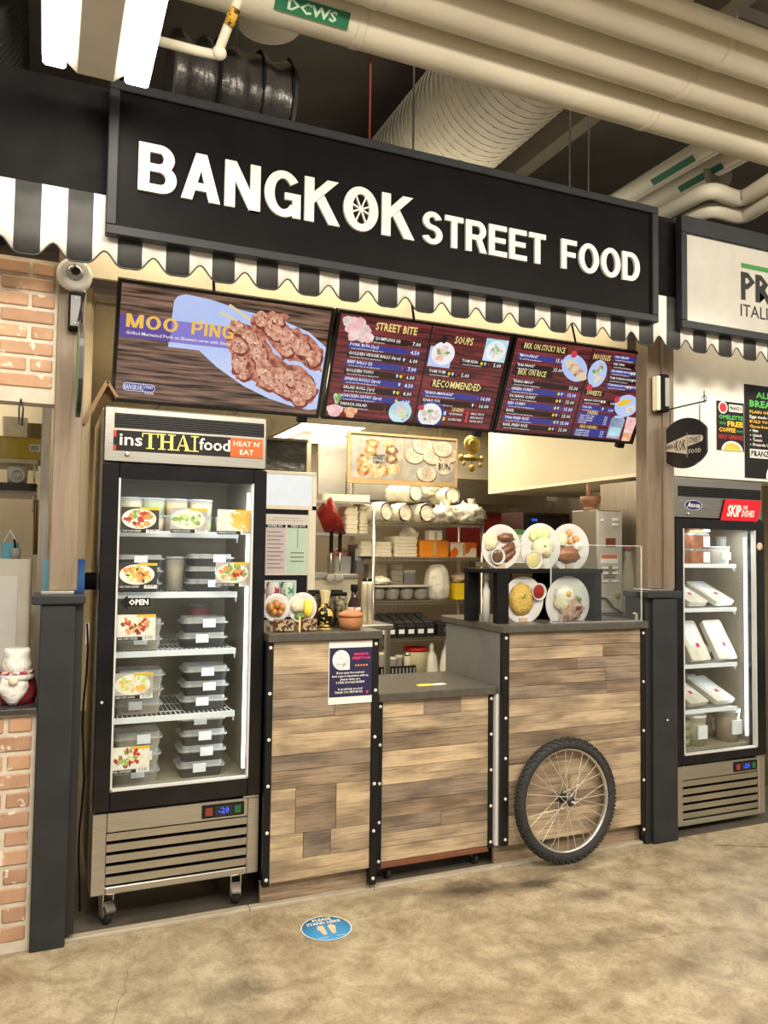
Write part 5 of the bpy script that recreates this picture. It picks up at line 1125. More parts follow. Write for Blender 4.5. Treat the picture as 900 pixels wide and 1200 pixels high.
# ================================================================== LIGHT FIXTURE
lf = thing('light_fixture', 'twin-tube hanging light fixture with bright lamps at top left', 'light', (.11, 2.1, 3.02))
FX = [PX(48, 2.72, 78), PX(79, 2.72, 82), PX(144, 2.72, 95), PX(175, 2.72, 102)]; FZ = 3.005
GLOW = scr('lamp_lens_glow', (255, 246, 228), k=9.0)
box('reflector_pan', mat('fixture_white', (.60, .56, .47), rough=.4), FX[0], FX[3], 1.45, 2.72, FZ+.03, FZ+.07, lf, bevel=.004)
MB().prism([(FX[1], 1.45, FZ+.03), (FX[1]+.03, 1.45, FZ+.004), (FX[2]-.03, 1.45, FZ+.004), (FX[2], 1.45, FZ+.03)], (0, 1.27, 0)).build('centre_channel', _m['fixture_white'], lf)
for a, c in ((FX[0], FX[1]), (FX[2], FX[3])):
    l_ = MB(); l_.box(a+.004, c-.004, 1.46, 2.715, FZ, FZ+.03); l_.build('lamp_lens', GLOW, lf, bevel=.008)
for y in (1.7, 2.5): MB().cyl(((FX[0]+FX[3])/2, y, FZ+.07), ((FX[0]+FX[3])/2, y, 4.7), .004, n=6).build('hanger_cable', GREY, lf)
for x in ((FX[0]+FX[1])/2, (FX[2]+FX[3])/2):
    l_ = area('fixture_lamp', (x, 2.09, FZ-.004), .06, 1.25, 9); l_.parent = lf; l_.location = l_.location-ORG[lf.name]

# ================================================================== FOOD ON THE COUNTERS
DISH = mat('white_melamine', (.64, .62, .61), (.58, .56, .56), scale=5, rough=.25)
def plate(label, px, py, Y, rpx, base_z, foods, rx=1.0, group='display plates on the right counter'):
    c = P(px, py, Y); r = PX(px+rpx, Y, py)-c.x
    o = thing('display_plate', label, 'plate', (0, 0, 0), group=group)
    MB().lathe((0, 0, 0), [(0, -.012), (r*.6, -.012), (r*.97, .006), (r, .010), (r*.97, .012), (r*.62, -.004), (0, -.004)], n=36, axis='y', sx=rx).build('dish', DISH, o)
    for f in foods: f(o, r)
    st_ = MB(); hz = base_z-c.z; st_.box(-.022, .022, -.014, .06, hz+.0, hz+.018); st_.box(-.02, .02, .012, .02, hz+.018, -r*.4); st_.build('stand', mat('wooden_plate_stand', (.42, .30, .18), (.5, .36, .22), rough=.6), o)
    o.location = c; return o
def fb(name, m, x, z, rx, rz, th=.018, amp=.15, seed=0, rot=0, fr=2.5):
    def go(o, r):
        b = MB(); b.blob((0, 0, 0), r*rx, th, r*rz, amp, fr, 16, 10, seed)
        R_ = Matrix.Rotation(rot, 3, 'Y'); b.v = [R_ @ v+Vector((r*x, -.004, r*z)) for v in b.v]; b.build(name, m, o)
    return go
def cup(x, z, k, fill, rim=None):
    def go(o, r):
        MB().lathe((r*x, 0, r*z), [(k*r*.7, 0), (k*r, .022), (k*r*1.02, .024), (k*r*.9, .024), (k*r*.8, .014), (0, .014)], n=20, axis='y').build('sauce_cup', rim or DISH, o)
        MB().lathe((r*x, -.0155, r*z), [(k*r*.84, 0), (k*r*.7, .003), (0, .004)], n=16, axis='y').build('sauce', fill, o)
    return go
fm = dict(rice=mat('rice_noodle', (.72, .68, .50), (.60, .55, .34), scale=60, rough=.6, bump=.6), skew=mat('grilled_skewer', (.22, .085, .04), (.10, .035, .018), scale=34, rough=.35, bump=.6), sauce=mat('dark_sauce', (.06, .03, .02), (.14, .08, .04), scale=60, rough=.2), cuc=mat('cucumber', (.45, .60, .22), (.62, .72, .38), scale=30, rough=.3), soup=mat('creamy_soup', (.60, .52, .26), (.50, .50, .20), scale=40, rough=.2), carrot=mat('carrot', (.70, .24, .06), (.78, .36, .12), scale=20, rough=.4), duck=mat('glazed_meat', (.34, .13, .05), (.22, .075, .03), scale=22, rough=.3, bump=.5), nood=mat('yellow_noodles', (.62, .44, .10), (.50, .32, .06), scale=60, rough=.45, bump=.8, stretch=(1, 1, 3)), red=mat('red_chilli_sauce', (.30, .02, .012), (.2, .015, .01), rough=.15), egg=mat('egg_white', (.82, .79, .72), rough=.3), yolk=mat('egg_yolk', (.82, .42, .06), rough=.2), mix=mat('stir_fried_meat', (.34, .12, .08), (.52, .42, .34), scale=40, rough=.4, bump=.6), herb=mat('green_herb', (.10, .24, .05), (.18, .34, .08), scale=40, rough=.5, bump=.5), mango=mat('ripe_mango', (.82, .60, .04), (.86, .66, .10), scale=12, rough=.35), ball=mat('glazed_ball', (.30, .12, .03), (.42, .19, .05), scale=14, rough=.2), stick=mat('bamboo_stick', (.66, .52, .32), rough=.6))
def stick(x0, z0, x1, z1):
    def go(o, r): MB().cyl((r*x0, -.008, r*z0), (r*x1, -.008, r*z1), .0025, n=6).build('skewer_stick', fm['stick'], o)
    return go
ST = 1.372
YP = 3.26
plate('display plate of grilled skewers, rice and dark dip, leftmost on black shelf', 586, 641, YP, 22.5, ST, [fb('rice_mound', fm['rice'], -.52, .28, .38, .42, seed=1), fb('skewer_meat', fm['skew'], .30, .42, .42, .20, seed=2), fb('skewer_meat', fm['skew'], .36, -.10, .46, .22, seed=3, rot=-.5), fb('skewer_meat', fm['skew'], .42, -.38, .40, .20, seed=4, rot=-.6), stick(.6, .4, 1.15, .30), stick(.6, .0, 1.15, .10), cup(-.22, -.42, .36, fm['sauce'])])
plate('display plate of chicken rice, cucumber slices and soup cup, middle of black shelf', 632, 641.5, YP+.02, 23.5, ST, [fb('cucumber_slice', fm['cuc'], -.30, .52, .20, .26, .01, .05), fb('cucumber_slice', fm['cuc'], .0, .60, .22, .24, .01, .05), fb('cucumber_slice', fm['cuc'], .30, .56, .20, .24, .01, .05), fb('rice_mound', fm['rice'], .15, .02, .52, .42, .026, seed=5), fb('herb_sprig', fm['herb'], .12, .05, .12, .08, .03, .4), cup(-.36, -.52, .40, fm['soup'])])
plate('display plate of glazed meat with carrot and egg, rightmost on black shelf', 666, 642, YP+.03, 23, ST, [fb('glazed_meat', fm['duck'], -.05, -.30, .62, .34, .022, seed=6), fb('carrot_slice', fm['carrot'], .02, .62, .15, .15, .012, .05), fb('carrot_slice', fm['carrot'], .36, .38, .15, .14, .012, .05), fb('carrot_slice', fm['carrot'], .10, .25, .12, .1, .012, .05), fb('rice_mound', fm['rice'], -.36, .34, .30, .28, seed=8), fb('egg_half', fm['egg'], .45, .08, .22, .18, .014, .05), fb('egg_yolk', fm['cuc'], .45, .08, .12, .10, .018, .05)])
CT = 1.1112
plate('display plate of yellow noodles with red sauce cup, lower shelf left', 612, 703, YP+.03, 23.5, CT, [fb('noodle_heap', fm['nood'], -.08, .02, .60, .66, .03, .12, seed=9, fr=5), fb('herb_sprig', fm['herb'], -.10, .20, .16, .14, .036, .5, seed=3), cup(.72, .34, .36, fm['red'])])
plate('display plate topped with fried egg and stir fried meat, lower shelf right', 664, 706, YP+.03, 25.5, CT, [fb('stir_fry', fm['mix'], .15, -.22, .56, .50, .024, .2, seed=10, fr=4), fb('rice_mound', fm['rice'], -.22, .05, .34, .38, .024, seed=12), fb('fried_egg', fm['egg'], -.10, .30, .44, .36, .030, .1, seed=4), fb('egg_yolk', fm['yolk'], -.08, .32, .18, .16, .038, .03), fb('herb_sprig', fm['herb'], .42, .12, .14, .10, .03, .5), fb('chilli_piece', fm['red'], .4, -.2, .2, .1, .034, .2)])
# black shelf stand that carries them
ss = thing('black_shelf_stand', 'black tabletop shelf stand carrying the display plates on right counter', 'shelf', (2.25, 3.33, CT))
box('top_board', BLACKM, 1.905, 2.60, 3.22, 3.42, ST-.022, ST-.001, ss, bevel=.002)
for x, y in ((1.945, 3.40), (2.013, 3.24)): box('upright', BLACKM, x-.035, x+.03, y-.02, y+.02, CT, ST-.022, ss, bevel=.002)
box('upright', BLACKM, 2.56, 2.598, 3.23, 3.41, CT, ST-.022, ss, bevel=.002); box('back_board', BLACKM, 2.30, 2.56, 3.40, 3.41, CT, ST-.022, ss)
# acrylic guards
ACR = glass('clear_acrylic', (.95, .97, .96), 1.4, .03)
for lb, x0, x1, z1 in (('wide clear acrylic guard in front of the lower display plates', 2.24, 2.795, PZ(650, 600, 3.17)), ):
    g = thing('acrylic_guard', lb, 'guard', (2.5, 3.165, CT)); box('acrylic_sheet', ACR, x0, x1, 3.16, 3.166, CT+.001, CT+.38, g); 
    for x in (2.30, 2.755): box('clip', CHROME, x-.008, x+.008, 3.152, 3.174, CT, CT+.04, g, bevel=.002)
    EDG = plastic_film('acrylic_edge', (.80, .84, .80), .6, .2)
    for a, c, d, e in ((x0, x0+.003, CT+.001, CT+.38), (x1-.003, x1, CT+.001, CT+.38), (x0, x1, CT+.377, CT+.38)): box('polished_edge', EDG, a, c, 3.1592, 3.1668, d, e, g)
    box('base_rail', CHROME, x0, x1, 3.155, 3.172, CT, CT+.004, g)
# tall steel appliance with switches
ap = thing('steel_appliance', 'tall stainless appliance with rocker switches on the right counter', 'appliance', (2.90, 3.62, CT))
AX0, AX1, AY0, AY1 = 2.825, 3.0, 3.55, 3.78
# it stands on the back bench beside the counter
box('casing', STEELV, AX0, AX1, AY0, AY1, CT, 1.695, ap, bevel=.004); box('side_sheet', STEEL, AX0-.003, AX0, AY0+.01, AY1-.01, CT+.02, 1.68, ap)
box('control_face', mat('control_face_steel', (.50, .48, .43), (.58, .56, .50), rough=.4, metal=.3), AX0+.006, AX1-.006, AY0-.003, AY0, CT+.01, 1.685, ap)
for (x, z, w_, h_) in ((2.855, 1.635, .022, .012), (2.945, 1.640, .04, .016), (2.945, 1.612, .04, .016), (2.875, 1.39-.02, .04, .014), (2.945, 1.39-.02, .04, .014), (2.875, 1.34, .04, .014), (2.945, 1.34, .04, .014), (2.875, 1.295, .04, .014), (2.945, 1.295, .04, .014)): box('switch', WHITE, x-w_/2, x+w_/2, AY0-.012, AY0-.003, z-h_/2, z+h_/2, ap, bevel=.002)
p = Panel((AX0, AY0-.0033, CT), (1, 0, 0), (0, 0, 1)); p.rect('brown_plate_print', ink('plate_brown', (120, 70, 52)), .055, .375, .125, .425); p.rect('sticker_print', PAPER, .02, .285, .14, .335); p.rect('orange_print', ink('plate_orange', (196, 104, 60)), .025, .31, .135, .333, 2); p.rect('grey_plate_print', ink('plate_grey', (150, 142, 124)), .04, .195, .125, .27); p.rect('sticker_print', ink('plate_pale', (196, 188, 168)), .035, .03, .13, .10)
for i in range(5): p.rect('lettering_print', INK, .045, .205+.013*i, .12, .208+.013*i, 2); p.rect('lettering_print', INK, .045, .04+.011*i, .12, .042+.011*i, 2)
p.done(ap); MB().lathe((2.96, AY0-.003, 1.215), [(.016, 0), (.016, .012), (0, .012)], n=14, axis='y').build('plug', ink('plug_gold', (150, 128, 84)), ap)
MB().tube([(2.84, AY0-.008, 1.205), (2.87, AY0-.02, 1.20), (2.92, AY0-.02, 1.15), (2.97, AY0-.015, 1.125), (2.985, AY0-.01, CT+.004)], .005, n=6).build('power_cord', BLACKM, ap)
box('back_bench', STEEL, 2.812, 3.045, 3.50, 4.10, 1.07, 1.1112, None, label='steel bench behind the right counter carrying tall appliance', cat='bench')
for x in (2.84, 3.02): box('bench_leg', STEEL, x-.02, x+.02, 3.95, 3.99, -.002, 1.07, bpy.data.objects['back_bench'])
mo = thing('mortar_and_pestle', 'brown wooden mortar with pestle on top of tall steel appliance', 'mortar', (2.85, 3.66, 1.6955))
MWD = wood('mortar_wood', (.14, .05, .02), (.26, .11, .05), .02, 4, 8, knots=False)
MB().lathe((2.865, 3.66, 1.6955), [(0, 0), (.042, 0), (.046, .006), (.030, .014), (.034, .022), (.056, .05), (.060, .078), (.054, .078), (.045, .05), (0, .035)], n=24).build('bowl', MWD, mo)
MB().cyl((2.85, 3.655, 1.735), (2.836, 3.645, 1.845), .017, .009, n=12).build('pestle', MWD, mo)
# squeeze bottles and bottle behind the acrylic
def bottle(name, label, x, y, z, prof, m, cap=None, lab=None, group=None):
    o = thing(name, label, 'bottle', (x, y, z), group=group); MB().lathe((x, y, z), prof, n=20).build('bottle_body', m, o)
    r, h = prof[-1]
    if cap: MB().lathe((x, y, z+h), [(r*1.25, -.004), (r*1.25, .022), (r, .026), (0, .026)], n=14).build('bottle_cap', cap, o)
    if lab: MB().lathe((x, y, z), [(lab[0], lab[1]), (lab[0], lab[2])], n=20).build('bottle_label', lab[3], o)
bottle('glass_bottle', 'clear oil bottle with red cap beside the tall steel appliance', 3.05, 3.56, CT, [(0, 0), (.045, 0), (.047, .02), (.045, .2), (.02, .32), (.018, .36)], plastic_film('oil_glass', (.55, .50, .34), .55), ink('cap_red', (150, 40, 30)))
bottle('squeeze_bottle', 'white slim bottle standing between the black shelf posts', 1.99, 3.34, CT, [(0, 0), (.018, 0), (.018, .15), (.011, .17), (.010, .21)], WHITE, WHITE)

# ---- left counter
YL = 3.24; CL = 1.1062
plate('display plate of glazed meatballs at the left end of the tall counter', 323, 712, YL, 16, CL, [fb('glazed_ball', fm['ball'], -.42, .02, .28, .36, .03, .06, 1), fb('glazed_ball', fm['ball'], -.02, .22, .28, .34, .03, .06, 2), fb('glazed_ball', fm['ball'], .40, .02, .28, .34, .03, .06, 3), fb('glazed_ball', fm['ball'], -.18, -.30, .26, .30, .03, .06, 4), fb('glazed_ball', fm['ball'], .26, -.32, .26, .28, .03, .06, 5)], group='display plates on the left counter')
plate('display plate of mango with sticky rice beside the meatball plate', 353.5, 712, YL+.01, 17, CL, [fb('sticky_rice', fm['rice'], -.32, .15, .46, .50, .03, seed=3), fb('mango_slices', fm['mango'], .42, -.05, .36, .60, .026, .05), fb('herb_sprig', fm['herb'], -.2, -.60, .36, .14, .016, .3)], group='display plates on the left counter')
def menu_holder(label, x, wd):
    o = thing('name_plate', label, 'name plate', (x, 3.205, CL)); box('base', mat('name_plate_wood', (.16, .06, .03), (.22, .09, .05), rough=.4), x-wd/2, x+wd/2, 3.19, 3.22, CL, CL+.05, o, bevel=.003)
    box('fretwork', ink('fretwork_tan', (170, 150, 118), (60, 36, 28), scale=70, lo=.48, hi=.53), x-wd/2+.004, x+wd/2-.004, 3.186, 3.1895, CL+.004, CL+.046, o)
menu_holder('dark fretwork name plate in front of meatball plate', PX(333, 3.2, 730), .085); menu_holder('dark fretwork name plate in front of mango plate', PX(362, 3.2, 730), .07)
box('yellow_stick', ink('ruler_yellow', (226, 206, 130)), PX(348.5, 3.2, 730), PX(350.5, 3.2, 730), 3.178, 3.181, CL, CL+.062, None, label='thin pale yellow stick between the two name plates', cat='stick')
va = thing('gold_vase', 'black vase with gold scroll pattern holding folded napkin', 'vase', (1.145, 3.24, CL))
VX = PX(381, 3.24, 710)
MB().lathe((VX, 3.24, CL), [(0, 0), (.026, 0), (.028, .008), (.018, .02), (.030, .035), (.036, .06), (.030, .088), (.016, .10), (.018, .112), (.015, .112), (0, .10)], n=24).build('vase_body', ink('vase_black_gold', (22, 20, 16), (206, 176, 88), scale=42, lo=.52, hi=.55, rough=.25, detail=1), va)
MB().lathe((VX, 3.24, CL), [(.0265, .0), (.0285, .002), (.0285, .007), (.0265, .008)], n=24).build('gold_foot', ink('vase_gold', (214, 186, 110), rough=.3), va)
b = MB(); b.lathe((VX, 3.24, CL), [(.014, .108), (.020, .14), (.026, .168), (.018, .16), (.008, .12)], n=9, smooth=False); b.build('folded_napkin', ink('napkin', (206, 190, 150)), va)
po_ = thing('clay_pot', 'small terracotta clay pot with lid on tall counter', 'pot', (1.23, 3.22, CL)); PXc = PX(411, 3.22, 725); TC = mat('terracotta', (.46, .20, .085), (.36, .15, .06), scale=14, rough=.75, bump=.4)
MB().lathe((PXc, 3.22, CL), [(0, 0), (.040, 0), (.050, .02), (.053, .045), (.048, .058)], n=28).build('pot_body', TC, po_); MB().lathe((PXc, 3.22, CL), [(.055, .056), (.056, .064), (.05, .070), (.030, .080), (.012, .084), (0, .084)], n=28).build('pot_lid', TC, po_)
SOY = mat('soy_bottle', (.020, .010, .007), (.03, .015, .01), rough=.12)
x = PX(415, 3.30, 700); bottle('sauce_bottle', 'dark soy sauce bottle behind the clay pot', x, 3.30, CL, [(0, 0), (.028, 0), (.029, .10), (.014, .135), (.013, .165)], SOY, BLACKM, (.0295, .06, .09, ink('label_red', (170, 60, 50), (226, 216, 200), scale=60)))
cols = [ink('jar_red', (120, 30, 30), (190, 160, 120), scale=40), ink('jar_dark', (40, 34, 30), (120, 110, 90), scale=40), ink('jar_green', (44, 54, 40), (180, 170, 140), scale=50)]
for i, (px_, nm) in enumerate(((362, 'red'), (386, 'dark'), (400, 'green-labelled'))):
    x = PX(px_, 3.36, 700); tub('tall %s jar in the jar row at the back of tall counter' % nm, x, 3.37, CL, .030, .152, cols[i], BLACKM, False, 'sauce jars at the back of tall counter', name='sauce_jar')
for i, px_ in enumerate((371, 396)):
    x = PX(px_, 3.42, 700); tub('%s jar standing behind the jar row on tall counter' % ('first', 'second')[i], x, 3.45, CL, .032, .158, cols[(i+1) % 3], BLACKM, False, 'sauce jars at the back of tall counter', name='sauce_jar')

# ================================================================== DRINK COOLER behind the left counter
KY = 3.95; K0, K1 = .93, PX(370.5, KY, 600)
dc = thing('drink_cooler', 'cream-framed drink cooler with lit header behind the tall counter', 'cooler', ((K0+K1)/2, KY+.25, 0)); ZT = PZ(371, 554, KY); Z1 = PZ(371, 598, KY)
CF = mat('cooler_cream', (.70, .63, .50), rough=.45)
box('cabinet', CF, K0, K1, KY+.03, KY+.5, -.002, ZT-.01, dc); box('header_frame', CF, K0, K1, KY, KY+.03, ZT-.018, ZT, dc, bevel=.003); box('header_frame', CF, K1-.022, K1, KY, KY+.03, Z1, ZT-.018, dc); box('header_frame', CF, K0, K1, KY, KY+.03, Z1-.0, Z1+.02, dc); box('door_post', CF, K1-.042, K1, KY, KY+.03, .05, Z1, dc, bevel=.003)
box('lit_header', scr('cooler_lightbox', (236, 238, 234), k=1.0), K0+.01, K1-.022, KY+.006, KY+.028, Z1+.02, ZT-.018, dc)
box('dark_door', BLACKG, K0, K1-.042, KY+.012, KY+.03, .05, Z1, dc)
nz = PZ(340, 674, KY); ns = thing('menu_sheet', 'pale dine in and take out sheet hung on the drink cooler', 'notice', (1.15, KY, nz)); SX0, SX1 = 1.03, PX(361, KY, 640); SZ1 = PZ(340, 603, KY)
box('sheet', mat('notice_paper', (.62, .58, .54), rough=.6), SX0, SX1, KY-.003, KY-.001, nz, SZ1, ns); p = Panel((SX0, KY-.0034, nz), (1, 0, 0), (0, 0, 1)); W, H = SX1-SX0, SZ1-nz
p.rect('pink_print', ink('sheet_pink', (196, 184, 184)), .005, .01, W*.48, H*.78); p.rect('green_print', ink('sheet_green', (186, 208, 190)), W*.52, .01, W-.006, H*.78)
p.rect('heading_print', INK, .005, H*.78, W*.48, H*.83, 2); p.rect('heading_print', INK, W*.52, H*.78, W-.006, H*.83, 2); p.text('sheet_lettering', PAPER, 'DINE IN', W*.25, H*.79, h=.012, w=.075, align='c', l=3); p.text('sheet_lettering', PAPER, 'TAKE OUT', W*.76, H*.79, h=.012, w=.08, align='c', l=3)
for i in range(10): p.rect('line_print', ink('sheet_ink', (110, 96, 96)), W*.08, H*(.70-.065*i), W*(.38+.06*(i % 2)), H*(.70-.065*i)+.004, 2)
for i in range(3): p.rect('line_print', ink('sheet_ink', (110, 96, 96)), W*.60, H*(.36-.07*i), W*.90, H*(.36-.07*i)+.005, 2)
p.rect('line_print', INK, W*.75, H*.45, W*.76, H*.78, 2); p.rect('line_print', ink('sheet_ink', (110, 96, 96)), W*.1, H*.90, W*.9, H*.905, 2); p.rect('line_print', ink('sheet_ink', (110, 96, 96)), W*.2, H*.94, W*.8, H*.945, 2); p.done(ns)
cw = thing('can_window', None, None, ((1.03+1.2)/2, KY, 1.2)); cw.parent = dc; cw.location = ORG[cw.name]-ORG[dc.name]
WX1 = PX(347.5, KY, 690); WZ1 = PZ(340, 680, KY)
box('window_frame', ink('window_pale', (196, 206, 206)), 1.0, WX1, KY+.004, KY+.012, WZ1-.02, WZ1, cw); box('window_frame', ink('window_pale', (196, 206, 206)), WX1-.012, WX1, KY+.004, KY+.012, 1.10, WZ1-.02, cw); box('lit_back', scr('can_backlight', (170, 186, 186), k=.8), 1.0, WX1-.012, KY+.0085, KY+.012, 1.10, WZ1-.02, cw)
for i, (x, nm, m_) in enumerate(((WX1-.205, 'silver cola can with red lettering in the drink cooler', ink('can_cola', (206, 204, 204), (170, 40, 48), scale=30, lo=.52, hi=.56)), (WX1-.135, 'second silver cola can in the drink cooler', ink('can_cola2', (210, 210, 210), (176, 46, 54), scale=26, lo=.5, hi=.55)), (WX1-.062, 'green lemon soda can in the drink cooler', ink('can_lemon', (200, 212, 204), (60, 140, 84), scale=30, lo=.5, hi=.55)))):
    o = thing('drink_can', nm, 'can', (x, KY-.03, 1.165)); MB().lathe((x, KY-.03, 1.165), [(0, 0), (.026, 0), (.032, .01), (.032, .105), (.027, .115), (.027, .118), (0, .116)], n=20).build('can_body', m_, o)
box('can_shelf', ink('can_shelf_white', (206, 210, 206)), 1.0, WX1, KY-.065, KY+.012, 1.155, 1.165, dc)
wb = thing('wrapped_box', 'box wrapped in black plastic on top of the drink cooler', 'box', (1.1, KY+.2, ZT)); q0, q1 = P(313, 552, KY+.05), P(360, 516, KY+.05)
MB().rbox(.98, q1.x, KY+.03, KY+.33, ZT, q1.z-.01, .02).build('wrapped_carton', mat('black_plastic_wrap', (.06, .055, .04), (.22, .20, .15), scale=7, rough=.18, bump=1.0, stretch=(1, 1, 2), lo=.5, hi=.8), wb); MB().rbox(.975, q1.x+.005, KY+.025, KY+.335, q1.z-.012, q1.z, .02).build('carton_rim', mat('wrap_rim', (.30, .27, .2), (.5, .46, .36), scale=20, rough=.3), wb)

# ================================================================== WIRE RACK
RY0, RY1 = 5.4, 5.78; RX0, RX1 = 2.245, 3.175
rk = thing('wire_rack', 'chrome wire storage rack full of containers in the middle of kitchen', 'rack', ((RX0+RX1)/2, (RY0+RY1)/2, -.002))
for x in (RX0, RX1):
    for y in (RY0, RY1): MB().cyl((x, y, -.002), (x, y, 1.75), .0145, n=12).build('rack_post', CHROME, rk)
RZ = [PZ(437, 703+2, RY0)]
LV = [1.665, 1.405, 1.075, .80, .44]
for z in LV:
    s = thing('rack_shelf', None, None, ((RX0+RX1)/2, RY0, z)); s.parent = rk; s.location = ORG[s.name]-ORG[rk.name]
    MB().box(RX0, RX1, RY0-.004, RY0+.004, z-.006, z).box(RX0, RX1, RY0-.004, RY0+.004, z-.030, z-.024).box(RX0, RX1, RY1-.004, RY1+.004, z-.006, z).box(RX0, RX0+.008, RY0, RY1, z-.02, z).box(RX1-.008, RX1, RY0, RY1, z-.02, z).build('shelf_rail', CHROME, s)
    b = MB()
    for i in range(31): x = RX0+(RX1-RX0)*i/30; b.cyl((x, RY0-.003, z-.028), (x, RY0-.003, z-.002), .002, n=4, caps=False); b.cyl((x, RY0, z-.003), (x, RY1, z-.003), .002, n=4, caps=False)
    b.build('shelf_wires', CHROME, s, kind='stuff')
FOAM = mat('white_foam', (.80, .76, .62), (.74, .69, .54), scale=9, rough=.6)
BAG = mat('clear_bag_plastic', (.84, .81, .70), (.66, .63, .52), scale=18, rough=.24, bump=1.0)
def cup_roll(label, x, z, r, ln, rz, seed):
    """a sleeve of foam cups lying in a crumpled bag, end towards the viewer"""
    o = thing('cup_sleeve', label, 'cup sleeve', (0, 0, 0), group='bagged cup sleeves on top of the rack'); b = MB(); n = 18; v = []
    for i in range(9):
        t = i/8; rr = r*(.82+.18*math.sin(PI*min(1, t*1.6+.2)))
        for j in range(n):
            a = 2*PI*j/n; k = rr*(1+.22*noise.noise(Vector((math.cos(a)*2.4, math.sin(a)*2.4, t*4+seed)))); v.append((k*math.cos(a), t*ln, max(-r*.92, k*math.sin(a))))
    b.add(v, [(i*n+j, i*n+(j+1) % n, (i+1)*n+(j+1) % n, (i+1)*n+j) for i in range(8) for j in range(n)], True); b.add(v[-n:], [tuple(range(n))]); b.build('bag_film', BAG, o)
    MB().lathe((0, .004, 0), [(r*.74, 0), (r*.74, .006), (r*.69, .006), (r*.64, -.012), (0, -.012)], n=20, axis='y').build('cup_rim', BAG, o)
    o.location = (x, RY0-.02, z); o.rotation_euler = (0, 0, rz)
ti = 1.667
spots = [(452, .078, .5), (474, .076, .35), (499, .078, .25), (520, .070, -.2), (548, .085, .1), (557, .07, -.3)]
nm = ['leftmost', 'second', 'third', 'fourth', 'fifth', 'rightmost']
for i, (px_, r, rz) in enumerate(spots): cup_roll('%s sleeve in lower row of bagged white cups on the rack top' % nm[i], PX(px_, RY0, 590)-(0 if i < 5 else -.02), ti+r*.92, r, .3, rz, i*2.3)
for i, (px_, r, rz, dz) in enumerate(((486, .082, .35, .155), (529, .074, .1, .15))): cup_roll('%s bagged cup sleeve lying on the lower row' % ('left', 'right')[i], PX(px_, RY0, 580), ti+dz+r*.9, r, .28, rz, 20+i)
for lb, px_, py_, rx_, rz_, sd in (('crumpled clear bag at the right end of the rack top', 549, 592, .13, .085, 4), ('knotted clear bag lying over the fourth cup sleeve', 521, 594, .10, .075, 9)):
    o = thing('plastic_bag', lb, 'bag', (PX(px_, 5.36, py_), 5.36, ti)); MB().blob((PX(px_, 5.36, py_), 5.37, ti+rz_*.85), rx_, .09, rz_, .34, 3.4, 22, 14, sd, zmin=-.85).build('bag_film', BAG, o); MB().lathe((PX(px_, 5.36, py_)+.03, 5.37, ti+rz_*1.6), [(.012, 0), (.022, .03), (.035, .06), (.02, .055), (.004, .01)], n=9, smooth=False).build('bag_knot', BAG, o)
bg = thing('plastic_bag', 'loose white plastic bag crumpled above the cup sleeves', 'bag', (2.6, 5.5, 1.87)); MB().blob((PX(494, 5.6, 572), 5.62, 1.93), .20, .11, .06, .3, 3, 20, 12, 3).build('bag_film', BAG, bg)
# second shelf
def fstack(label, x0, x1, z, n, th, y=RY0+.03, d=.25, taper=.0, m=None):
    o = thing('foam_box_stack', label, 'containers', ((x0+x1)/2, y+d/2, z), group=None)
    for i in range(n):
        MB().rbox(x0+.006*((i*3) % 2), x1-.004*((i*5) % 2), y, y+d, z+i*th+.001, z+(i+1)*th-.001, .02, .03).build('foam_container', m or FOAM, o)
def rx(px_, py=680): return PX(px_, RY0, py)
z = LV[1]
fstack('left stack of white foam clamshells on the second rack shelf', rx(424), rx(462), z, 4, .028); fstack('tall foam clamshell pile behind the left stack', rx(428), rx(460), z, 9, .026, RY0+.29, .09)
fstack('middle stack of white foam clamshells on the second rack shelf', rx(464), rx(492), z, 6, .026)
OBX = ink('orange_card', (222, 140, 40), (208, 122, 30)); 
def carton(name, label, x0, x1, z, h, m, y=RY0+.02, d=.22, extra=None):
    o = thing(name, label, 'box', ((x0+x1)/2, y+d/2, z)); MB().box(x0, x1, y, y+d, z, z+h).build('block_body', m, o, bevel=.003); box('lid_flap', m, x0-.001, x1+.001, y-.001, y+d*.5, z+h, z+h+.003, o); box('front_tape', mat('tape_tan', (.5, .4, .2), rough=.3), (x0+x1)/2-.012, (x0+x1)/2+.012, y-.0012, y, z+h*.1, z+h*.9, o)
carton('orange_box', 'orange cardboard box on the second rack shelf', rx(494), rx(527), z, .125, OBX)
carton('white_box', 'small white box standing on the orange box', rx(505), rx(520), z+.129, .075, WHITE, RY0+.03, .09)
carton('printed_box', 'white and orange printed box at right of second rack shelf', rx(530), rx(560), z, .115, ink('box_print', (226, 214, 190), (214, 104, 36), scale=9, lo=.5, hi=.52, detail=0))
o = thing('wrapped_tray', 'wrapped clear food tray lying on the orange printed boxes', 'tray', (2.6, 5.55, z)); MB().blob((rx(497), RY0+.30, z+.11), .10, .06, .11, .2, 3, 14, 10, 9, zmin=-.98).build('wrapped_bundle', BAG, o)
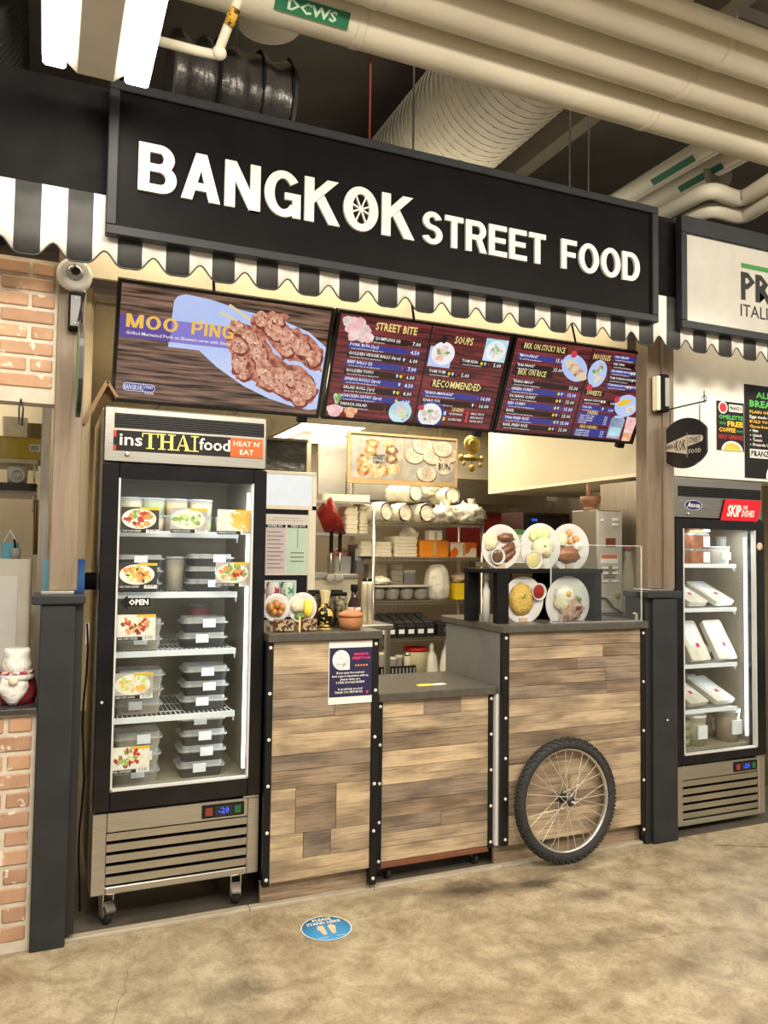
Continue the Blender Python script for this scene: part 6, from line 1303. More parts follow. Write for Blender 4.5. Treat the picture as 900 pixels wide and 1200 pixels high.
# third shelf
z = LV[2]
bt = thing('bowl_tray', 'grey tray with a row of hanging round bowls on third rack shelf', 'tray', (2.5, RY0, z)); GT = mat('grey_bowl', (.40, .38, .33), rough=.35)
x0, x1 = rx(438, 690), rx(505, 690); MB().box(x0, x1, RY0-.03, RY0+.22, z+.10, z+.115).build('tray_rim', GT, bt, bevel=.004)
for i in range(4):
    cx = x0+(x1-x0)*(i+.5)/4; MB().lathe((cx, RY0+.07, z+.1005), [(0, -.1), (.03, -.098), (.05, -.08), (.058, -.04), (.060, 0)], n=20).build('bowl', GT, bt)
fstack('stack of clear plastic boxes behind the bowls', rx(445), rx(470), z, 4, .068, RY0+.25, .11, m=plastic_film('clear_box', (.66, .60, .46), .75)); fstack('second stack of plastic lids behind the bowls', rx(474), rx(490), z, 6, .045, RY0+.25, .11, m=plastic_film('clear_box', (.66, .60, .46), .75))
tb = thing('metal_tin', 'small grey square tin on third rack shelf beside white bag', 'tin', (2.8, RY0+.2, z)); MB().rbox(rx(490), rx(504), RY0+.25, RY0+.35, z, z+.20, .01).build('tin_body', GREY, tb); MB().rbox(rx(490)-.002, rx(504)+.002, RY0+.248, RY0+.352, z+.2, z+.225, .01).build('tin_lid', CHROME, tb)
pbg = thing('tied_bag', 'full white plastic bag with gathered top on third rack shelf', 'bag', (2.85, RY0+.1, z)); b = MB(); n = 22; v = []
prof = [(.075, 0), (.098, .03), (.103, .10), (.098, .17), (.085, .225), (.06, .262), (.035, .275), (.0, .27)]
for i, (r, h) in enumerate(prof):
    for j in range(n):
        a = 2*PI*j/n; k = r*(1+.10*math.sin(7*a+h*9)*(.4+h*2.2)+.06*noise.noise(Vector((math.cos(a)*2, math.sin(a)*2, h*12)))); v.append((rx(520)+k*math.cos(a), RY0+.11+k*.85*math.sin(a), z+h))
b.add(v, [(i*n+j, i*n+(j+1) % n, (i+1)*n+(j+1) % n, (i+1)*n+j) for i in range(len(prof)-1) for j in range(n)], True); b.add(v[:n], [tuple(range(n))]); b.build('bag_film', BAG, pbg)
carton('yellow_box', 'bright yellow box at right of third rack shelf', rx(536), rx(557), z, .125, ink('yellow_card', (232, 200, 40), (220, 186, 30)))
o = thing('bread_bag', 'clear bag of rolls lying on the yellow box', 'bag', (3.05, RY0+.1, z+.13)); MB().blob((rx(547), RY0+.12, z+.165), .075, .08, .036, .25, 3, 16, 10, 5).build('bag_film', mat('brown_bag', (.42, .30, .18), (.62, .54, .42), scale=20, rough=.3, bump=.5), o)
o = thing('white_cloth', 'folded cream cloth at left end of third rack shelf', 'cloth', (2.28, RY0, z+.12)); MB().blob((rx(447), RY0+.08, z+.146), .10, .08, .03, .3, 3, 18, 10, 8).build('folded_cloth', FOAM, o)
# fourth shelf: black bins with labels
z = LV[3]; BIN = mat('black_bin', (.012, .012, .012), (.02, .02, .02), rough=.35); nn = ['first', 'second', 'third', 'fourth', 'fifth', 'sixth']
for i in range(6):
    x0 = rx(441+11.2*i, 735); x1 = rx(441+11.2*(i+1), 735)-.006
    o = thing('label_bin', '%s black bin from the left in labelled row on fourth rack shelf' % nn[i], 'bin', ((x0+x1)/2, RY0+.1, z), group='black labelled bins on the rack')
    MB().prism([(x0, RY0-.03, z), (x0, RY0+.22, z), (x0, RY0+.22, z+.16), (x0, RY0+.02, z+.11), (x0, RY0-.03, z+.09)], (x1-x0, 0, 0)).build('bin_body', BIN, o, bevel=.003)
    MB().box(x0+.015, x1-.012, RY0-.032, RY0-.0302, z+.03, z+.062).build('paper_label', LAB, o)
    MB().prism([(x0+.004, RY0+.0, z+.106), (x0+.004, RY0+.21, z+.164), (x0+.004, RY0+.21, z+.168), (x0+.004, RY0+.0, z+.11)], (x1-x0-.008, 0, 0)).build('flap_lid', mat('bin_flap', (.07, .07, .07), rough=.2), o)
o = thing('black_case', 'flat black cash drawer at right of labelled bins', 'box', (2.95, RY0+.1, z)); MB().box(rx(512, 735), rx(546, 735), RY0-.02, RY0+.25, z, z+.10).build('case_body', BIN, o, bevel=.006); MB().box(rx(518, 735), rx(530, 735), RY0-.023, RY0-.02, z+.03, z+.07).build('front_plate', mat('bin_flap'), o)
# fifth shelf
z = LV[4]; bk_ = thing('black_basket', 'black slatted basket of small jars on the lowest visible rack shelf', 'basket', (2.4, RY0+.1, z)); x0, x1 = rx(444, 790), rx(486, 790)
MB().box(x0, x1, RY0-.02, RY0-.012, z+.06, z+.15).build('basket_front', BIN, bk_)
for i in range(10): MB().box(x0+(x1-x0)*(i+.3)/10, x0+(x1-x0)*(i+.7)/10, RY0-.022, RY0-.0195, z+.075, z+.135).build('basket_slot', GREY, bk_)
MB().box(x0, x1, RY0+.2, RY0+.208, z, z+.15).box(x0, x1, RY0-.02, RY0+.208, z, z+.006).box(x0, x0+.006, RY0-.02, RY0+.208, z, z+.15).box(x1-.006, x1, RY0-.02, RY0+.208, z, z+.15).build('basket_shell', BIN, bk_)
for i, (px_, h) in enumerate(((450, .24), (457, .27), (464, .20), (473, .21), (481, .23))): tub('%s small spice jar in the black basket' % nn[i], rx(px_, 785), RY0+.06+.03*(i % 2), z+.007, .030, h, (CTRAY, FOAM, GREY)[i % 3], (FOAM, CHROME, FOAM)[i % 3], False, 'spice jars in the black basket', name='spice_jar')
tub('cream tub with red lid beside the black basket', rx(494, 780), RY0+.10, z, .098, .27, mat('cream_tub', (.66, .58, .36), rough=.35), ink('lid_red', (176, 32, 30)), False, name='red_lid_tub')
for i, (px_, h, r) in enumerate(((511, .30, .062), (529, .34, .066), (547, .33, .062))):
    o = thing('tied_white_bag', '%s knotted white takeaway bag on the lowest visible rack shelf' % ('left', 'middle', 'right')[i], 'bag', (rx(px_, 780), RY0+.1, z), group='knotted white bags'); b = MB(); n = 18; v = []
    prof = [(.8, 0), (1.0, .08), (.95, .35), (.62, .66), (.25, .82), (.30, .93), (.12, 1.0)]
    for (k, t) in prof:
        for j in range(n): a = 2*PI*j/n; kk = r*k*(1+.10*math.sin(5*a+t*5+i)); v.append((rx(px_, 780)+kk*math.cos(a), RY0+.08+kk*.8*math.sin(a), z+h*t))
    b.add(v, [(q_*n+j, q_*n+(j+1) % n, (q_+1)*n+(j+1) % n, (q_+1)*n+j) for q_ in range(len(prof)-1) for j in range(n)], True); b.add(v[:n], [tuple(range(n))]); b.add(v[-n:], [tuple(range(n))]); b.build('bag_film', mat('white_bag', (.80, .77, .66), (.74, .71, .60), scale=12, rough=.4), o)

# ================================================================== KITCHEN around the rack
# framed dumpling pictures hung from the ceiling
dp = thing('dumpling_picture', 'wood-framed pair of dumpling photos hanging below the menu screens', 'picture', (2.12, 4.6, 1.86)); FRW = wood('frame_wood', (.34, .22, .10), (.50, .35, .18), .03, 2, 10, knots=False)
x0, x1, z0, z1 = PX(407, 4.6, 540), PX(535, 4.6, 540), 1.872, 2.20
box('back_board', FRW, x0, x1, 4.60, 4.618, z0, z1, dp, bevel=.002); MB().box(x0, x1, 4.588, 4.6, z0, z0+.028).box(x0, x1, 4.588, 4.6, z1-.014, z1).build('frame', FRW, dp); MB().box(x0, x0+.016, 4.588, 4.6, z0+.028, z1-.014).box(x1-.010, x1, 4.588, 4.6, z0+.028, z1-.014).build('frame_side', FRW, dp)
p = Panel((x0+.02, 4.5995, z0+.034), (1, 0, 0), (0, 0, 1), .0006); W, H = x1-x0-.034, z1-z0-.054; ppw = ink('photo_marble', (164, 162, 158), (138, 136, 130), scale=12)
p.rect('photo_print', ppw, 0, 0, W*.495, H); p.rect('photo_print', ppw, W*.51, 0, W, H)
dA = ink('dumpling_gold', (190, 140, 92), (126, 74, 46), scale=34, lo=.4, hi=.62); dB = ink('dumpling_cream', (206, 184, 152), (164, 132, 98), scale=30); dC = ink('bun_white', (204, 196, 182), (168, 156, 140), scale=14); dS = ink('bun_shade', (104, 90, 76)); dD = ink('dumpling_dark', (72, 50, 40), (150, 120, 96), scale=40)
for i, (a, b_) in enumerate(((.20, .80), (.35, .82), (.12, .42), (.17, .30), (.38, .48), (.30, .22), (.40, .25), (.12, .18), (.24, .14), (.38, .68), (.18, .66))): p.ell('dumpling_print', (dA, dB, dA, dB, dD)[i % 5], a*W, b_*H, W*.062, H*.13, 2+i*.1, n=16, wob=.10, seed=i); p.ell('dumpling_print', dB, a*W, (b_+.02)*H, W*.03, H*.06, 4, n=12, wob=.15, seed=i*2)
p.text('picture_lettering', INK, 'STREET', W*.26, H*.46, h=.03, w=.085, align='c', l=9, off=.01); p.text('picture_lettering', INK, 'DUMPLING', W*.26, H*.36, h=.016, w=.085, align='c', l=9)
for i, (a, b_) in enumerate(((.60, .60), (.68, .84), (.78, .60), (.72, .18), (.93, .66), (.88, .80))):
    p.ell('bun_print', dS, a*W, (b_-.02)*H, W*.10, H*.20, 2+i*.4, n=22); p.ell('bun_print', dC, a*W, b_*H, W*.095, H*.185, 2.2+i*.4, n=22)
    for k_ in range(7): an = 2*PI*k_/7; p.poly('bun_print', dS, [(a*W, b_*H+.01), (a*W+W*.06*math.cos(an), b_*H+.01+H*.11*math.sin(an)), (a*W+W*.06*math.cos(an+.12), b_*H+.01+H*.11*math.sin(an+.12))], 2.4+i*.4)
p.ell('bun_print', dC, .89*W, .35*H, W*.085, H*.17, 6, n=24); p.text('picture_lettering', INK, 'BUN', W*.89, H*.30, h=.042, w=.085, align='c', l=12, off=.005); p.done(dp)
for x in (x0+.12, x1-.12): MB().cyl((x, 4.609, z1), (x, 4.609, 2.49), .002, n=5).build('hanging_wire', CHROME, dp)
# golden hanging charm
gc = thing('golden_charm', 'golden lucky charm hanging beside the dumpling pictures', 'charm', (2.39, 4.2, 1.95)); GO = mat('gold_brass', (.62, .44, .12), (.50, .34, .08), rough=.3, metal=.85); GXc = PX(553, 4.2, 530)
zc = PZ(553, 521, 4.2); MB().lathe((GXc, 4.2, zc), [(0, -.008), (.05, -.006), (.058, 0), (.05, .006), (0, .01)], n=24, axis='y').build('medallion', GO, gc); MB().lathe((GXc, 4.19, zc), [(.028, 0), (.03, .004), (.024, .008), (.02, .004)], n=20, axis='y').build('medallion_ring', GO, gc)
zb = PZ(553, 537, 4.2); MB().blob((GXc-.005, 4.2, zb), .06, .02, .018, .25, 3, 16, 10).build('ingot', GO, gc)
for dx, dz, r in ((-.075, 0, .02), (.07, .0, .018), (-.055, -.035, .013), (.06, -.04, .014), (0, -.06, .022)): MB().blob((GXc+dx, 4.2, zb+dz), r, r*.8, r*1.1, .05).build('bell', GO, gc)
MB().cyl((GXc, 4.2, zb-.05), (GXc, 4.2, 2.49), .0018, n=5).build('hanging_cord', ink('cord_red', (120, 40, 30)), gc)
# range hood bulkhead along the right
hb = thing('hood_bulkhead', 'cream hood bulkhead panel along the right, under the rightmost menu', 'hood', (3.3, 4.3, 1.90)); 
box('bulkhead_face', mat('bulkhead_cream', (.60, .54, .385), (.57, .51, .36), scale=2, rough=.5), 3.12, 3.14, 3.42, 5.22, 1.915, 2.488, hb); box('underside', CREAM, 3.12, 4.24, 3.42, 5.22, 1.895, 1.915, hb); box('end_face', CREAM, 3.14, 4.24, 5.2, 5.22, 1.915, 2.488, hb); box('front_face', CREAM, 3.14, 4.24, 3.42, 3.44, 1.915, 2.488, hb)
hd_ = thing('steel_hood', 'stainless extraction hood along the back above wire rack', 'hood', (3.2, 6.1, 1.85)); box('hood_lip', STEEL, 2.2, 4.15, 5.86, 5.89, 1.86, 2.07, hd_); box('hood_front', mat('hood_front_steel', (.52, .47, .35), (.57, .515, .39), rough=.5), 2.75, 4.15, 5.90, 5.92, 2.07, 2.488, hd_); box('hood_underside', STEEL, 2.2, 4.15, 5.89, 6.6, 1.88, 1.90, hd_); q = P(648, 581, 5.85); box('data_plate', PAPER, q.x-.055, q.x+.055, 5.855, 5.86, q.z-.045, q.z+.045, hd_); box('hood_back', STEEL, 2.2, 4.15, 6.58, 6.6, 1.90, 2.488, hd_)
# dark red splash board and microwave behind the plates
struct('splash_panel', mat('dark_red_panel', (.16, .012, .012), (.20, .02, .018), rough=.4), 3.18, 4.2, 6.0, 6.03, 1.42, 1.80)
mw = thing('microwave', 'black microwave with blue clock display behind the display plates', 'microwave', (3.4, 4.85, 1.35)); q0, q1 = P(613, 640, 4.8), P(668, 602, 4.8)
box('microwave_body', mat('dark_maroon_case', (.028, .010, .010), (.04, .016, .015), rough=.3), q0.x, q1.x, 4.8, 5.1, q0.z-.12, q1.z, mw, bevel=.004); box('microwave_door', BLACKG, q0.x+.01, q1.x-.09, 4.79, 4.8, q0.z-.10, q1.z-.02, mw); q = P(624, 610, 4.79)
p = Panel((q.x-.03, 4.7995, q.z-.015), (1, 0, 0), (0, 0, 1)); p.rect('clock_window', BLACKG, 0, 0, .09, .04, 25); p.text('clock_lettering', scr('clock_blue', (70, 110, 255), k=1.5), '0:00', .045, .010, h=.02, align='c', l=27, off=.02); p.done(mw)
mz = q0.z-.12
wbn = thing('kitchen_bench', 'stainless bench running behind the right counter', 'bench', (3.3, 4.95, -.002)); box('bench_top', STEEL, 2.97, 4.2, 4.7, 5.15, mz-.035, mz, wbn, bevel=.003); box('bench_front', mat('bench_front', (.40, .35, .25), rough=.5), 3.22, 4.18, 4.72, 4.74, .1, mz-.035, wbn)
for x in (3.23, 4.15):
    for y in (4.74, 5.1): box('bench_leg', STEEL, x-.02, x+.02, y-.02, y+.02, -.002, mz-.035, wbn)
o = thing('detergent_box', 'small white box with green lid beside the microwave', 'box', (3.1, 4.78, mz)); q = P(606, 628, 4.75); box('box_body', WHITE, q.x-.045, q.x+.045, 4.72, 4.79, mz, q.z+.01, o); box('green_lid', ink('lid_green', (96, 160, 96)), q.x-.047, q.x+.047, 4.718, 4.792, q.z+.01, q.z+.045, o)
sf = thing('steel_cabinet', 'tall brushed stainless cabinet at the right behind the post', 'cabinet', (3.75, 4.3, -.002)); CABS = mat('cabinet_steel', (.58, .52, .40), (.66, .60, .47), scale=5, rough=.4, metal=.35, stretch=(1, 1, 30)); box('cabinet_body', CABS, 3.62, 4.24, 4.15, 4.68, -.002, 1.89, sf); box('cabinet_door', CABS, 3.63, 4.23, 4.13, 4.15, .15, 1.88, sf, bevel=.004); box('door_handle', CHROME, 3.66, 3.68, 4.10, 4.13, 1.1, 1.4, sf, bevel=.004)
q = P(672, 588, 5.9)
bw = thing('bright_wall_patch', 'pale block standing in for the lit back wall under the hood', 'box', (q.x, 6.2, 1.4))
box('block_body', mat('lit_wall_pale', (.80, .72, .48), (.70, .62, .40), scale=20, rough=.6), PX(655, 6.0, 588), PX(692, 6.0, 588), 6.08, 6.4, 1.42, PZ(672, 571, 6.1), bw, bevel=.004)  # pale block added in place of a lit patch of back wall
for i in range(3): box('patch_seam', CREAM, PX(655, 6.0, 588)-.001, PX(692, 6.0, 588)+.001, 6.078, 6.08, 1.62+.09*i, 1.625+.09*i, bw)

# left part of kitchen: prep shelf, red colander, wire shelf, bench
SHW = thing('wire_shelf', 'steel wire shelf with white boxes behind the drink cooler', 'shelf', (1.8, 5.6, 1.6)); 
a0, a1 = PX(372, 5.5, 600), PX(430, 5.5, 600)
for zz in (PZ(400, 588, 5.5), PZ(400, 625, 5.5)):
    box('shelf_rail', CHROME, a0-.3, a1, 5.40, 5.41, zz-.02, zz, SHW); box('shelf_rail', CHROME, a0-.3, a1, 5.79, 5.80, zz-.02, zz, SHW); b = MB()
    for i in range(20): x = a0-.3+(a1-a0+.3)*i/19; b.cyl((x, 5.40, zz-.004), (x, 5.80, zz-.004), .003, n=4, caps=False)
    b.build('shelf_wires', CHROME, SHW, kind='stuff')
for x in (a0-.29, a1-.01): MB().cyl((x, 5.79, -.002), (x, 5.79, 1.98), .013, n=8).build('shelf_post', CHROME, SHW)
zz = PZ(400, 625, 5.5); rc = thing('red_colander', 'red plastic bowl lying on its side on the wire shelf', 'bowl', (1.75, 5.5, zz)); q = P(386, 608, 5.45)
b = MB(); b.lathe((0, 0, 0), [(0, -.07), (.09, -.07), (.145, .04), (.15, .07), (.14, .07), (.08, -.055), (0, -.055)], n=28); R_ = Matrix.Rotation(1.15, 3, 'Y') @ Matrix.Rotation(.3, 3, 'X'); b.v = [R_ @ v_+q for v_ in b.v]; b.build('bowl_shell', mat('red_plastic', (.20, .010, .010), (.24, .014, .014), rough=.3), rc)
fstack('leaning white cup stacks beside the red bowl', PX(402, 5.5, 600), PX(418, 5.5, 600), zz, 6, .034, 5.45, .2); fstack('small cream cups at right end of the wire shelf', PX(420, 5.5, 600), PX(432, 5.5, 600), zz, 8, .026, 5.48, .2)
b = MB(); q0, q1 = P(374, 588, 5.5), P(430, 578, 5.5); o = thing('foil_pan_stack', 'long white tray lid resting on the upper wire shelf', 'tray', (1.8, 5.5, q0.z)); zz2 = PZ(400, 588, 5.5); MB().rbox(q0.x, q1.x, 5.42, 5.7, zz2, zz2+.05, .03).build('tray_lid', FOAM, o)
kb = thing('prep_bench', 'steel prep bench with grey panel left of the wire rack', 'bench', (1.75, 5.8, -.002)); bz = PZ(400, 672, 5.6); box('bench_top', STEEL, 1.2, 2.15, 5.45, 6.0, bz-.03, bz, kb, bevel=.003); box('bench_panel', mat('grey_cream_panel', (.50, .45, .35), rough=.5), 1.2, 2.15, 5.47, 5.49, .02, bz-.03, kb)
for x in (1.23, 2.12): box('bench_leg', STEEL, x-.02, x+.02, 5.95, 5.99, -.002, bz-.03, kb)
for i, (px_, py_, L_, hm, nm_) in enumerate(((378, 640, .22, GREY, 'black handled spatula'), (388, 640, .22, GREY, 'black handled slotted ladle'))):
    q = P(px_, 628, 5.6); o = thing('hanging_utensil', nm_+' hanging below the wire shelf', 'utensil', (q.x, 5.45, q.z-.2)); MB().box(q.x-.012, q.x+.012, 5.395, 5.41, q.z-.12, q.z+.02).build('handle', BLACKM, o); MB().cyl((q.x, 5.402, q.z-.12), (q.x, 5.402, q.z-.26), .005, n=6).build('shank', CHROME, o); MB().lathe((q.x, 5.405, q.z-.31), [(0, 0), (.03, 0), (.034, .006), (.03, .01), (0, .008)], n=18, axis='y').build('blade', GREY, o)
rb_ = thing('storage_tub', 'grey tub with pink lid on the prep bench', 'tub', (1.85, 5.6, bz)); q = P(400, 660, 5.6); MB().rbox(q.x-.07, q.x+.07, 5.55, 5.75, bz, bz+.13, .02, .06).build('tub_body', GREY, rb_); MB().blob((q.x, 5.64, bz+.15), .07, .08, .04, .3, 3, 14, 8, 3).build('meat_pack', ink('meat_pack', (214, 180, 160), (150, 60, 50), scale=30), rb_)
hs_ = thing('grey_box_stack', 'dark grey machine beside the bench left of rack posts', 'machine', (2.05, 5.6, bz)); MB().box(PX(415, 5.55, 660), PX(424, 5.55, 660), 5.5, 5.7, bz, bz+.22).build('machine_body', mat('machine_grey', (.12, .12, .12), rough=.4), hs_, bevel=.004); MB().box(PX(416, 5.5, 660), PX(423, 5.5, 660), 5.495, 5.5, bz+.1, bz+.19).build('machine_panel', GREY, hs_)
# tall canisters standing behind the tall counter
for i, px_ in enumerate((427, 433)):
    x = PX(px_, 4.7, 720); o = thing('steel_canister', '%s tall steel canister at the end of tall counter' % ('left', 'right')[i], 'canister', (x, 4.7, .98), group='steel canisters'); MB().lathe((x, 4.7, .98), [(0, 0), (.022, 0), (.022, .25), (.018, .27), (0, .27)], n=16).build('canister_body', mat('canister_cream', (.46, .41, .31), rough=.4, metal=.3), o); MB().lathe((x, 4.7, 1.25), [(.015, 0), (.012, .02), (0, .022)], n=12).build('knob', BLACKM, o)
cbz = .98; cbn = thing('low_bench', 'low steel bench under the canisters', 'bench', (1.8, 4.8, -.002)); box('bench_top', STEEL, 1.50, 2.06, 4.6, 4.95, cbz-.03, cbz, cbn, bevel=.003)
for x in (1.53, 2.03):
    for y in (4.63, 4.92): box('bench_leg', STEEL, x-.015, x+.015, y-.015, y+.015, -.002, cbz-.03, cbn)
# spot lamp and lit ceiling panel
lp = thing('ceiling_light_panel', 'bright square ceiling light panel behind the left menu screens', 'light', (2.2, 6.85, 2.49)); x_, y_ = .17+3*.58, 3.56+2*1.31
box('light_diffuser', scr('panel_glow', (255, 250, 236), k=4.0), x_, x_+.565, y_, y_+1.1, 2.488, 2.502, lp); MB().box(x_-.008, x_, y_, y_+1.1, 2.484, 2.502).box(x_+.565, x_+.573, y_, y_+1.1, 2.484, 2.502).build('panel_frame', WHITE, lp)
q = onz(381, 528, 2.40); sl = thing('spot_lamp', 'small white track spot below the ceiling panel', 'lamp', (q.x, q.y, 2.3)); MB().cyl((q.x, q.y, 2.49), (q.x, q.y, 2.42), .012, n=8).build('stem', WHITE, sl); MB().cyl((q.x+.03, q.y-.02, 2.43), (q.x-.06, q.y-.05, 2.33), .03, .05, n=16).build('shade', WHITE, sl)
# partition beyond, seen left of the pictures
struct('wall_partition', PLYW, 2.05, 2.12, 6.55, 7.5, 0, 2.49)
struct('door_1', mat('tan_door', (.42, .29, .13), (.36, .25, .11), rough=.5), 1.45, 1.95, 7.46, 7.5, 0, 2.1)

# ================================================================== LEFT EDGE: neighbour kitchen behind the brick
struct('wall_far_left', mat('neighbour_wall', (.60, .52, .38), rough=.5), -1.5, .11, 4.95, 5.0, 0, 2.5)
struct('steel_jamb', STEELV, -.028, .012, 3.9, 4.0, .8, 2.2)
KYL = 4.3
def lshelf(label, z, x0=-.55, x1=-.045):
    o = thing('kitchen_shelf', label, 'shelf', (-.3, KYL, z)); box('shelf_board', mat('shelf_pale', (.58, .53, .42), rough=.4), x0, x1, KYL, KYL+.4, z-.02, z, o); box('shelf_bracket', STEEL, x1-.02, x1-.01, KYL+.05, KYL+.4, z-.09, z-.02, o); return z
zA = lshelf('upper pale shelf behind the brick front', PZ(20, 538, KYL)); zB = lshelf('lower pale shelf behind the brick front', PZ(20, 575, KYL))
carton('carton_with_barcode', 'yellow cardboard carton with barcode on the upper shelf at left', PX(-40, KYL, 510), PX(49, KYL, 510), zA, PZ(20, 512, KYL)-zA, ink('carton_olive', (190, 172, 70), (176, 158, 62)), KYL+.02, .3); q = P(41, 525, KYL+.018)
p = Panel((q.x-.025, KYL+.0195, q.z-.018), (1, 0, 0), (0, 0, 1)); p.rect('barcode_print', PAPER, 0, 0, .05, .036, 2)
for i in range(9): p.rect('barcode_print', INK, .006+.0042*i, .006, .006+.0042*i+.002, .03, 3)
p.done(bpy.data.objects['carton_with_barcode'])
o = thing('clear_bin', 'clear storage bin with grey goods on the yellow carton', 'bin', (-.2, KYL+.1, zA)); zc_ = PZ(20, 512, KYL)+.004; MB().rbox(PX(2, KYL, 500), PX(32, KYL, 500), KYL+.03, KYL+.2, zc_, zc_+.10, .02, .05).build('bin_body', plastic_film('bin_clear', (.5, .46, .36), .6), o); MB().rbox(PX(32, KYL, 500), PX(50, KYL, 500), KYL+.03, KYL+.2, zc_, zc_+.075, .02).build('brown_tin', mat('olive_tin', (.18, .15, .06), rough=.5), o)
o = thing('baking_tray', 'dark baking tray on the lower shelf at left', 'tray', (-.2, KYL, zB)); MB().rbox(PX(-20, KYL, 565), PX(44, KYL, 565), KYL-.05, KYL+.25, zB, zB+.035, .03, .03).build('tray_body', mat('dark_tray', (.06, .055, .045), rough=.35, metal=.5), o)
o = thing('white_mug', 'white mug with round handle on the baking tray', 'mug', (-.12, KYL, zB+.036)); q = P(20, 556, KYL); MB().lathe((q.x, KYL+.06, zB+.036), [(0, 0), (.045, 0), (.05, .085), (.045, .085), (.04, .01), (0, .01)], n=22).build('mug_body', WHITE, o); MB().tube([(q.x+.0+.032*math.cos(t), KYL-.0, zB+.075+.032*math.sin(t)) for t in [2*PI*i/16 for i in range(16)]], .006, n=6, closed=True).build('mug_handle', WHITE, o)
cz_ = PZ(20, 655, 4.0); o = thing('white_counter_unit', 'white plastic counter unit behind the brick ledge', 'cabinet', (-.3, 4.1, 0)); MB().rbox(-.62, PX(36, 4.0, 700), 4.0, 4.28, -.002, cz_, .02).build('unit_body', mat('unit_white', (.72, .68, .58), rough=.4), o); box('unit_panel', WHITE, -.5, PX(20, 3.99, 700), 3.995, 4.0, .9, cz_-.08, o)
o = thing('blue_cup', 'light blue plastic tub standing on the white counter unit', 'tub', (-.12, 4.1, cz_)); MB().rbox(PX(2, 4.1, 640), PX(22, 4.1, 640), 4.05, 4.15, cz_, cz_+.075, .015, .05).build('tub_body', ink('sky_blue', (96, 160, 190)), o); MB().tube([(PX(4, 4.1, 640), 4.06, cz_+.07), (PX(12, 4.1, 640), 4.06, cz_+.13), (PX(21, 4.1, 640), 4.06, cz_+.07)], .004, n=5).build('handle', WHITE, o)
o = thing('whisk_bundle', 'brass whisk and ladles hanging beside the steel jamb', 'utensil', (-.02, 4.2, 1.6)); 
for i in range(4): MB().tube([(PX(40+3*i, 4.2, 600), 4.2+.02*i, PZ(40, 585, 4.2)), (PX(40+2.2*i, 4.2, 640), 4.2+.02*i, PZ(40, 650, 4.2))], .005, n=6).build('handle', ink('brass_brown', (130, 100, 50), rough=.35), o)
MB().cyl((PX(42, 4.2, 585), 4.2, PZ(40, 585, 4.2)), (PX(42, 4.2, 585), 4.9, PZ(40, 585, 4.2)), .004, n=5).build('hook_rail', CHROME, o)
o = thing('cutlery_pot', 'small pot with scissors on the white counter unit', 'pot', (-.03, 4.05, cz_)); MB().lathe((PX(18, 4.03, 660), 4.03, cz_), [(0, 0), (.02, 0), (.024, .05), (.02, .05), (0, .04)], n=14).build('pot_body', GREY, o); MB().tube([(PX(18, 4.03, 660), 4.03, cz_+.03), (PX(16, 4.03, 660), 4.03, cz_+.09)], .005, n=5).build('scissor_handle', BLACKM, o)
q = P(24, 488, 3.18); o = thing('wire_hook', 'small black wire hook hanging under upper brick panel', 'hook', (q.x, 3.19, q.z-.06)); MB().tube([(q.x, 3.19, 1.995), (q.x-.006, 3.188, 1.96), (q.x-.004, 3.188, 1.90), (q.x+.006, 3.188, 1.895), (q.x+.008, 3.188, 1.96), (q.x, 3.19, 1.99)], .0035, n=6).build('hook_wire', BLACK, o)
# plush gnome on the ledge
gn = thing('plush_gnome', 'plush gnome with white knitted hat, beard and red coat on black ledge', 'toy', (-.085, 3.24, .8655)); gx = PX(16, 3.22, 800); PLS = mat('white_plush', (.82, .80, .76), (.74, .72, .68), scale=40, rough=.9, bump=.8)
MB().lathe((gx+.015, 3.27, .8655), [(0, 0), (.058, 0), (.066, .03), (.06, .08), (.045, .11), (0, .12)], n=24).build('red_coat', mat('red_plush', (.25, .012, .022), (.32, .02, .03), scale=40, rough=.9, bump=.5), gn)
b = MB(); b.blob((0, 0, 0), .052, .03, .062, .08, 4, 18, 14, 3); b.v = [Vector((v_.x*(1 if v_.z > 0 else 1+.6*v_.z/.062*.5), v_.y, v_.z)) for v_ in b.v]; b.v = [v_+Vector((gx, 3.205, .930)) for v_ in b.v]; b.build('beard', PLS, gn)
MB().lathe((gx+.008, 3.235, .958), [(.058, 0), (.062, .012), (.058, .028), (.054, .034)], n=26).build('hat_brim', PLS, gn); MB().lathe((gx+.008, 3.235, .958), [(.0595, .020), (.0615, .024), (.0605, .031), (.0575, .033)], n=26).build('red_band', ink('band_red', (150, 34, 56), (220, 200, 200), scale=60, lo=.5, hi=.56), gn)
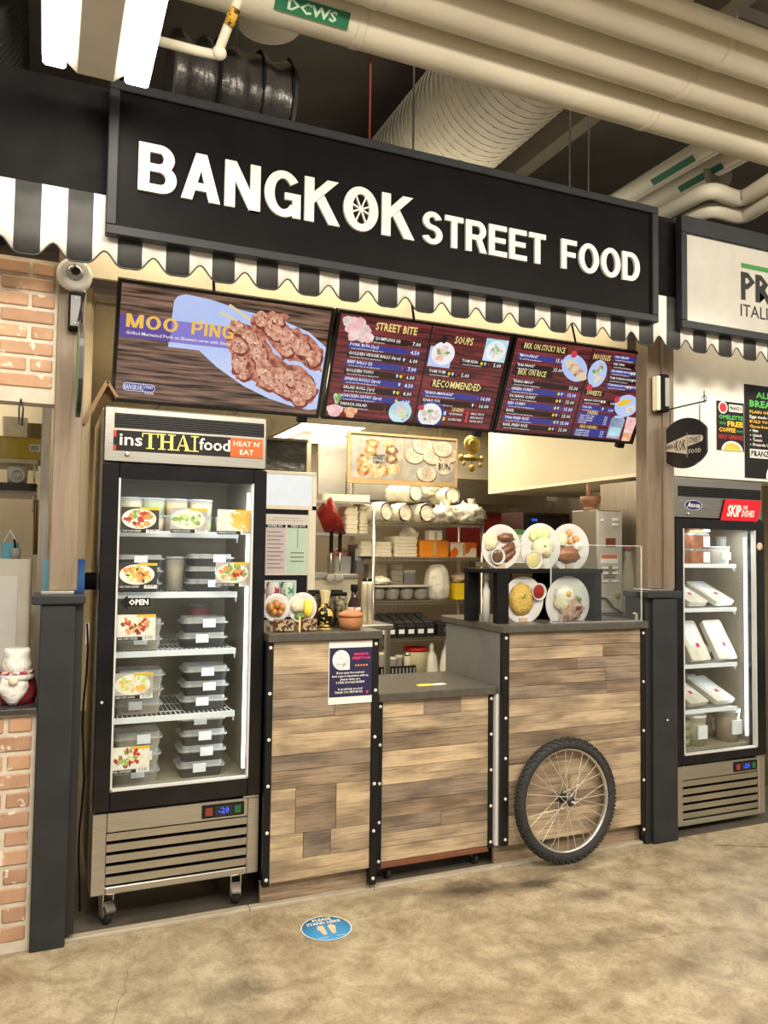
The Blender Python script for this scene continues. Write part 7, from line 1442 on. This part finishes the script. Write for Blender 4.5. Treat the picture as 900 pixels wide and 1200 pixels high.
b = MB(); b.lathe((gx+.008, 3.235, .958), [(.055, .03), (.050, .06), (.044, .09), (.047, .104), (.040, .114), (0, .108)], n=22, smooth=True); b.build('hat_crown', PLS, gn); MB().blob((gx, 3.172, .957), .017, .014, .014, .03).build('nose', ink('nose_pale', (226, 206, 186)), gn)
# items behind the left post: napkin boxes, cables, steel corner
o = thing('blue_box', 'blue box with white print behind the foot of left post', 'box', (.13, 3.36, 1.26)); box('box_body', ink('box_blue', (40, 76, 150), (60, 110, 170), scale=12), .108, .150, 3.32, 3.40, 1.262, 1.40, o); box('box_side', ink('box_cyan', (110, 170, 190)), .0, .020, 3.32, 3.40, 1.262, 1.40, o)
box('box_shelf', CHAR, -.02, .15, 3.30, 3.41, 1.24, 1.262, o)
ca = thing('hanging_cable', 'black cable hanging between left pillar and the fridge', 'cable', (.165, 3.3, .1)); MB().tube([(.163+.006*math.sin(i*1.3), 3.30, 1.15-.1*i) for i in range(12)], .004, n=6).build('cable_run', BLACKM, ca); box('socket', WHITE, .158, .172, 3.30, 3.33, 1.07, 1.15, ca)
rp = thing('cable_roll', 'coil of black cable behind the blue box', 'cable', (.2, 3.46, 1.28))
MB().lathe((.175, 3.43, 1.31), [(.03, -.02), (.035, -.02), (.035, .05), (.03, .05)], n=16, axis='x').build('coil', BLACKM, rp); box('coil_bracket', BLACKM, .15, .16, 3.42, 3.44, 1.28, 1.32, rp)
wd_ = thing('wooden_tray', 'brown wooden frame leaning behind the top corner of left fridge', 'frame', (.2, 3.5, 2.0)); q0, q1, q2 = P(96, 500, 3.5), P(124, 452, 3.5), P(135, 470, 3.5)
MB().obox((q0+q1)/2, (q1-q0)/2, (0, .10, 0), Vector((-(q1-q0).z, 0, (q1-q0).x)).normalized()*.008).build('long_side', wood('tray_wood', (.17, .09, .03), (.30, .17, .07), .02, 2, 8, knots=False), wd_); MB().obox((q1+q2)/2, (q2-q1)/2, (0, .10, 0), Vector((-(q2-q1).z, 0, (q2-q1).x)).normalized()*.006).build('short_side', _m['tray_wood'], wd_)
